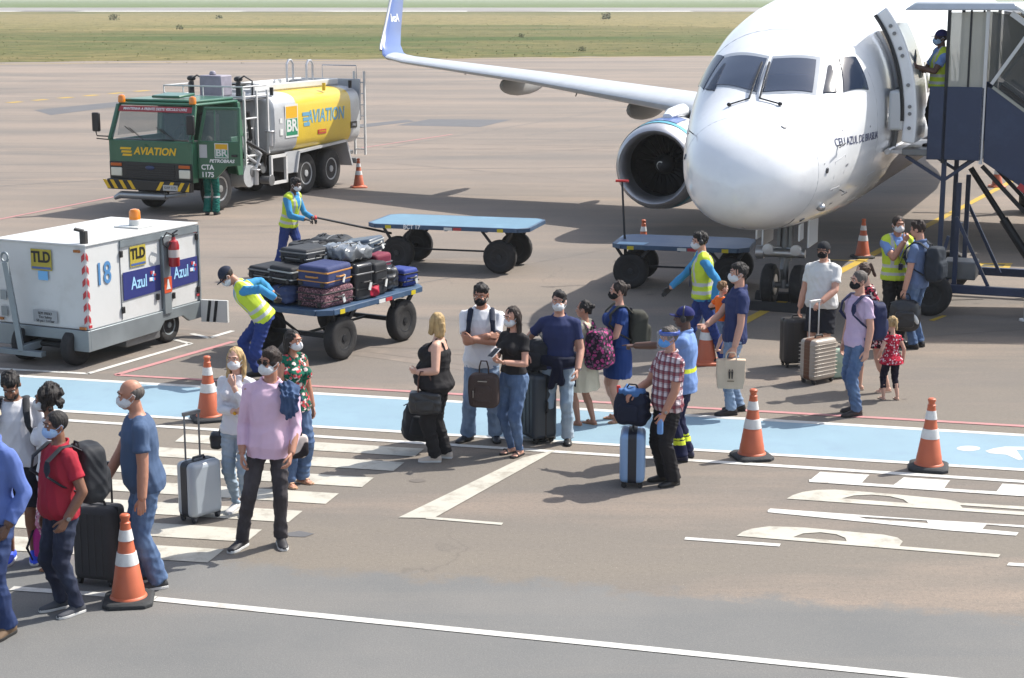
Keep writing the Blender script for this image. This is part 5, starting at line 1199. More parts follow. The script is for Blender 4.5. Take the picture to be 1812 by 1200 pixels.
for (a, b) in ((.76, 1.58), (1.80, 2.46)):
    q = MB(); q.poly([(.0, a, .78+.0), (.0, b, .80), (.0, b, 1.16), (.0, a, 1.16)], (.005, 0, 0)); o = q.build('banner', mNvy, gp)
    text('Azul', .235, M('lettering_pale_blue', (150, 196, 226), .5), o, (.008, a+.34 if a < 1 else a+.26, .98), SIDE, bold=.015, sp=.82)
    random.seed(5)
    q = MB(); cx = a+.64 if a < 1 else a+.545
    for i in range(9):
        q.mi = i % 3; yy, zz = cx+random.uniform(-.055, .055), 1.02+random.uniform(-.06, .06); q.box((.008, yy, zz), (.004+.0008*i, random.uniform(.03, .055), random.uniform(.03, .05)))
    q.build('emblem', [M('emblem_blue', (96, 160, 210), .5), M('emblem_white', (210, 212, 214), .5), M('emblem_red', (170, 60, 70), .5)], o)
q = MB(); q.box((.02, 1.69, 1.0), (.05, .16, 1.1)); q.build('side_post', mGal, gp, bevel=.008)
for y in (.72, 1.60, 1.78): q = MB(); q.box((-.005, y, 1.03), (.012, .008, 1.0)); q.build('door_seam', M('seam_grey', (110, 112, 116), .6), gp)
for y, z in ((.73, 1.42), (.73, .66), (2.45, 1.44), (2.45, .68), (1.5, .72), (1.86, .68)): q = MB(); q.box((.012, y, z), (.03, .05, .09)); q.build('latch', mBk, gp, bevel=.006)
for y, z in ((2.42, 1.52), (2.44, .60), (.04, .55)): q = MB(); q.box((.006, y, z), (.012, .06, .035)); q.build('reflector', mRW, gp)
q = MB(); q.box((.048, 1.69, .86), (.006, .17, .22)); o = q.build('extinguisher_sign', M('sign_orange_red', (196, 78, 40), .5), gp)
q = MB(); q.poly([(.053, 1.64, .80), (.053, 1.74, .80), (.053, 1.715, .86), (.053, 1.70, .94), (.053, 1.67, .94), (.053, 1.665, .86)], (.003, 0, 0)); q.build('pictogram', mWS, o)
fx = empty('fire_extinguisher', 'red fire extinguisher hung on the side of the white power unit', 'extinguisher', gp.matrix_basis @ V(.13, 1.74, 1.12), ga)
q = MB(); q.lathe((0, 0, 0), (0, 0, 1), [(.085, 0), (.095, .02), (.095, .36), (.075, .43), (.035, .46), (.03, .50)], 18); fx.scale = (.82, .82, .82); cy = q.build('cylinder', M('extinguisher_red', (150, 26, 34), .3, coat=.3), fx, smooth=True)
q = MB(); q.lathe((0, 0, 0), (0, 0, 1), [(.0965, .16), (.0965, .29)], 18); q.build('label', M('label_pale', (186, 176, 172), .5), cy, smooth=True)
q = MB(); q.cyl((0, 0, .50), (0, 0, .55), .025); q.bar((-.0, -.02, .56), (0, .12, .60), .025, .02); q.bar((-.0, -.02, .53), (0, .11, .53), .025, .02); q.build('valve_handle', mDkM, fx)
q = MB(); q.tube([(0, -.02, .54), (0, -.18, .60), (-.02, -.27, .50), (-.02, -.26, .40), (-.02, -.14, .33), (0, -.09, .42)], .013, 6); q.build('hose', mBk, fx, smooth=True)

# ------------------------------------------------------------------ baggage carts
mCart = M('cart_blue_paint', (54, 78, 106), .5, var=.10, vs=3, wear=((96, 116, 130), .6, 4))
mDeck = M('cart_deck_blue', (92, 126, 146), .5, var=.06, vs=1.5, wear=((120, 158, 178), .5, 2))
mYM = M('reflector_yellow', (190, 172, 30), .5)
def cart(label, loc, rz, L, Wd, hz, wb, tr, deck, wr=.32, handle=None, group='flat baggage carts'):
    """flat cart: long axis local x, deck top at hz"""
    c = empty('baggage_cart', label, 'cart', (loc.x, loc.y, 0), rz, group)
    q = MB(); ch_ = .16; pts = [(-L/2+ch_, -Wd/2), (L/2-ch_, -Wd/2), (L/2, -Wd/2+ch_), (L/2, Wd/2-ch_), (L/2-ch_, Wd/2), (-L/2+ch_, Wd/2), (-L/2, Wd/2-ch_), (-L/2, -Wd/2+ch_)]
    q.poly([(x*.985, y*.985, hz-.02) for x, y in pts], (0, 0, .022)); q.build('deck', deck, c)
    q = MB()
    for i in range(8):
        a, b = pts[i], pts[(i+1) % 8]; q.bar((a[0], a[1], hz-.035), (b[0], b[1], hz-.035), .045, .075)
    for x in (-L/4, 0, L/4): q.bar((x, -Wd/2, hz-.06), (x, Wd/2, hz-.06), .05, .06)
    q.build('deck_frame', mCart, c, bevel=.006)
    for i, x in enumerate((-L*.36, L*.34)):
        for s in (1, -1):
            q = MB(); q.box((x, s*(Wd/2+.024), hz-.045), (.11, .006, .06)); q.build('reflector', mYM, c)
    for x, m_ in ((.05, mWS), (.22, mRW)): q = MB(); q.box((x, -(Wd/2+.024), hz-.045), (.15, .006, .05)); q.build('reflector', m_, c)
    for sx_ in (1, -1):
        q = MB()
        for s in (1, -1):
            q.bar((sx_*wb/2, s*tr/2*.92, wr), (sx_*(wb/2-.32), s*Wd*.44, hz-.06), .045, .05); q.bar((sx_*wb/2, s*tr/2*.92, wr), (sx_*(wb/2+.24), s*Wd*.44, hz-.06), .045, .05)
        q.bar((sx_*wb/2, -tr/2, wr), (sx_*wb/2, tr/2, wr), .06, .06); q.build('axle_frame', mDkM, c)
        for s in (1, -1): wheel(c, (sx_*wb/2, s*tr/2, wr), wr, .17, mDkM, rimr=.6, axis=(0, s, 0))
    q = MB(); q.bar((-wb/2, 0, wr), (wb/2, 0, wr), .03, .03); q.build('tie_rod', mDkM, c)
    if handle:
        a, b = V(handle[0]), V(handle[1])
        q = MB(); q.cyl(a, b, .022, .018, 8); q.bar(a+V(0, .1, 0), a.lerp(b, .35), .03, .03); q.bar(a-V(0, .1, 0), a.lerp(b, .35), .03, .03); hb = q.build('tow_handle', mDkM, c)
        d = V(handle[2]).normalized()*.11; q = MB(); q.cyl(b-d, b+d, .022, .022, 8); q.build('grip', M('grip_red', (196, 44, 40), .5), hb)
    return c
a_ = R(60); f1 = G(603, 636)
def placed(fr, rz, lx, ly): o = Matrix.Rotation(rz, 3, 'Z') @ V(lx, ly, 0); return V(fr.x-o.x, fr.y-o.y, 0)
# cart with luggage: long axis at 60 degrees (front wheel on the right is local (-wb/2,-tr/2))
c1 = placed(f1, R(60), -.74, -.60)
cart1 = cart('blue baggage cart loaded with a heap of suitcases, pulled by a bending handler', c1, R(60), 2.45, 1.45, .74, 1.48, 1.20, mCart, .30, handle=None)
hp_ = G(462, 640); hp_.z = .82; hl = Matrix.Rotation(R(-60), 3, 'Z') @ (hp_-V(c1.x, c1.y, 0))
q = MB(); q.cyl((-.85, 0, .32), hl, .02, .018, 8); hb = q.build('tow_handle', mDkM, cart1); q = MB(); q.cyl(hl+V(-.05, .10, 0), hl+V(.05, -.10, 0), .02, .02, 8); q.build('grip', mDkM, hb)
f2 = G(885, 484); c2 = placed(f2, R(-15), .95, -.55)
cart2 = cart('empty flat baggage cart with a long pale blue deck, beside the loaded cart', c2, R(-15), 2.95, 1.45, .83, 1.90, 1.10, mDeck, .30, handle=None)
hp_ = G(561, 492); hp_.z = 1.06; hl = Matrix.Rotation(R(15), 3, 'Z') @ (hp_-V(c2.x, c2.y, 0))
q = MB(); q.cyl((-1.3, .1, .55), hl, .022, .018, 8); hb = q.build('tow_handle', mDkM, cart2); q = MB(); q.cyl(hl+V(-.05, .12, 0), hl+V(.05, -.12, 0), .022, .022, 8); q.build('grip', M('grip_red', (196, 44, 40), .5), hb)
text('BCT 17', .10, mWL, cart2, (-.62, -1.45/2-.028, .795), FRONT, bold=.02)
f3 = G(1116, 510); c3 = placed(f3, R(-14), -.82, -.52)
cart3 = cart('small flat baggage cart with dark blue deck and upright red handle under the nose', c3, R(-14), 2.25, 1.30, .75, 1.64, 1.04, M('cart_deck_dark_blue', (50, 78, 112), .5, var=.1, vs=2, wear=((90, 112, 134), .6, 3)), .30, handle=((-1.0, 0, .32), (-1.12, .2, 1.72), (1, 0, 0)))
q = MB(); q.poly([(-1.05, -.62, .754), (-.60, -.62, .754), (-.55, -.35, .754), (-1.05, -.35, .754)], (0, 0, .004)); q.build('pale_sheet', M('pale_blue_sheet', (130, 168, 196), .5), cart3)
# ------------------------------------------------------------------ boarding stairs (local: +x away from the jet, +y aft)
mNavy = M('stair_navy_paint', (38, 52, 80), .45, var=.07, vs=1.2, wear=((58, 74, 102), .5, 3))
mClear = glass('clear_acrylic', (176, 176, 168), .66, .12); mSmoke = glass('smoked_acrylic', (70, 76, 82), .62, .06)
p = G(1643, 559); ST0 = V(p.x, p.y, 0); STR = R(-A0)
st = empty('boarding_stairs', 'navy blue mobile boarding stairs with glazed canopy at the front door of the jet', 'stairs', ST0, STR)
def STW(x, y, z=0): return ST0+Matrix.Rotation(STR, 3, 'Z') @ V(x, y, z)
FZ = 2.52
q = MB(); q.box((.10, 1.2, FZ-.05), (1.3, 1.9, .10)); q.build('platform_floor', mGyM, st, bevel=.01)
q = MB(); q.box((-.62, 1.2, FZ-.06), (.3, 1.7, .05)); q.cyl((-.78, .3, FZ-.06), (-.78, 2.1, FZ-.06), .045, .045, 10); q.build('front_buffer', mAl, st, smooth=True)
for y in (.27, 2.13):
    q = MB(); q.box((.225, y, FZ+.40), (.81, .05, 1.1)); q.build('platform_panel', mNavy, st, bevel=.01)
    for x in (.06, .62): q = MB(); q.bar((x, y, FZ-.2), (x, y, 4.60), .05, .05); q.build('canopy_post', mDkM if x < .1 else mAl, st)
    q = MB(); q.bar((.38, y, 3.45), (.38, y, 4.60), .03, .03); q.build('canopy_post', mDkM, st)
    q = MB(); q.box((.22, y, 4.02), (.29, .012, 1.1)); q.box((.50, y, 4.02), (.22, .012, 1.1)); q.build('canopy_pane', mClear, st)
    # flank of the flight, smoked glazing and its frame
    q = MB(); q.poly([(.66, y-.025, FZ+.95), (.80, y-.025, FZ+.92), (4.9, y-.025, FZ-2.05), (4.9, y-.025, .14), (4.2, y-.025, .14), (.66, y-.025, FZ-.16)], (0, .05, 0)); fl = q.build('flank_panel', mNavy, st, bevel=.008)
    q = MB(); q.bar((.74, y-.0, FZ+.955), (4.9, y-.0, FZ-2.02), .07, .04); q.build('handrail', M('rail_pale', (150, 152, 146), .4, .5), fl)
    q = MB(); q.bar((.86, y, FZ+.98), (4.9, y, FZ-1.90), .10, .05); q.build('glazing_seal', mBk, fl)
    q = MB(); q.poly([(.68, y-.006, FZ+1.02), (.68, y-.006, 4.58), (1.0, y-.006, 4.52), (4.9, y-.006, 1.72), (4.9, y-.006, .72)], (0, .012, 0)); q.build('side_glazing', mSmoke, st)
    q = MB(); q.bar((.95, y, 4.56), (4.9, y, 1.74), .06, .08); q.bar((.72, y, FZ+1.0), (1.25, y, 4.34), .05, .05); q.bar((1.9, y, FZ+.2), (2.3, y, 3.6), .05, .05); q.build('glazing_frame', mAl, st)
    q = MB(); q.box((1.30, y-.032, FZ-.62+.05), (.26, .006, .09), M4=Matrix.Rotation(R(36), 3, 'Y')); q.build('reflector', mRW, fl)
    q = MB(); q.box((1.52, y-.032, FZ-.78+.05), (.24, .006, .09), M4=Matrix.Rotation(R(36), 3, 'Y')); q.build('reflector', mWS, fl)
q = MB()
for i in range(14): q.box((.85+i*.27, 1.2, FZ-.10-i*.178), (.28, 1.7, .05)); q.box((.98+i*.27, 1.2, FZ-.19-i*.178), (.03, 1.7, .18))
q.build('steps', mGyM, st)
q = MB(); q.poly([(-.60, .12, 4.60), (1.08, .12, 4.60), (1.0, .2, 4.72), (-.44, .2, 4.72)], (0, 2.1, 0)); q.build('canopy_roof', M('canopy_grey', (168, 176, 184), .5, var=.05), st, bevel=.03)
q = MB(); q.poly([(1.0, .15, 4.64), (4.9, .15, 1.84), (4.9, 2.25, 1.84), (1.0, 2.25, 4.64)], (.02, 0, .03)); q.build('flight_roof', glass('roof_acrylic', (170, 178, 184), .55, .15), st)
# lifting frame, chassis
for x, y, z0, z1 in ((.08, .35, .45, FZ-.1), (.30, .55, .35, 2.0), (.08, 2.05, .45, FZ-.1), (.30, 1.85, .35, 2.0)):
    q = MB(); q.bar((x, y, z0), (x, y, z1), .07, .07); q.build('lift_post', mNavy, st)
for y in (.35, 2.05):
    for a, b in (((.08, y, 2.05), (-.5, y, FZ-.12)), ((.08, y, 2.05), (.55, y, FZ-.12)), ((.30, y, 1.5), (.85, y, .40)), ((.20, y, 1.2), (.02, y, .40))):
        q = MB(); q.bar(a, b, .05, .05); q.build('brace', mNavy, st)
q = MB(); q.cyl((.42, .9, 2.2), (1.7, .9, .35), .045, .045, 10); q.cyl((.95, .9, 1.43), (1.7, .9, .35), .07, .07, 10); q.build('lift_cylinder', mDkM, st)
for y in (.55, 1.6):
    q = MB(); q.bar((.62, y, FZ-.25), (2.4, y, .45), .06, .06); q.build('support_strut', mDkM, st)
q = MB(); q.bar((.15, .25, .40), (5.2, .25, .40), .10, .13); q.bar((.15, 2.2, .40), (5.2, 2.2, .40), .10, .13); q.bar((.15, 0, .42), (.15, 2.5, .42), .12, .12); q.bar((2.6, .2, .40), (2.6, 2.2, .40), .1, .1); q.build('chassis', mNavy, st, bevel=.01)
for y in (.05, 2.55): wheel(st, (.0, y, .33), .33, .22, mDkM, axis=(0, -1 if y < 1 else 1, 0))
for y in (.05, 2.55): wheel(st, (4.4, y, .33), .33, .22, mDkM, axis=(0, -1 if y < 1 else 1, 0))
for y in (.1, 2.35):
    q = MB(); q.cyl((1.42, y, .02), (1.42, y, .62), .035, .035, 10); q.cyl((1.42, y, 0.004), (1.42, y, .03), .10, .09, 14); q.build('stabiliser_leg', mAl, st, smooth=True)
q = MB(); q.box((.35, .9, .62), (.5, .5, .28)); q.build('hydraulic_unit', mGyM, st, bevel=.02)
# ------------------------------------------------------------------ traffic cones
mOr = M('cone_orange', (180, 92, 60), .5, var=.07, vs=6, wear=((176, 96, 66), .5, 9)); mCW = M('cone_white_band', (204, 205, 204), .4, var=.05, vs=8, wear=((160, 152, 146), .5, 10))
mCB = M('cone_rubber_base', (44, 46, 48), .8, var=.12, vs=8, bump=.2)
CN = {}
def cone(px, py, label, base='black', rz=10, h=.98):
    loc = G(px, py); g_ = 'traffic cones standing on the apron'
    if base in CN:
        o = copy_tree(CN[base]); o.location = loc; o.rotation_euler = (0, 0, R(rz)); o.scale = (h, h, h); tag(o, label, 'traffic cone', g_); return o
    o = empty('traffic_cone', label, 'traffic cone', loc, R(rz), g_); o.scale = (h, h, h); CN[base] = o
    q = MB(); pr = []
    for z, s_ in ((0.001, .205), (.03, .205), (.05, .185), (.052, .12)):
        c_ = .06*s_/.205; pr.append([V(x, y, z) for x, y in ((s_-c_, -s_), (s_, -s_+c_), (s_, s_-c_), (s_-c_, s_), (-s_+c_, s_), (-s_, s_-c_), (-s_, -s_+c_), (-s_+c_, -s_))])
    q.rings(pr); q.build('base', mCB if base == 'black' else mOr, o, bevel=.006)
    def rr(z): return .142-(.142-.040)*(z-.05)/(.68-.05)
    def band(nm, mat, z0, z1, off=0.0):
        q = MB(); q.lathe((0, 0, 0), (0, 0, 1), [(rr(z0)+off-.006, z0), (rr(z0)+off, z0+.002), (rr(z1)+off, z1-.002), (rr(z1)+off-.006, z1)], 32); return q.build(nm, mat, o, smooth=True)
    q = MB(); q.lathe((0, 0, 0), (0, 0, 1), [(.155, .05), (.15, .062), (rr(.07), .07), (rr(.155)+.003, .15), (rr(.16), .16), (rr(.335), .335), (rr(.335)-.004, .34), (rr(.54)-.004, .535), (rr(.54), .54), (rr(.67), .67), (.044, .69), (.034, .70), (.034, .72), (.042, .735), (.042, .755), (.03, .765), (.01, .765)], 32); q.build('cone_body', mOr, o, smooth=True)
    band('reflective_sleeve', mCW, .335, .44, .002); band('reflective_sleeve', mCW, .54, .635, .002)
    return o
cone(228, 1065, 'orange and white cone nearest the camera, beside the black suitcase and the man in scrubs', rz=8, h=.97)
cone(370, 742, 'orange cone on the blue walkway edge behind the woman in the white shirt', rz=20)
cone(1330, 810, 'orange cone on the white line right of the man in the plaid shirt', rz=12)
cone(1643, 829, 'orange cone on the white line above the painted letters, farthest right', rz=-15)
cone(1249, 643, 'orange cone with orange base behind the legs of the striding handler', 'orange', 5)
cone(635, 332, 'small orange cone with orange base standing behind the fuel truck', 'orange', 15)
cone(1138, 458, 'orange cone behind the small dark blue flat cart under the engine', rz=5, h=.96)
cone(1526, 456, 'orange cone right of the nose wheels, left of the man in a green vest', rz=8, h=.96)
cone(1764, 331, 'distant orange cone seen under the boarding stairs', 'orange', 0)
# ------------------------------------------------------------------ people
jn = lambda n, a, b: cloth(n, a, .85, tex=denim_tex(b))
jLt = jn('light_blue_denim', (104, 124, 150), (138, 155, 176)); jMd = jn('mid_blue_denim', (70, 90, 122), (102, 124, 154)); jDk = jn('dark_navy_denim', (40, 44, 60), (58, 66, 86)); jPale = jn('pale_blue_denim', (132, 150, 166), (166, 178, 188)); jCob = jn('cobalt_denim', (38, 50, 84), (58, 74, 114)); jCh = jn('charcoal_denim', (58, 55, 58), (78, 75, 78))
mkW, mkB, mkL = cloth('white_mask_cloth', (200, 202, 204)), cloth('black_mask_cloth', (32, 32, 34)), cloth('pale_blue_mask_cloth', (150, 176, 206))
shB, shG, shW = M('black_leather', (26, 25, 26), .4), M('grey_sneaker_mesh', (70, 72, 78), .8), M('white_sneaker', (190, 188, 186), .6)
soW = M('white_sole', (190, 190, 188), .7)
mBkC = cloth('black_cotton', (37, 36, 38)); mWhC = cloth('white_cotton', (204, 205, 210)); mNvC = cloth('navy_pique', (46, 54, 90)); mLB = cloth('light_blue_shirt_cotton', (112, 140, 190)); mUB = cloth('uniform_sky_blue', (62, 132, 178)); mUP = cloth('uniform_royal_blue', (42, 58, 112))
mHV = M('hi_vis_yellow', (182, 202, 62), .7, var=.08, vs=8, bump=.3, bs=16); mHV.node_tree.nodes['Principled BSDF'].inputs['Specular IOR Level'].default_value = .2
steel = M('watch_steel', (150, 150, 152), .25, 1.0); gold = M('watch_gold', (190, 150, 60), .3, 1.0)
def vest(shirt):
    def pt(x, y, h, z):
        m = np.zeros(len(x)); m[((h > .02) & (h < .065)) | ((h > .125) & (h < .17))] = 1
        m[(np.abs(np.abs(x)-.10) < .022) & (h > .17)] = 1; m[(y < 0) & (np.abs(x) < (h-.26)*.32) & (h > .26)] = 2
        return m
    return dict(name='hi_vis_vest', mat=[mHV, mRef, shirt], inf=.034, hem=-.05, up=.505, wr=.006, paint=pt, si=1, bust=False)
pocket = dict(L=dict(hL=(.225, -.07, -.05), eL=(.5, .9, -.1)), R=dict(hR=(-.225, -.07, -.05), eR=(-.5, .9, -.1)))
def headset(o, mb, T, Hd, HM, k, hs, arms, legs, rings, neck):
    mb.tube([Hd(.09*math.sin(a), .005, .03+.10*math.cos(a)) for a in [R(-95+i*19) for i in range(11)]], .011*hs, 8)
    for s in (1, -1): mb.ell(Hd(s*.092, .005, -.005), (.022*hs, .036*hs, .042*hs), HM, 10, 8)
    return 'headset', M('headset_black', (28, 28, 30), .4), dict(vx=.006)
def waist_jacket(o, mb, T, Hd, HM, k, hs, arms, legs, rings, neck):
    n = 20; mb.tube([T((.20)*math.cos(a), (.165)*math.sin(a)-.01, .04+.01*math.sin(2*a)) for a in [2*math.pi*i/n for i in range(n+1)]], .045*k, 8, 1.5)
    mb.ell(T(.02, -.19, .03), (.05*k, .04*k, .05*k)); mb.cap(T(.0, -.19, .02), T(-.06, -.17, -.24), .05*k, .045*k); mb.cap(T(.03, -.19, .02), T(.05, -.17, -.20), .05*k, .045*k)
    mb.rings([[T(x*1.0, y, h) for x, y in ((.2, .05), (.15, .17), (-.15, .17), (-.2, .05), (-.13, .12), (.13, .12))] for h in (.05, -.15, -.30)])
    return 'tied_jacket', cloth('midnight_knit', (22, 26, 44)), dict(vx=.01, wr=(.008, 16, 1))
def shield(o, mb, T, Hd, HM, k, hs, arms, legs, rings, neck):
    mb.tube([Hd(.094*math.cos(a), .01+.110*math.sin(a), .06) for a in [2*math.pi*i/20 for i in range(21)]], .012*hs, 8, 2.0)
    return 'visor_band', M('visor_blue', (40, 70, 150), .4), dict(vx=.005)
def lanyard(o, mb, T, Hd, HM, k, hs, arms, legs, rings, neck):
    mb.tube([T(.06, .07, .52), T(.09, -.03, .535), T(.05, -.155, .35), T(0, -.165, .2), T(-.05, -.155, .35), T(-.09, -.03, .535), T(-.06, .07, .52)], .009*k, 6); mb.box(T(0, -.172, .15), (.06*k, .012, .09*k))
    return 'lanyard', M('lanyard_dark', (30, 34, 60), .6), dict(vx=.006)
def beard(o, mb, T, Hd, HM, k, hs, arms, legs, rings, neck):
    mb.ell(Hd(0, -.040, -.075), (.062*hs, .062*hs, .050*hs), HM)
    return 'beard', hairm('black'), dict(vx=.007)
def TKW(x, y): return V(*(tk.matrix_basis @ V(x, y, 0)))
PX, TR, CT, AP = 'passengers queueing in face masks', 'passengers queueing in face masks', 'c', 'ground crew at work on the apron'
person('blue_shirt', 'person in a bright blue long sleeved shirt, cut off by the left edge', (-14, 1122), -30, 1.80, g=1.1, skin='dark', top=dict(mat=cloth('cornflower_cotton', (88, 108, 166)), sleeve=1.9, collar=True), bottom=dict(type='jeans', mat=jCob, ankle=.07), shoes=('shoe', M('brown_suede', (96, 76, 56), .8)), cap_=cloth('beige_canvas', (176, 166, 140)), hair=('buzz', 'black'), mask=mkW, fL=(.12, .02), fR=(-.10, .12), group=PX, hyaw=-10, **pocket['L'])
person('white_tee', 'bearded person in white T-shirt looking down, wearing bright blue trainers', (40, 992), 8, 1.73, skin='brown', hpitch=38, hair=('short', 'black'), top=dict(mat=mWhC, sleeve=.6), bottom=dict(type='shorts', mat=cloth('dark_shorts', (36, 38, 46))), shoes=('shoe', M('bright_blue_trainer', (30, 70, 200), .6), soW), extra=(beard,), group=PX)
person('curly', 'person with a black curly afro mostly hidden behind the man in the red shirt', (100, 1002), -80, 1.58, 'f', skin='brown', hair=('afro', 'black'), top=dict(mat=mWhC, sleeve=.55), bottom=dict(type='pants', mat=cloth('pink_print_cotton', (176, 120, 140), tex=floral_tex([(200, 190, 190), (120, 60, 90)], 26)), ankle=.07), shoes=('sandal', M('tan_leather', (150, 110, 80), .6)), mask=mkW, group=PX)
person('red_polo', 'person in a red polo shirt with dark jeans and black backpack, pale blue mask', (122, 1081), -48, 1.64, g=1.06, belly=.05, skin='brown', hair=('buzz', 'black'), top=dict(mat=cloth('red_pique', (156, 42, 56)), sleeve=.6, collar=True, hem=-.08, name='polo_shirt'), bottom=dict(type='jeans', mat=jDk), shoes=('shoe', shG, soW), mask=mkL, watch=(1, steel), fL=(.10, .0), fR=(-.10, -.04), group=PX, **pocket['L'])
person('scrubs', 'balding person in slate blue scrubs top and jeans, nearest of those facing left', (262, 1036), -72, 1.76, g=1.12, belly=.05, skin='tan', hair=('buzz', 'grey', 0, 'bald'), top=dict(mat=cloth('slate_scrubs', (70, 88, 116)), sleeve=.62, hem=-.10, name='scrubs_top'), bottom=dict(type='jeans', mat=jMd, ankle=.085), shoes=('shoe', M('dark_grey_shoe', (52, 54, 56), .7), soW), mask=mkW, lean=7, hR=(-.16, -.34, -.04), hL=(.27, -.08, -.10), fL=(.10, .05), fR=(-.10, .0), group=PX)
person('white_blouse', 'blonde person in a white blouse holding a hand to the face, beside the cone', (424, 908), -14, 1.60, 'f', skin='fair', g=.95, hair=('long', 'blonde', .24), top=dict(mat=mWhC, sleeve=1.75, collar=True, hem=-.07, name='blouse'), bottom=dict(type='jeans', mat=jPale, ankle=.045), shoes=('shoe', shW, soW), mask=mkW, hL=(.05, -.19, .46), eL=(.35, -.3, -1), nL=(0, 1, .1), curlL=.6, hR=(.08, -.21, .20), eR=(-.7, .2, -.6), nR=(0, .8, .3), watch=(-1, gold), fL=(.08, -.02), fR=(-.07, .06), group=PX)
person('pink_shirt', 'person in a pale pink long sleeved shirt with hands in dark trousers, head turned left', (468, 966), 4, 1.80, side=3, pelx=.09, g=.93, belly=.02, skin='tan', hyaw=-38, hair=('short', 'dkbrown'), top=dict(mat=cloth('pale_pink_cotton', (206, 176, 196)), sleeve=1.75, collar=True, hem=-.12, flare=.03, wr=.011), bottom=dict(type='jeans', mat=jCh, ankle=.064, inf=.012), shoes=('shoe', M('black_trainer', (34, 33, 38), .6), soW), mask=mkW, glasses=True, fL=(.14, -.0), fR=(-.19, -.05), toeL=12, toeR=28, hL=(.20, -.16, -.05), eL=(.4, .9, -.1), hR=(-.22, -.08, -.08), eR=(-.3, .9, -.1), watch=(-1, steel), group=PX)
person('green_floral', 'person in a green floral sleeveless top and blue jeans, looking right', (524, 858), 48, 1.58, 'f', g=1.1, skin='tan', hair=('longback', 'black', .22), hyaw=12, top=dict(mat=cloth('green_floral_cotton', (22, 92, 74), tex=floral_tex([(210, 190, 186), (180, 60, 70), (16, 60, 50)], 17)), hem=-.08, name='floral_top'), bottom=dict(type='jeans', mat=jMd, ankle=.09), shoes=('sandal', M('beige_leather', (190, 150, 120), .6)), mask=mkW, hR=(-.25, -.10, -.06), group=PX)
person('black_tank', 'blonde person in a black sleeveless top and black trousers, seen from behind', (776, 814), -98, 1.58, 'f', g=1.3, belly=.14, skin='fair', hair=('bob', 'blonde'), top=dict(mat=mBkC, straps=True, up=.40, hem=-.08, name='tank_top'), bottom=dict(type='pants', mat=mBkC, ankle=.075), shoes=('shoe', M('beige_trainer', (184, 172, 160), .7), soW), hL=(.17, -.20, .15), eL=(.7, .9, -.5), dL=(-.3, -1, .1), nL=(-1, .3, .2), hR=(-.27, -.14, -.12), fL=(.09, -.05), fR=(-.10, .05), hyaw=-48, group=PX)
person('white_polo', 'person in a white polo shirt and black mask with arms folded', (853, 779), -2, 1.76, g=1.06, belly=.02, skin='tan', hpitch=12, hyaw=-8, hair=('short', 'black'), top=dict(mat=mWhC, sleeve=.66, collar=True, hem=-.10, name='polo_shirt'), bottom=dict(type='jeans', mat=jLt, ankle=.085), shoes=('shoe', M('dark_loafer', (38, 40, 46), .4)), mask=mkB, hL=(-.09, -.245, .25), eL=(1, .15, -.5), nL=(0, 1, .2), dL=(-1, .35, .1), hR=(.09, -.22, .285), eR=(-1, .15, -.5), nR=(0, 1, -.3), dR=(1, .5, -.1), fL=(.15, .0), fR=(-.15, -.03), toeR=35, group=PX)
person('black_tee', 'long haired person in a black T-shirt and tight blue jeans looking at a phone', (909, 805), -42, 1.61, 'f', skin='light', hair=('long', 'dkbrown', .34), hpitch=8, hyaw=-8, top=dict(mat=mBkC, sleeve=.5, hem=.05, name='crop_top'), bottom=dict(type='jeans', mat=jMd, ankle=.048, waist=.06), shoes=('sandal', M('black_slide', (26, 26, 28), .6)), mask=mkW, hR=(-.03, -.29, .25), eR=(-.6, .4, -.8), nR=(.2, .3, .9), hL=(.08, -.27, .22), eL=(.7, .5, -.7), nL=(-.4, .2, .9), curlL=.7, curlR=.7, watch=(1, M('watch_black', (24, 24, 26), .3)), fL=(.07, .0), fR=(-.08, .02), group=PX)
person('navy_polo', 'person in a navy polo shirt with a dark jacket tied round the waist', (990, 781), -10, 1.68, g=1.04, skin='light', hair=('short', 'black'), top=dict(mat=mNvC, sleeve=.62, collar=True, name='polo_shirt'), bottom=dict(type='jeans', mat=jPale, ankle=.075), shoes=('shoe', shB), mask=mkW, hR=(-.36, -.10, .10), eR=(-.5, .9, -.1), nR=(.2, .2, -1), hL=(.235, -.15, -.05), eL=(.4, .9, -.1), watch=(1, steel), extra=(waist_jacket,), fL=(.10, -.06), fR=(-.12, .03), toeR=35, group=PX)
person('cream_dress', 'short person with black hair in a cream dress and flip flops, seen from behind', (1036, 752), -122, 1.44, 'f', skin='tan', hair=('bun', 'black'), top=dict(mat=cloth('cream_linen', (196, 186, 164)), hem=.10, name='dress_top'), bottom=dict(type='skirt', mat=cloth('cream_linen', (196, 186, 164)), hem=-.42, flare=.06, waist=.17, bare=True, name='dress_skirt', pleat=1.3), shoes=('sandal', M('tan_leather', (150, 110, 80), .6)), fL=(.09, -.1), fR=(-.07, .05), hyaw=12, group=PX)
person('blue_dress', 'person in a royal blue short sleeved dress and black mask with an olive backpack', (1092, 745), -80, 1.63, 'f', g=1.12, skin='light', hair=('bun', 'dkbrown'), top=dict(mat=cloth('royal_blue_jersey', (32, 56, 108)), sleeve=.5, hem=.02, name='dress_top'), bottom=dict(type='skirt', mat=cloth('royal_blue_jersey', (32, 56, 108)), hem=-.36, flare=.0, waist=.15, pleat=.2, bare=True, name='dress_skirt'), shoes=('sandal', M('tan_leather', (150, 110, 80), .6)), mask=mkB, hL=(.10, -.30, .12), hR=(-.10, -.30, .12), nL=(0, .2, 1), nR=(0, .2, 1), group=PX)
def band_p(x, y, h, z): return (((z > .20) & (z < .25)) | ((z > .265) & (z < .285))).astype(float)
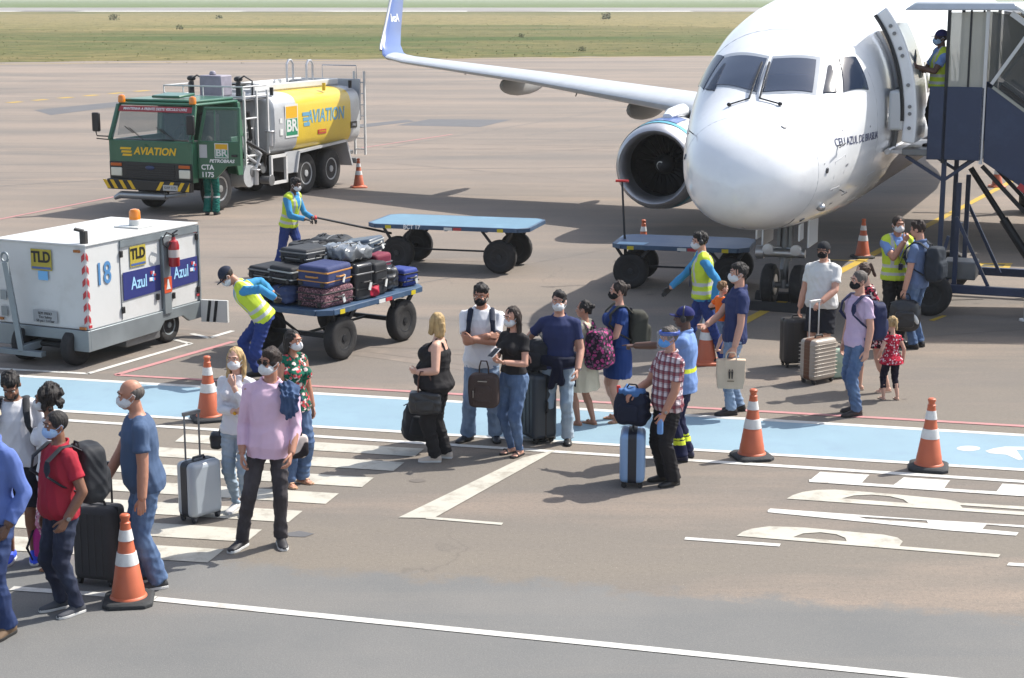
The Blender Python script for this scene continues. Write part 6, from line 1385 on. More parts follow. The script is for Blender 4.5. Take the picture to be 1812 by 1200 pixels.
def band_s(x, y, h, z): return (((h > .10) & (h < .145))).astype(float)
mYB = M('reflective_lime', (200, 214, 40), .4)
person('pointing_staff', 'airport worker in navy cap and light blue shirt pointing left with an outstretched arm', (1207, 813), -104, 1.64, g=1.12, skin='dark', hair=('buzz', 'black'), cap_=cloth('navy_canvas', (38, 42, 92)), top=dict(mat=[mLB, mYB], sleeve=.62, hem=-.14, collar=True, paint=band_s), bottom=dict(type='pants', mat=[cloth('navy_twill', (26, 30, 58)), mYB], paint=band_p, ankle=.075), shoes=('shoe', M('navy_boot', (30, 30, 56), .6)), extra=(headset,), hL=(.10, -.56, .37), eL=(.3, .3, -1), nL=(-.2, 0, -1), point=1, curlL=1.2, fL=(.10, -.02), fR=(-.10, .02), group=AP)
person('plaid', 'grey haired person in a red plaid shirt and black trousers wearing a face shield', (1180, 855), -66, 1.60, g=1.12, belly=.04, skin='tan', hair=('short', 'grey'), top=dict(mat=cloth('red_plaid_cotton', (196, 184, 188), tex=plaid_tex), sleeve=.66, collar=True, hem=-.10), bottom=dict(type='pants', mat=mBkC, ankle=.085), shoes=('shoe', shB), mask=cloth('sky_blue_mask_cloth', (60, 140, 214)), extra=(shield,), hL=(.22, -.17, -.07), hR=(-.16, -.34, .10), nR=(0, .2, -1), watch=(1, steel), group=PX)
person('father', 'person in a navy polo shirt carrying a toddler and a beige tote bag', (1298, 731), -84, 1.78, skin='light', hair=('short', 'black'), top=dict(mat=mNvC, sleeve=.6, collar=True, hem=-.09, name='polo_shirt'), bottom=dict(type='jeans', mat=jLt, ankle=.065), shoes=('shoe', M('black_boot', (30, 26, 26), .6)), mask=mkW, hL=(.24, -.05, -.10), hR=(.02, -.34, .10), eR=(-.7, .3, -.8), nR=(0, .4, 1), fL=(.09, -.08), fR=(-.09, .06), lean=-3, group=PX)
person('carried_child', 'toddler in an orange T-shirt carried on the arm of a man', PEOPLE['father'].W(V(-.30, -.15, 0)), 115, .84, 'm', skin='fair', headscale=1.35, hair=('short', 'ltbrown'), top=dict(mat=cloth('orange_cotton', (226, 104, 36)), sleeve=.6), bottom=dict(type='shorts', mat=cloth('grey_blue_shorts', (104, 120, 148))), shoes=('bare',), at_z=.66, hL=(.24, -.12, .30), hR=(-.2, -.2, .36), fL=(.13, -.12), fR=(-.13, -.10), drop=.05, g=1.1)
person('striding_handler', 'ground handler in yellow vest and headset striding left with one arm stretched out', (1243, 642), -88, 1.76, skin='light', hair=('short', 'black'), top=[dict(mat=mUB, sleeve=1.95, hem=-.08), vest(mUB)], bottom=dict(type='pants', mat=mUP, ankle=.07), shoes=('shoe', shB), mask=mkW, extra=(headset, lanyard), gloves=mBk, hR=(-.24, -.42, .05), hL=(.27, .10, -.05), fL=(.10, .24), fR=(-.10, -.26), lean=4, group=AP, curlR=.3)
person('cap_polo', 'person in white polo shirt, dark flat cap and black mask rolling a champagne suitcase', (1450, 652), -28, 1.68, g=1.18, belly=.05, skin='light', hair=('buzz', 'dkbrown'), cap_=cloth('charcoal_wool', (40, 42, 46)), top=dict(mat=cloth('off_white_pique', (202, 202, 200)), sleeve=.66, collar=True, hem=-.08, name='polo_shirt'), bottom=dict(type='shorts', mat=cloth('charcoal_cotton', (36, 37, 44))), shoes=('shoe', shB), mask=mkB, hL=(.10, -.33, .06), nL=(-.2, .2, -1), eL=(.8, .5, -.2), hR=(-.30, -.02, -.10), group=PX)
person('lilac_tee', 'person in a pale lilac T-shirt and blue jeans with a navy backpack', (1506, 733), -68, 1.70, skin='light', hair=('buzz', 'grey'), top=dict(mat=cloth('lilac_cotton', (190, 168, 192)), sleeve=.6, hem=-.09), bottom=dict(type='jeans', mat=jMd, ankle=.07), shoes=('shoe', M('dark_brown_boot', (46, 38, 36), .6)), mask=mkB, hL=(.24, -.02, -.10), fL=(.10, -.02), fR=(-.09, .10), toeL=-2, group=PX)
person('floral_dress', 'person in a red and black floral dress leaning forward with hair in a bun', (1546, 692), -80, 1.62, 'f', skin='fair', lean=14, hair=('pony', 'brown'), top=dict(mat=cloth('red_floral_cotton', (58, 24, 34), tex=floral_tex([(176, 60, 76), (206, 190, 186), (24, 22, 30)], 16)), sleeve=.45, hem=.08, name='dress_top'), bottom=dict(type='skirt', mat=cloth('red_floral_cotton', (58, 24, 34)), hem=-.30, flare=.06, bare=True, name='dress_skirt'), shoes=('sandal', M('pale_leather', (196, 170, 150), .6)), mask=mkW, fL=(.09, .12), fR=(-.09, -.20), hL=(.24, .02, -.08), group=PX)
person('toddler', 'toddler with blonde hair in a red floral top and dark leggings', (1574, 707), -165, .97, 'f', skin='fair', headscale=1.36, hair=('pony', 'blonde'), top=dict(mat=cloth('red_flower_cotton', (176, 36, 60), tex=floral_tex([(214, 190, 196), (120, 20, 40)], 30)), sleeve=.3, hem=-.12, flare=.08, bust=False, name='blouse'), bottom=dict(type='capri', mat=cloth('dark_leggings', (30, 28, 42))), shoes=('sandal', M('pale_leather', (196, 170, 150), .6)), hL=(.27, -.10, .03), hR=(-.30, -.02, -.04), fL=(.14, -.05), fR=(-.14, .06), hpitch=10, g=1.05)
person('vest_staff', 'airport staff member in green yellow vest holding a hand to the mouth', (1580, 606), 6, 1.80, skin='tan', g=1.06, hair=('buzz', 'dkbrown'), top=[dict(mat=mLB, sleeve=.66, hem=-.03, collar=True), vest(mLB)], bottom=dict(type='pants', mat=mBkC, ankle=.07), shoes=('shoe', shB), mask=mkW, extra=(lanyard,), hR=(.02, -.22, .50), eR=(-.5, -.3, -1), nR=(0, 1, .2), curlR=.8, hL=(.24, -.02, -.08), group=AP)
person('grey_polo', 'person in a grey blue polo shirt and jeans seen from behind, with a dark backpack', (1618, 615), -128, 1.78, skin='light', hair=('short', 'dkbrown'), top=dict(mat=cloth('grey_blue_pique', (94, 112, 146)), sleeve=.62, collar=True, hem=-.09, name='polo_shirt'), bottom=dict(type='jeans', mat=jMd, ankle=.07), shoes=('shoe', shB), hL=(.27, -.06, -.11), hpitch=8, group=PX)
person('stair_agent', 'boarding agent in vest, cap and mask on the stairs platform at the jet door', STW(-.10, .72, 0), -84, 1.78, skin='dark', at_z=FZ, hair=('buzz', 'black'), cap_=cloth('navy_canvas', (38, 42, 92)), top=[dict(mat=mLB, sleeve=.62, hem=-.03, collar=True), vest(mLB)], bottom=dict(type='pants', mat=mBkC), shoes=('shoe', shB), mask=mkL, hL=(.14, -.40, .28), eL=(.5, .2, -1), hR=(-.2, -.36, .22), group=AP)
person('cart_puller', 'ground handler in yellow vest and dark cap bending forward, pulling the loaded cart', (470, 668), -78, 1.74, skin='tan', lean=37, drop=.12, hpitch=14, hair=('buzz', 'dkbrown'), cap_=cloth('charcoal_canvas', (44, 48, 62)), top=[dict(mat=mUB, sleeve=1.95, hem=-.03), vest(mUB)], bottom=dict(type='pants', mat=mUP, ankle=.07), shoes=('shoe', shB), mask=mkW, gloves=mBk, hL=(.26, .27, .14), eL=(.8, .2, .5), hR=(-.2, .27, .12), eR=(-.8, .2, .5), fL=(.10, .12), fR=(-.10, -.12), group=AP)
person('cart_pusher', 'ground handler in yellow vest behind the luggage heap holding a red cart handle', (515, 488), 66, 1.74, skin='dark', lean=12, hair=('short', 'black'), top=[dict(mat=mUB, sleeve=1.95, hem=-.03), vest(mUB)], bottom=dict(type='pants', mat=mUP, ankle=.07), shoes=('shoe', shB), mask=mkW, gloves=mBk, hL=(.06, -.42, .20), hR=(-.12, -.38, .19), nL=(0, .2, -1), nR=(0, .2, -1), fL=(.10, -.18), fR=(-.10, .22), group=AP)
person('fuel_worker', 'fuel worker in green overalls standing behind the open door of the green truck', G(375, 380), 175, 1.74, skin='tan', hair=('short', 'black'), top=dict(mat=cloth('green_overall', (22, 92, 84)), sleeve=1.95, hem=-.1, collar=True, name='overall_top'), bottom=dict(type='pants', mat=[cloth('green_overall', (22, 92, 84)), mRef], ankle=.09, paint=lambda x, y, h, z: ((z > .38) & (z < .42)).astype(float), name='overall_legs'), shoes=('shoe', shB), hL=(.2, -.3, .25), hR=(-.2, -.3, .25), group=AP)
# clear face shield plate
o = PEOPLE['plaid']; q = MB(); q.rings([[o.Hd(.105*math.cos(a), .0+.135*math.sin(a), z) for a in [math.pi+math.pi*i/12 for i in range(13)]] for z in (.07, -.02, -.13)], cap=False, closed=False)
q.build('visor', glass('clear_visor', (200, 215, 230), .12), o.root, smooth=True)
# print on the lilac T-shirt
# ------------------------------------------------------------------ bags and luggage
def sblob(mb, c, M3, dims, e1=.35, e2=.35, nu=28, nv=14):
    c = V(c); rs = []
    f = lambda v, e: math.copysign(abs(v)**e, v)
    for j in range(1, nv):
        t = -math.pi/2+math.pi*j/nv
        rs.append([c+M3 @ V(dims[0]/2*f(math.cos(t), e1)*f(math.cos(a), e2), dims[1]/2*f(math.cos(t), e1)*f(math.sin(a), e2), dims[2]/2*f(math.sin(t), e1)) for a in [2*math.pi*i/nu for i in range(nu)]])
    return mb.rings(rs)
I3 = Matrix.Identity(3)
def soft(name, mb, mat, parent, amp=.008, fr=14, vx=.012, seed=3):
    me = bake([(mb, vx, 3)])[0]; wrinkle(me, amp, fr, seed); o = link(name, me, mat, parent); me.polygons.foreach_set('use_smooth', [True]*len(me.polygons)); return o
def backpack(key, label, mat, dims=(.30, .20, .44), h=.26, acc=None, y0=.135, straps=True, name='backpack', x=0, chest=.13):
    o = PEOPLE[key]; k = o.k; T = o.T; c = T(x, y0+dims[1]/2, h); b = empty(name, label, 'backpack', o.W(c), o.root.rotation_euler[2])
    q = MB(); sblob(q, (0, 0, 0), o.T3, dims, .4, .45); sblob(q, o.T3 @ V(0, .04, -dims[2]*.16), o.T3, (dims[0]*.8, dims[1], dims[2]*.55), .4, .45); soft('bag_body', q, mat, b, .008, 14, .012, sum(map(ord, key)))
    q = MB(); sblob(q, o.T3 @ V(0, dims[1]*.52, -dims[2]*.18), o.T3, (dims[0]*.62, dims[1]*.35, dims[2]*.40), .4, .4); soft('front_pocket', q, acc or mat, b, .005, 18, .010, 4)
    q = MB(); q.tube([o.T3 @ V(-.04, -dims[1]*.35, dims[2]*.46), o.T3 @ V(-.03, -dims[1]*.35, dims[2]*.54), o.T3 @ V(.03, -dims[1]*.35, dims[2]*.54), o.T3 @ V(.04, -dims[1]*.35, dims[2]*.46)], .010, 6); q.build('carry_handle', mBlkFab, b, smooth=True)
    if straps:
        for s in (1, -1):
            pts = [T(s*.08, y0+.03, h+dims[2]*.42/k), T(s*.105, .06, .535), T(s*.115, -.03, .535), T(s*.125, -chest, .44), T(s*.135, -chest-.015, .32), T(s*.17, -.06, .22), T(s*.12, y0, h-dims[2]*.3)]
            P_ = []
            for a_, b_ in zip(pts, pts[1:]): P_ += [a_.lerp(b_, t/3) for t in range(3)]
            q = MB(); q.tube([p-c for p in P_+[pts[-1]]], .030*k, 8, .35); q.build('shoulder_strap', mat if not isinstance(mat, list) else mBlkFab, b, smooth=True)
    return b
mBkP = cloth('black_backpack_nylon', (46, 48, 52), .7)
backpack('red_polo', 'black backpack worn by the man in the red polo shirt', mBkP, (.32, .24, .48), .25, y0=.14, chest=.165)
backpack('white_tee', 'black backpack on the bearded person in the white T-shirt', mBkP, (.30, .18, .42), .28)
backpack('white_polo', 'backpack with dark blue straps worn by the person with folded arms', cloth('dark_blue_nylon', (26, 34, 52), .7), (.28, .16, .40), .26, chest=.16)
backpack('cream_dress', 'black and pink floral backpack on the back of the person in the cream dress', cloth('black_pink_floral_nylon', (34, 26, 38), .7, tex=floral_tex([(170, 60, 120), (96, 70, 90)], 20)), (.34, .24, .46), .17, y0=.11)
backpack('blue_dress', 'olive grey backpack on the person in the royal blue dress', cloth('olive_grey_nylon', (58, 58, 52), .8), (.30, .22, .42), .24, y0=.13)
backpack('lilac_tee', 'navy backpack on the person in the lilac T-shirt', cloth('navy_nylon', (36, 42, 72), .7), (.30, .20, .46), .20, chest=.145)
backpack('grey_polo', 'dark grey backpack on the person in the grey blue polo shirt', cloth('dark_grey_nylon', (44, 50, 58), .8), (.32, .22, .50), .25)
def loose_bag(label, loc, rz, dims, mat, name, cat, e=.45, handles=None, hm=None, acc=None, pocket=True, tilt=0, amp=.010, zip_=True):
    """soft bag whose base sits at loc; handles: list of point lists"""
    b = empty(name, label, cat, loc, rz); M3 = Matrix.Rotation(R(tilt), 3, 'Y')
    q = MB(); sblob(q, (0, 0, dims[2]/2), M3, dims, e, e); soft('bag_body', q, mat, b, amp, 12, .011, len(label))
    if pocket: q = MB(); sblob(q, (0, -dims[1]*.45, dims[2]*.42), M3, (dims[0]*.6, dims[1]*.25, dims[2]*.5), .4, .4); soft('front_pocket', q, acc or mat, b, .004, 16, .009, 5)
    for h_ in handles or []: q = MB(); q.tube(h_, .012, 8, .7); q.build('handle', hm or mBlkFab, b, smooth=True)
    if zip_: q = MB(); q.tube([(x*dims[0]*.46, 0, dims[2]*(.97-.1*x*x)) for x in (-1, -.5, 0, .5, 1)], .006, 6); q.build('zip', mGyM, b, smooth=True)
    return b
def arch(w_, z0, z1, y=0, x=0): return [V(x-w_, y, z0), V(x-w_*.95, y, z0+(z1-z0)*.6), V(x-w_*.6, y, z1), V(x+w_*.6, y, z1), V(x+w_*.95, y, z0+(z1-z0)*.6), V(x+w_, y, z0)]
P_ = PEOPLE
def at(key, s, dz=0.0, dx=0, dy=0): v = P_[key].W(P_[key].grip[s]); return V(v.x+dx, v.y+dy, v.z+dz)
mLeB, mBrL = M('black_leather_bag', (38, 40, 44), .35, var=.1, vs=10, bump=.2), M('dark_brown_canvas', (58, 44, 40), .7, var=.08, vs=12, bump=.3, bs=60)
loose_bag('magenta shopping bag with dark straps beside the legs of the man in the red shirt', G(92, 990), R(15), (.30, .14, .34), cloth('magenta_fabric', (176, 54, 134)), 'tote_bag', 'bag', .3, [[V(-.14, -.05, .3), V(-.2, -.09, .15), V(-.14, -.12, .0), V(.04, -.13, .012)], arch(.07, .32, .46)], pocket=False)
b = loose_bag('small round black camera bag hanging beside the woman in the white blouse', G(389, 905)+V(0, -.02, .62), 0, (.15, .10, .17), mLeB, 'camera_bag', 'bag', .7, pocket=False, zip_=False)
q = MB(); q.tube([V(.02, 0, .16), V(.10, .05, .40), V(.16, .08, .66)], .006, 6); q.build('strap', mBlkFab, b)
bz = at('green_floral', -1, -.36, .08, -.04)
b = loose_bag('white and black striped handbag held by the person in the green floral top', bz, R(20), (.30, .14, .24), cloth('cream_handbag', (190, 178, 172), tex=lambda m, n, l, b, mp: l.new(mix(n, l, ramp(n, l, noise(n, l, mp.outputs[0], 7, 0, .5), .54, .57), (190, 178, 172), (36, 32, 36)), b.inputs['Base Color'])), 'handbag', 'handbag', .4, [arch(.08, .22, .37, -.03), arch(.08, .22, .37, .03)], mLeB, pocket=False)
o = P_['black_tank']; fa = o.W(o.arms[1][1].lerp(o.arms[1][2], .62)); 
loose_bag('black leather handbag with brown handles hanging from the forearm of the blonde person in black', V(fa.x, fa.y, fa.z-.45), R(0), (.34, .15, .25), mLeB, 'handbag', 'handbag', .35, [arch(.07, .22, .46, -.03, -.0), arch(.07, .22, .46, .03, -.0)], M('brown_leather', (84, 52, 42), .5))
bz = G(742, 800); bz.z = .12
loose_bag('slack black duffel bag hanging low from the hand of the blonde person in black', bz, R(10), (.36, .24, .46), mBkP, 'duffel_bag', 'bag', .55, [[V(-.02, 0, .42), V(.04, 0, .58), V(.12, .0, .62), V(.14, 0, .52), V(.08, 0, .42)]], pocket=True, tilt=12, amp=.016)
o = P_['black_tee']; fa = o.W((o.arms[-1][1]*.4+o.arms[-1][2]*.6)); bz = V(fa.x-.12, fa.y-.10, fa.z-.50)
b = loose_bag('dark brown small backpack hanging from the arm of the person with the phone', bz, R(-10), (.33, .15, .37), mBrL, 'backpack', 'backpack', .38, [arch(.05, .34, .50)], mBrL, amp=.006)
q = MB(); q.box((0, -.085, .30), (.10, .012, .012)); q.build('name_bar', steel, b); q = MB(); q.cyl((-.10, -.085, .20), (-.10, -.085, .12), .01, .008, 8); q.build('zip_puller', steel, b)
o = P_['black_tee']; ph = empty('smartphone', 'smartphone in the hands of the long haired person in black', 'phone', at('black_tee', -1, .035, .0, -.01), o.root.rotation_euler[2])
q = MB(); q.box((.01, -.03, .015), (.075, .15, .009), M4=Matrix.Rotation(R(30), 3, 'X')); q.build('phone_body', M('phone_white', (190, 190, 192), .2), ph, bevel=.003); q = MB(); q.box((.01, -.0325, .0195), (.068, .138, .004), M4=Matrix.Rotation(R(30), 3, 'X')); q.build('screen', M('screen_dark', (14, 15, 18), .1), ph)
def suitcase(label, loc, rz, wd, dp, ht, mat, hh=0, band=None, ribs=0, trim=None, name='suitcase', soft_=False, handle_col=None, rib_axis='z', grip=True):
    s = empty(name, label, 'suitcase', loc, rz); z0 = .055; trim = trim or mBk
    q = MB(); q.box((0, 0, z0+ht/2), (wd, dp, ht)); sh = q.build('shell', mat, s, bevel=min(.05, dp*.22), seg=4)
    for i in range(ribs):
        q = MB(); x = (-.5+(i+1)/(ribs+1))*wd*.86
        if rib_axis == 'z': q.box((x, 0, z0+ht/2), (wd*.035, dp+.012, ht*.84))
        else:
            z = z0+ht*(.08+.84*(i+.5)/ribs)
            q.box((0, 0, z), (wd+.008, dp+.008, ht*.018))
        q.build('rib', mat, sh, bevel=.004)
    if band:
        cr = min(.05, dp*.22); w2, h2 = wd/2+.004, ht/2+.004; pr = []
        for cx, cz, a0 in ((1, -1, -90), (1, 1, 0), (-1, 1, 90), (-1, -1, 180)):
            for i in range(6): a = R(a0+18*i); pr.append((cx*(w2-cr)+cr*math.cos(a), -dp*.17, z0+ht/2+cz*(h2-cr)+cr*math.sin(a)))
        q = MB(); q.poly(pr, (0, dp*.34, 0)); q.build('zip_band', band, s, smooth=True)
    else:
        q = MB(); q.box((0, 0, z0+ht/2), (wd+.005, .03, ht+.005)); q.build('zip_band', mBk, s, bevel=.012)
    for sx_ in (1, -1):
        for sy in (1, -1):
            q = MB(); q.cyl((sx_*wd*.38-.012, sy*dp*.32, .03), (sx_*wd*.38+.012, sy*dp*.32, .03), .028, .028, 12); q.box((sx_*wd*.38, sy*dp*.32, .058), (.045, .045, .03)); q.build('caster', trim, s)
    if grip:
        q = MB(); q.tube([(wd/2, 0, z0+ht*.42), (wd/2+.03, 0, z0+ht*.44), (wd/2+.03, 0, z0+ht*.58), (wd/2, 0, z0+ht*.60)], .013, 8); q.build('side_grip', trim, s, smooth=True)
        q = MB(); q.tube([(-.07, 0, z0+ht), (-.06, 0, z0+ht+.03), (.06, 0, z0+ht+.03), (.07, 0, z0+ht)], .012, 8); q.build('top_grip', trim, s, smooth=True)
    if hh:
        q = MB()
        for sx_ in (1, -1): q.cyl((sx_*.085, dp*.32, z0+ht*.9), (sx_*.085, dp*.32, hh-.03), .010, .010, 8)
        q.box((0, dp*.32, hh-.01), (.20, .032, .035)); hd_ = q.build('telescopic_handle', handle_col or mGyM, s, bevel=.004)
    return s
mAn = M('anthracite_fabric', (56, 55, 57), .75, var=.1, vs=8, bump=.3); mSv = M('silver_shell', (150, 158, 166), .35, var=.04, vs=4, coat=.2)
suitcase('large black suitcase with raised handle between the red shirt and the scrubs top', G(180, 1030), R(-18), .38, .26, .62, mAn, 1.02, ribs=4, handle_col=M('handle_dark', (60, 60, 62), .4, .6))
suitcase('silver grey hard suitcase with black band and raised handle on the crosswalk', G(355, 918), R(50), .36, .25, .52, mSv, 1.02, band=M('band_navy_black', (26, 30, 40), .5), trim=M('dark_plastic_corner', (36, 40, 48), .4))
suitcase('tall dark slate suitcase standing beside the man in the navy polo shirt', G(948, 778), R(-62), .46, .30, .72, M('slate_shell', (46, 54, 62), .45, var=.06, vs=5), 1.05, ribs=4)
bz = G(946, 778); loose_bag('black soft bag with pale strap set on top of the slate suitcase', V(bz.x, bz.y, .79), R(-20), (.40, .28, .34), mBkP, 'travel_bag', 'bag', .4, [arch(.09, .30, .40)], M('strap_pale', (140, 138, 132), .7), amp=.014)
suitcase('pale blue suitcase with a dark central band standing by the man in the plaid shirt', G(1119, 856), R(84), .40, .25, .50, M('powder_blue_shell', (120, 150, 186), .4, coat=.2), band=M('band_navy_black', (26, 30, 40), .5))
bz = G(1117, 853); b = loose_bag('navy backpack with blue jacket on top, resting on the pale blue suitcase', V(bz.x, bz.y, .59), R(-25), (.36, .26, .36), cloth('ink_navy_nylon', (26, 32, 50), .7), 'backpack', 'backpack', .5, [arch(.06, .34, .42)], amp=.014)
q = MB(); sblob(q, (.0, 0, .35), I3, (.26, .22, .09), .6, .6); soft('folded_jacket', q, cloth('steel_blue_cloth', (70, 104, 150)), b, .02, 14, .010); q = MB(); q.cyl((-.13, -.03, .32), (-.14, -.03, .40), .022, .02, 10); q.build('red_cap', M('cap_red', (190, 46, 40), .5), b)
bo = empty('water_bottle', 'small clear blue plastic bottle in the hand of the man in the plaid shirt', 'bottle', at('plaid', 1, -.14, 0, -.01), 0)
q = MB(); q.lathe((0, 0, 0), (0, 0, 1), [(.028, 0), (.031, .01), (.031, .12), (.02, .155), (.013, .165), (.013, .185)], 14); q.build('bottle_body', glass('bottle_plastic', (110, 160, 220), .6), bo, smooth=True); q = MB(); q.cyl((0, 0, .185), (0, 0, .205), .015, .015, 10); q.build('bottle_cap', M('bottle_cap_blue', (50, 90, 180), .4), bo)
bz = at('father', 1, -.40, -.02, -.03); b = empty('tote_bag', 'beige paper tote bag with a dark figure print on it', 'bag', bz, R(-6))
mTote = cloth('beige_paper', (194, 174, 152), .8, var=.05)
q = MB(); q.rings([[V(x, y, z) for x, y in ((-wd, -dp), (wd, -dp), (wd, dp), (-wd, dp))] for z, wd, dp in ((0, .15, .06), (.1, .165, .065), (.34, .172, .055), (.345, .168, .05))]); soft('bag_body', q, mTote, b, .006, 9, .010)
for y in (-.05, .05): q = MB(); q.tube(arch(.06, .33, .43, y), .008, 6); q.build('handle', mTote, b, smooth=True)
for x in (-.022, .022):
    q = MB(); q.ell((x*.7, -.066, .225), (.008, .006, .009), None, 10, 8); q.poly([(x*.7-.012, -.068, .21), (x*.7+.012, -.068, .21), (x*.7+.009, -.070, .165), (x*.7+.007, -.070, .125), (x*.7-.007, -.070, .125), (x*.7-.009, -.070, .165)], (0, .02, 0)); q.build('printed_figure', M('print_dark', (54, 46, 40), .7), b)
q = MB(); q.box((0, -.066, .095), (.08, .01, .010)); q.build('printed_line', M('print_grey', (120, 106, 84), .7), b)
suitcase('champagne ribbed hard suitcase with brown band, rolled by the man in the white polo shirt', G(1446, 676), R(38), .42, .27, .52, M('champagne_shell', (160, 150, 138), .35, var=.04, coat=.2), 1.04, band=M('band_brown', (96, 62, 42), .5), ribs=9, rib_axis='h', handle_col=mAl)
suitcase('tall black suitcase behind the white polo shirt man, left of the champagne one', G(1408, 648), R(10), .40, .26, .60, M('black_brown_shell', (42, 38, 38), .5, var=.06), 0, ribs=3)
loose_bag('pale green soft bag on the ground right of the champagne suitcase', G(1480, 668), R(10), (.30, .2, .38), cloth('pale_green_fabric', (150, 170, 156)), 'tote_bag', 'bag', .4, [arch(.06, .34, .46)], pocket=False)
bz = at('grey_polo', 1, -.50, .02, -.03); b = loose_bag('round black duffel bag with white label carried by the man in grey blue', bz, R(-15), (.44, .28, .46), mLeB, 'duffel_bag', 'bag', .7, [arch(.06, .43, .53)], amp=.012)
q = MB(); q.ell((.15, -.115, .20), (.03, .02, .075), Matrix.Rotation(R(-25), 3, 'Y')); q.build('label', mWS, b, smooth=True)
# jacket over the shoulder of the pink shirt
o = P_['pink_shirt']; c = o.T(.15, -.06, .45); b = empty('denim_jacket', 'folded navy denim jacket hung over the shoulder of the man in the pink shirt', 'jacket', o.W(c), o.root.rotation_euler[2])
q = MB()
for dx, y0, z0, y1, z1, r0 in ((-.04, -.01, .085, -.10, -.15, .032), (.0, -.01, .09, -.105, -.18, .036), (.05, -.01, .085, -.10, -.17, .036), (.10, -.01, .06, -.09, -.13, .032)):
    q.cap((dx, y0, z0), (dx*.9, y1, (z0+z1)/2+.04), r0, r0); q.cap((dx*.9, y1, (z0+z1)/2+.04), (dx*.85, y1-.0, z1), r0, r0*.9); q.cap((dx, y0, z0), (dx, .13, -.08), r0, r0)
soft('jacket_body', q, jn('indigo_denim', (50, 66, 96), (74, 94, 126)), b, .022, 22, .010)
# heap on the loaded cart
CM = cart1.matrix_basis.copy()
def heap(label, x, y, z, dims, mat, kind='case', rz=0, tilt=0, acc=None, hm=None):
    rz = rz or random.uniform(-6, 6); tilt = tilt or (random.uniform(-3, 3) if z > D+.05 else 0)
    z = D+(z-D)*.86; dims = (dims[0], dims[1], dims[2]*.86)
    loc = CM @ V(x, y, z); rot = cart1.rotation_euler[2]+R(rz); gname = 'luggage heaped on the loaded cart'
    if kind == 'case':
        s = empty('suitcase', label, 'suitcase', loc, rot, gname)
        q = MB(); q.box((0, 0, dims[2]/2), dims); q.build('shell', mat, s, bevel=min(.05, dims[2]*.2), seg=3)
        q = MB(); q.box((0, 0, dims[2]*.72), (dims[0]+.008, dims[1]+.008, .022)); q.build('zip_band', acc or mGyM, s, bevel=.004)
        q = MB(); q.box((0, 0, dims[2]*.30), (dims[0]+.006, dims[1]+.006, .016)); q.build('zip_band', acc or mBk, s, bevel=.004)
        for sg in (1, -1):
            q = MB(); q.tube([(-.09, sg*dims[1]/2, dims[2]*.5), (-.07, sg*(dims[1]/2+.035), dims[2]*.5), (.07, sg*(dims[1]/2+.035), dims[2]*.5), (.09, sg*dims[1]/2, dims[2]*.5)], .013, 6); q.build('grip', hm or mBk, s, smooth=True)
        q = MB(); q.tube([(-dims[0]/2, -.09, dims[2]*.5), (-dims[0]/2-.035, -.07, dims[2]*.5), (-dims[0]/2-.035, .07, dims[2]*.5), (-dims[0]/2, .09, dims[2]*.5)], .013, 6); q.build('grip', hm or mBk, s, smooth=True)
        q = MB(); sg = random.choice((-1, 1)); q.box((.07, -dims[1]/2-.03, dims[2]*.36), (.05, .006, .11), M4=Matrix.Rotation(R(sg*18), 3, 'Y')); q.build('baggage_tag', mWS, s)
        for a in (-1, 1): q = MB(); q.cyl((-dims[0]/2-.02, a*dims[1]*.36, .05), (-dims[0]/2+.02, a*dims[1]*.36, .05), .03, .03, 10); q.build('caster', mBk, s)
        s.rotation_euler = (R(tilt), R(tilt*.4), rot); return s
    s = empty('duffel_bag', label, 'bag', loc, rot, gname)
    q = MB(); sblob(q, (0, 0, dims[2]/2), I3, dims, .55, .5); soft('bag_body', q, mat, s, .022, 9, .014, int(x*100+500))
    q = MB(); q.tube([(x_*dims[0]*.44, 0, dims[2]*(.99-.12*x_*x_)) for x_ in (-1, -.5, 0, .5, 1)], .008, 6); q.build('zip', mGyM, s, smooth=True)
    for sg in (1, -1): q = MB(); q.tube([V(-.1, sg*dims[1]*.36, dims[2]*.8), V(-.07, sg*dims[1]*.2, dims[2]*1.05), V(.07, sg*dims[1]*.2, dims[2]*1.05), V(.1, sg*dims[1]*.36, dims[2]*.8)], .013, 6, .6); q.build('handle', acc or mBlkFab, s, smooth=True)
    s.rotation_euler = (R(tilt), R(tilt*.4), rot); return s
mB1, mB2, mB3 = cloth('coal_polyester', (42, 44, 48), .65), cloth('graphite_polyester', (56, 58, 61), .65), M('gloss_black_shell', (32, 34, 38), .3, coat=.2)
mPai = cloth('paisley_fabric', (110, 78, 84), tex=floral_tex([(150, 112, 120), (70, 46, 56), (40, 30, 44)], 26)); mNS = cloth('navy_polyester', (54, 62, 98), .7); mTan = M('tan_trim', (170, 120, 60), .6); mMar = cloth('maroon_polyester', (112, 44, 62), .7)
D = .745
heap('paisley patterned suitcase at the near corner of the loaded cart, under the navy one', -.78, -.40, D, (.66, .46, .31), mPai, acc=mBk)
heap('navy suitcase with tan trim on top of the paisley suitcase', -.80, -.40, D+.315, (.66, .46, .34), mNS, acc=mTan, hm=mTan)
heap('small blue soft bag at the front end of the cart, left of the paisley suitcase', -.98, .08, D, (.42, .40, .32), cloth('slate_blue_nylon', (58, 70, 104), .7), 'soft')
heap('black suitcase with two pale stripes above the small blue bag', -.84, .08, D+.325, (.62, .40, .28), mB1, acc=M('stripe_pale_grey', (150, 154, 154), .5))
heap('black bag lowest at the left front corner of the loaded cart', -.88, .48, D, (.60, .40, .34), mB2)
heap('black suitcase with silver rim at the far left of the heap, above the lowest bag', -.78, .48, D+.345, (.62, .42, .20), mB1, rz=6, tilt=4, acc=mGyM)
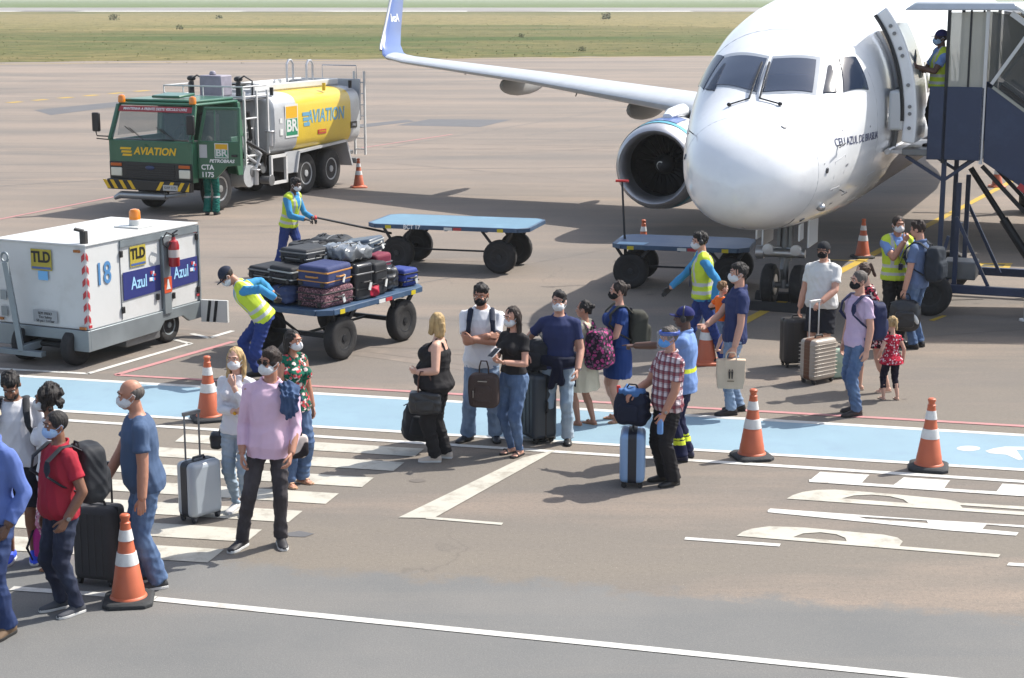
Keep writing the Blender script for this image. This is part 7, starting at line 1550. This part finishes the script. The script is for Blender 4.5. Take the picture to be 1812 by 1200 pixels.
heap('black suitcase with silver rim, upper middle of the heap, left of the shiny bag', -.50, .10, D+.61, (.60, .48, .22), mB2, rz=-4, acc=mGyM)
heap('upright black suitcase in the middle of the near long side', -.20, -.46, D, (.36, .40, .58), mB3)
heap('black suitcase right of the upright one on the near long side', .18, -.46, D, (.34, .38, .54), mB1, acc=mBk)
heap('large black case buried in the middle of the heap', -.16, .22, D, (.58, .80, .58), mB2, acc=mBk)
heap('black case buried behind the maroon suitcase', .42, .26, D, (.52, .84, .56), mB1, acc=mBk)
heap('bag wrapped in shiny grey plastic film on the upper near side', -.12, -.28, D+.58, (.66, .56, .28), M('plastic_film', (96, 100, 104), .18, var=.3, vs=5, coat=.6, bump=.8, bs=14), 'soft')
heap('long black duffel bag lying on top at the left of the heap', -.02, .34, D+.60, (.46, .76, .22), mB2, 'soft', tilt=2)
heap('charcoal duffel bag on the very top of the heap', .34, .30, D+.57, (.56, .58, .30), mB2, 'soft', rz=15)
heap('dark steel blue hard suitcase tilted on the upper right of the heap', .36, -.14, D+.60, (.40, .70, .24), M('steel_blue_shell', (62, 74, 88), .35, var=.08), tilt=-10, acc=M('stripe_pale_grey', (150, 154, 154), .5))
heap('maroon suitcase at the right of the heap', .76, .02, D, (.40, .66, .56), mMar, acc=mGyM)
heap('small black bag in front of the maroon suitcase', .56, -.46, D, (.32, .34, .40), mB3, 'soft')
heap('small red bag at the deck edge on the near long side', -.02, -.62, D, (.26, .16, .20), cloth('crimson_nylon', (160, 30, 56), .6), 'soft')
heap('small black and blue cabin bag at the right end of the loaded cart', 1.02, -.42, D, (.34, .38, .30), cloth('cobalt_nylon', (44, 60, 128), .6), acc=mBk)
heap('black holdall at the far end of the loaded cart', .98, .36, D, (.44, .54, .36), mB1, 'soft')
# ------------------------------------------------------------------ hazy midday air
q = MB(); q.box((0, 3000-200, 5.5), (2*S+400, 6400+S, 13.2))
hz = bpy.data.objects.new('haze', q.mesh('haze')); COL.objects.link(hz); hz['kind'] = 'stuff'
hm = bpy.data.materials.new('haze_air'); hm.use_nodes = True; n = hm.node_tree.nodes; n.clear()
v_ = n.new('ShaderNodeVolumePrincipled'); v_.inputs['Color'].default_value = (.98, .98, .96, 1); v_.inputs['Density'].default_value = .00028; v_.inputs['Anisotropy'].default_value = .2
o_ = n.new('ShaderNodeOutputMaterial'); hm.node_tree.links.new(v_.outputs[0], o_.inputs['Volume']); hz.data.materials.append(hm)
bpy.context.view_layer.update()
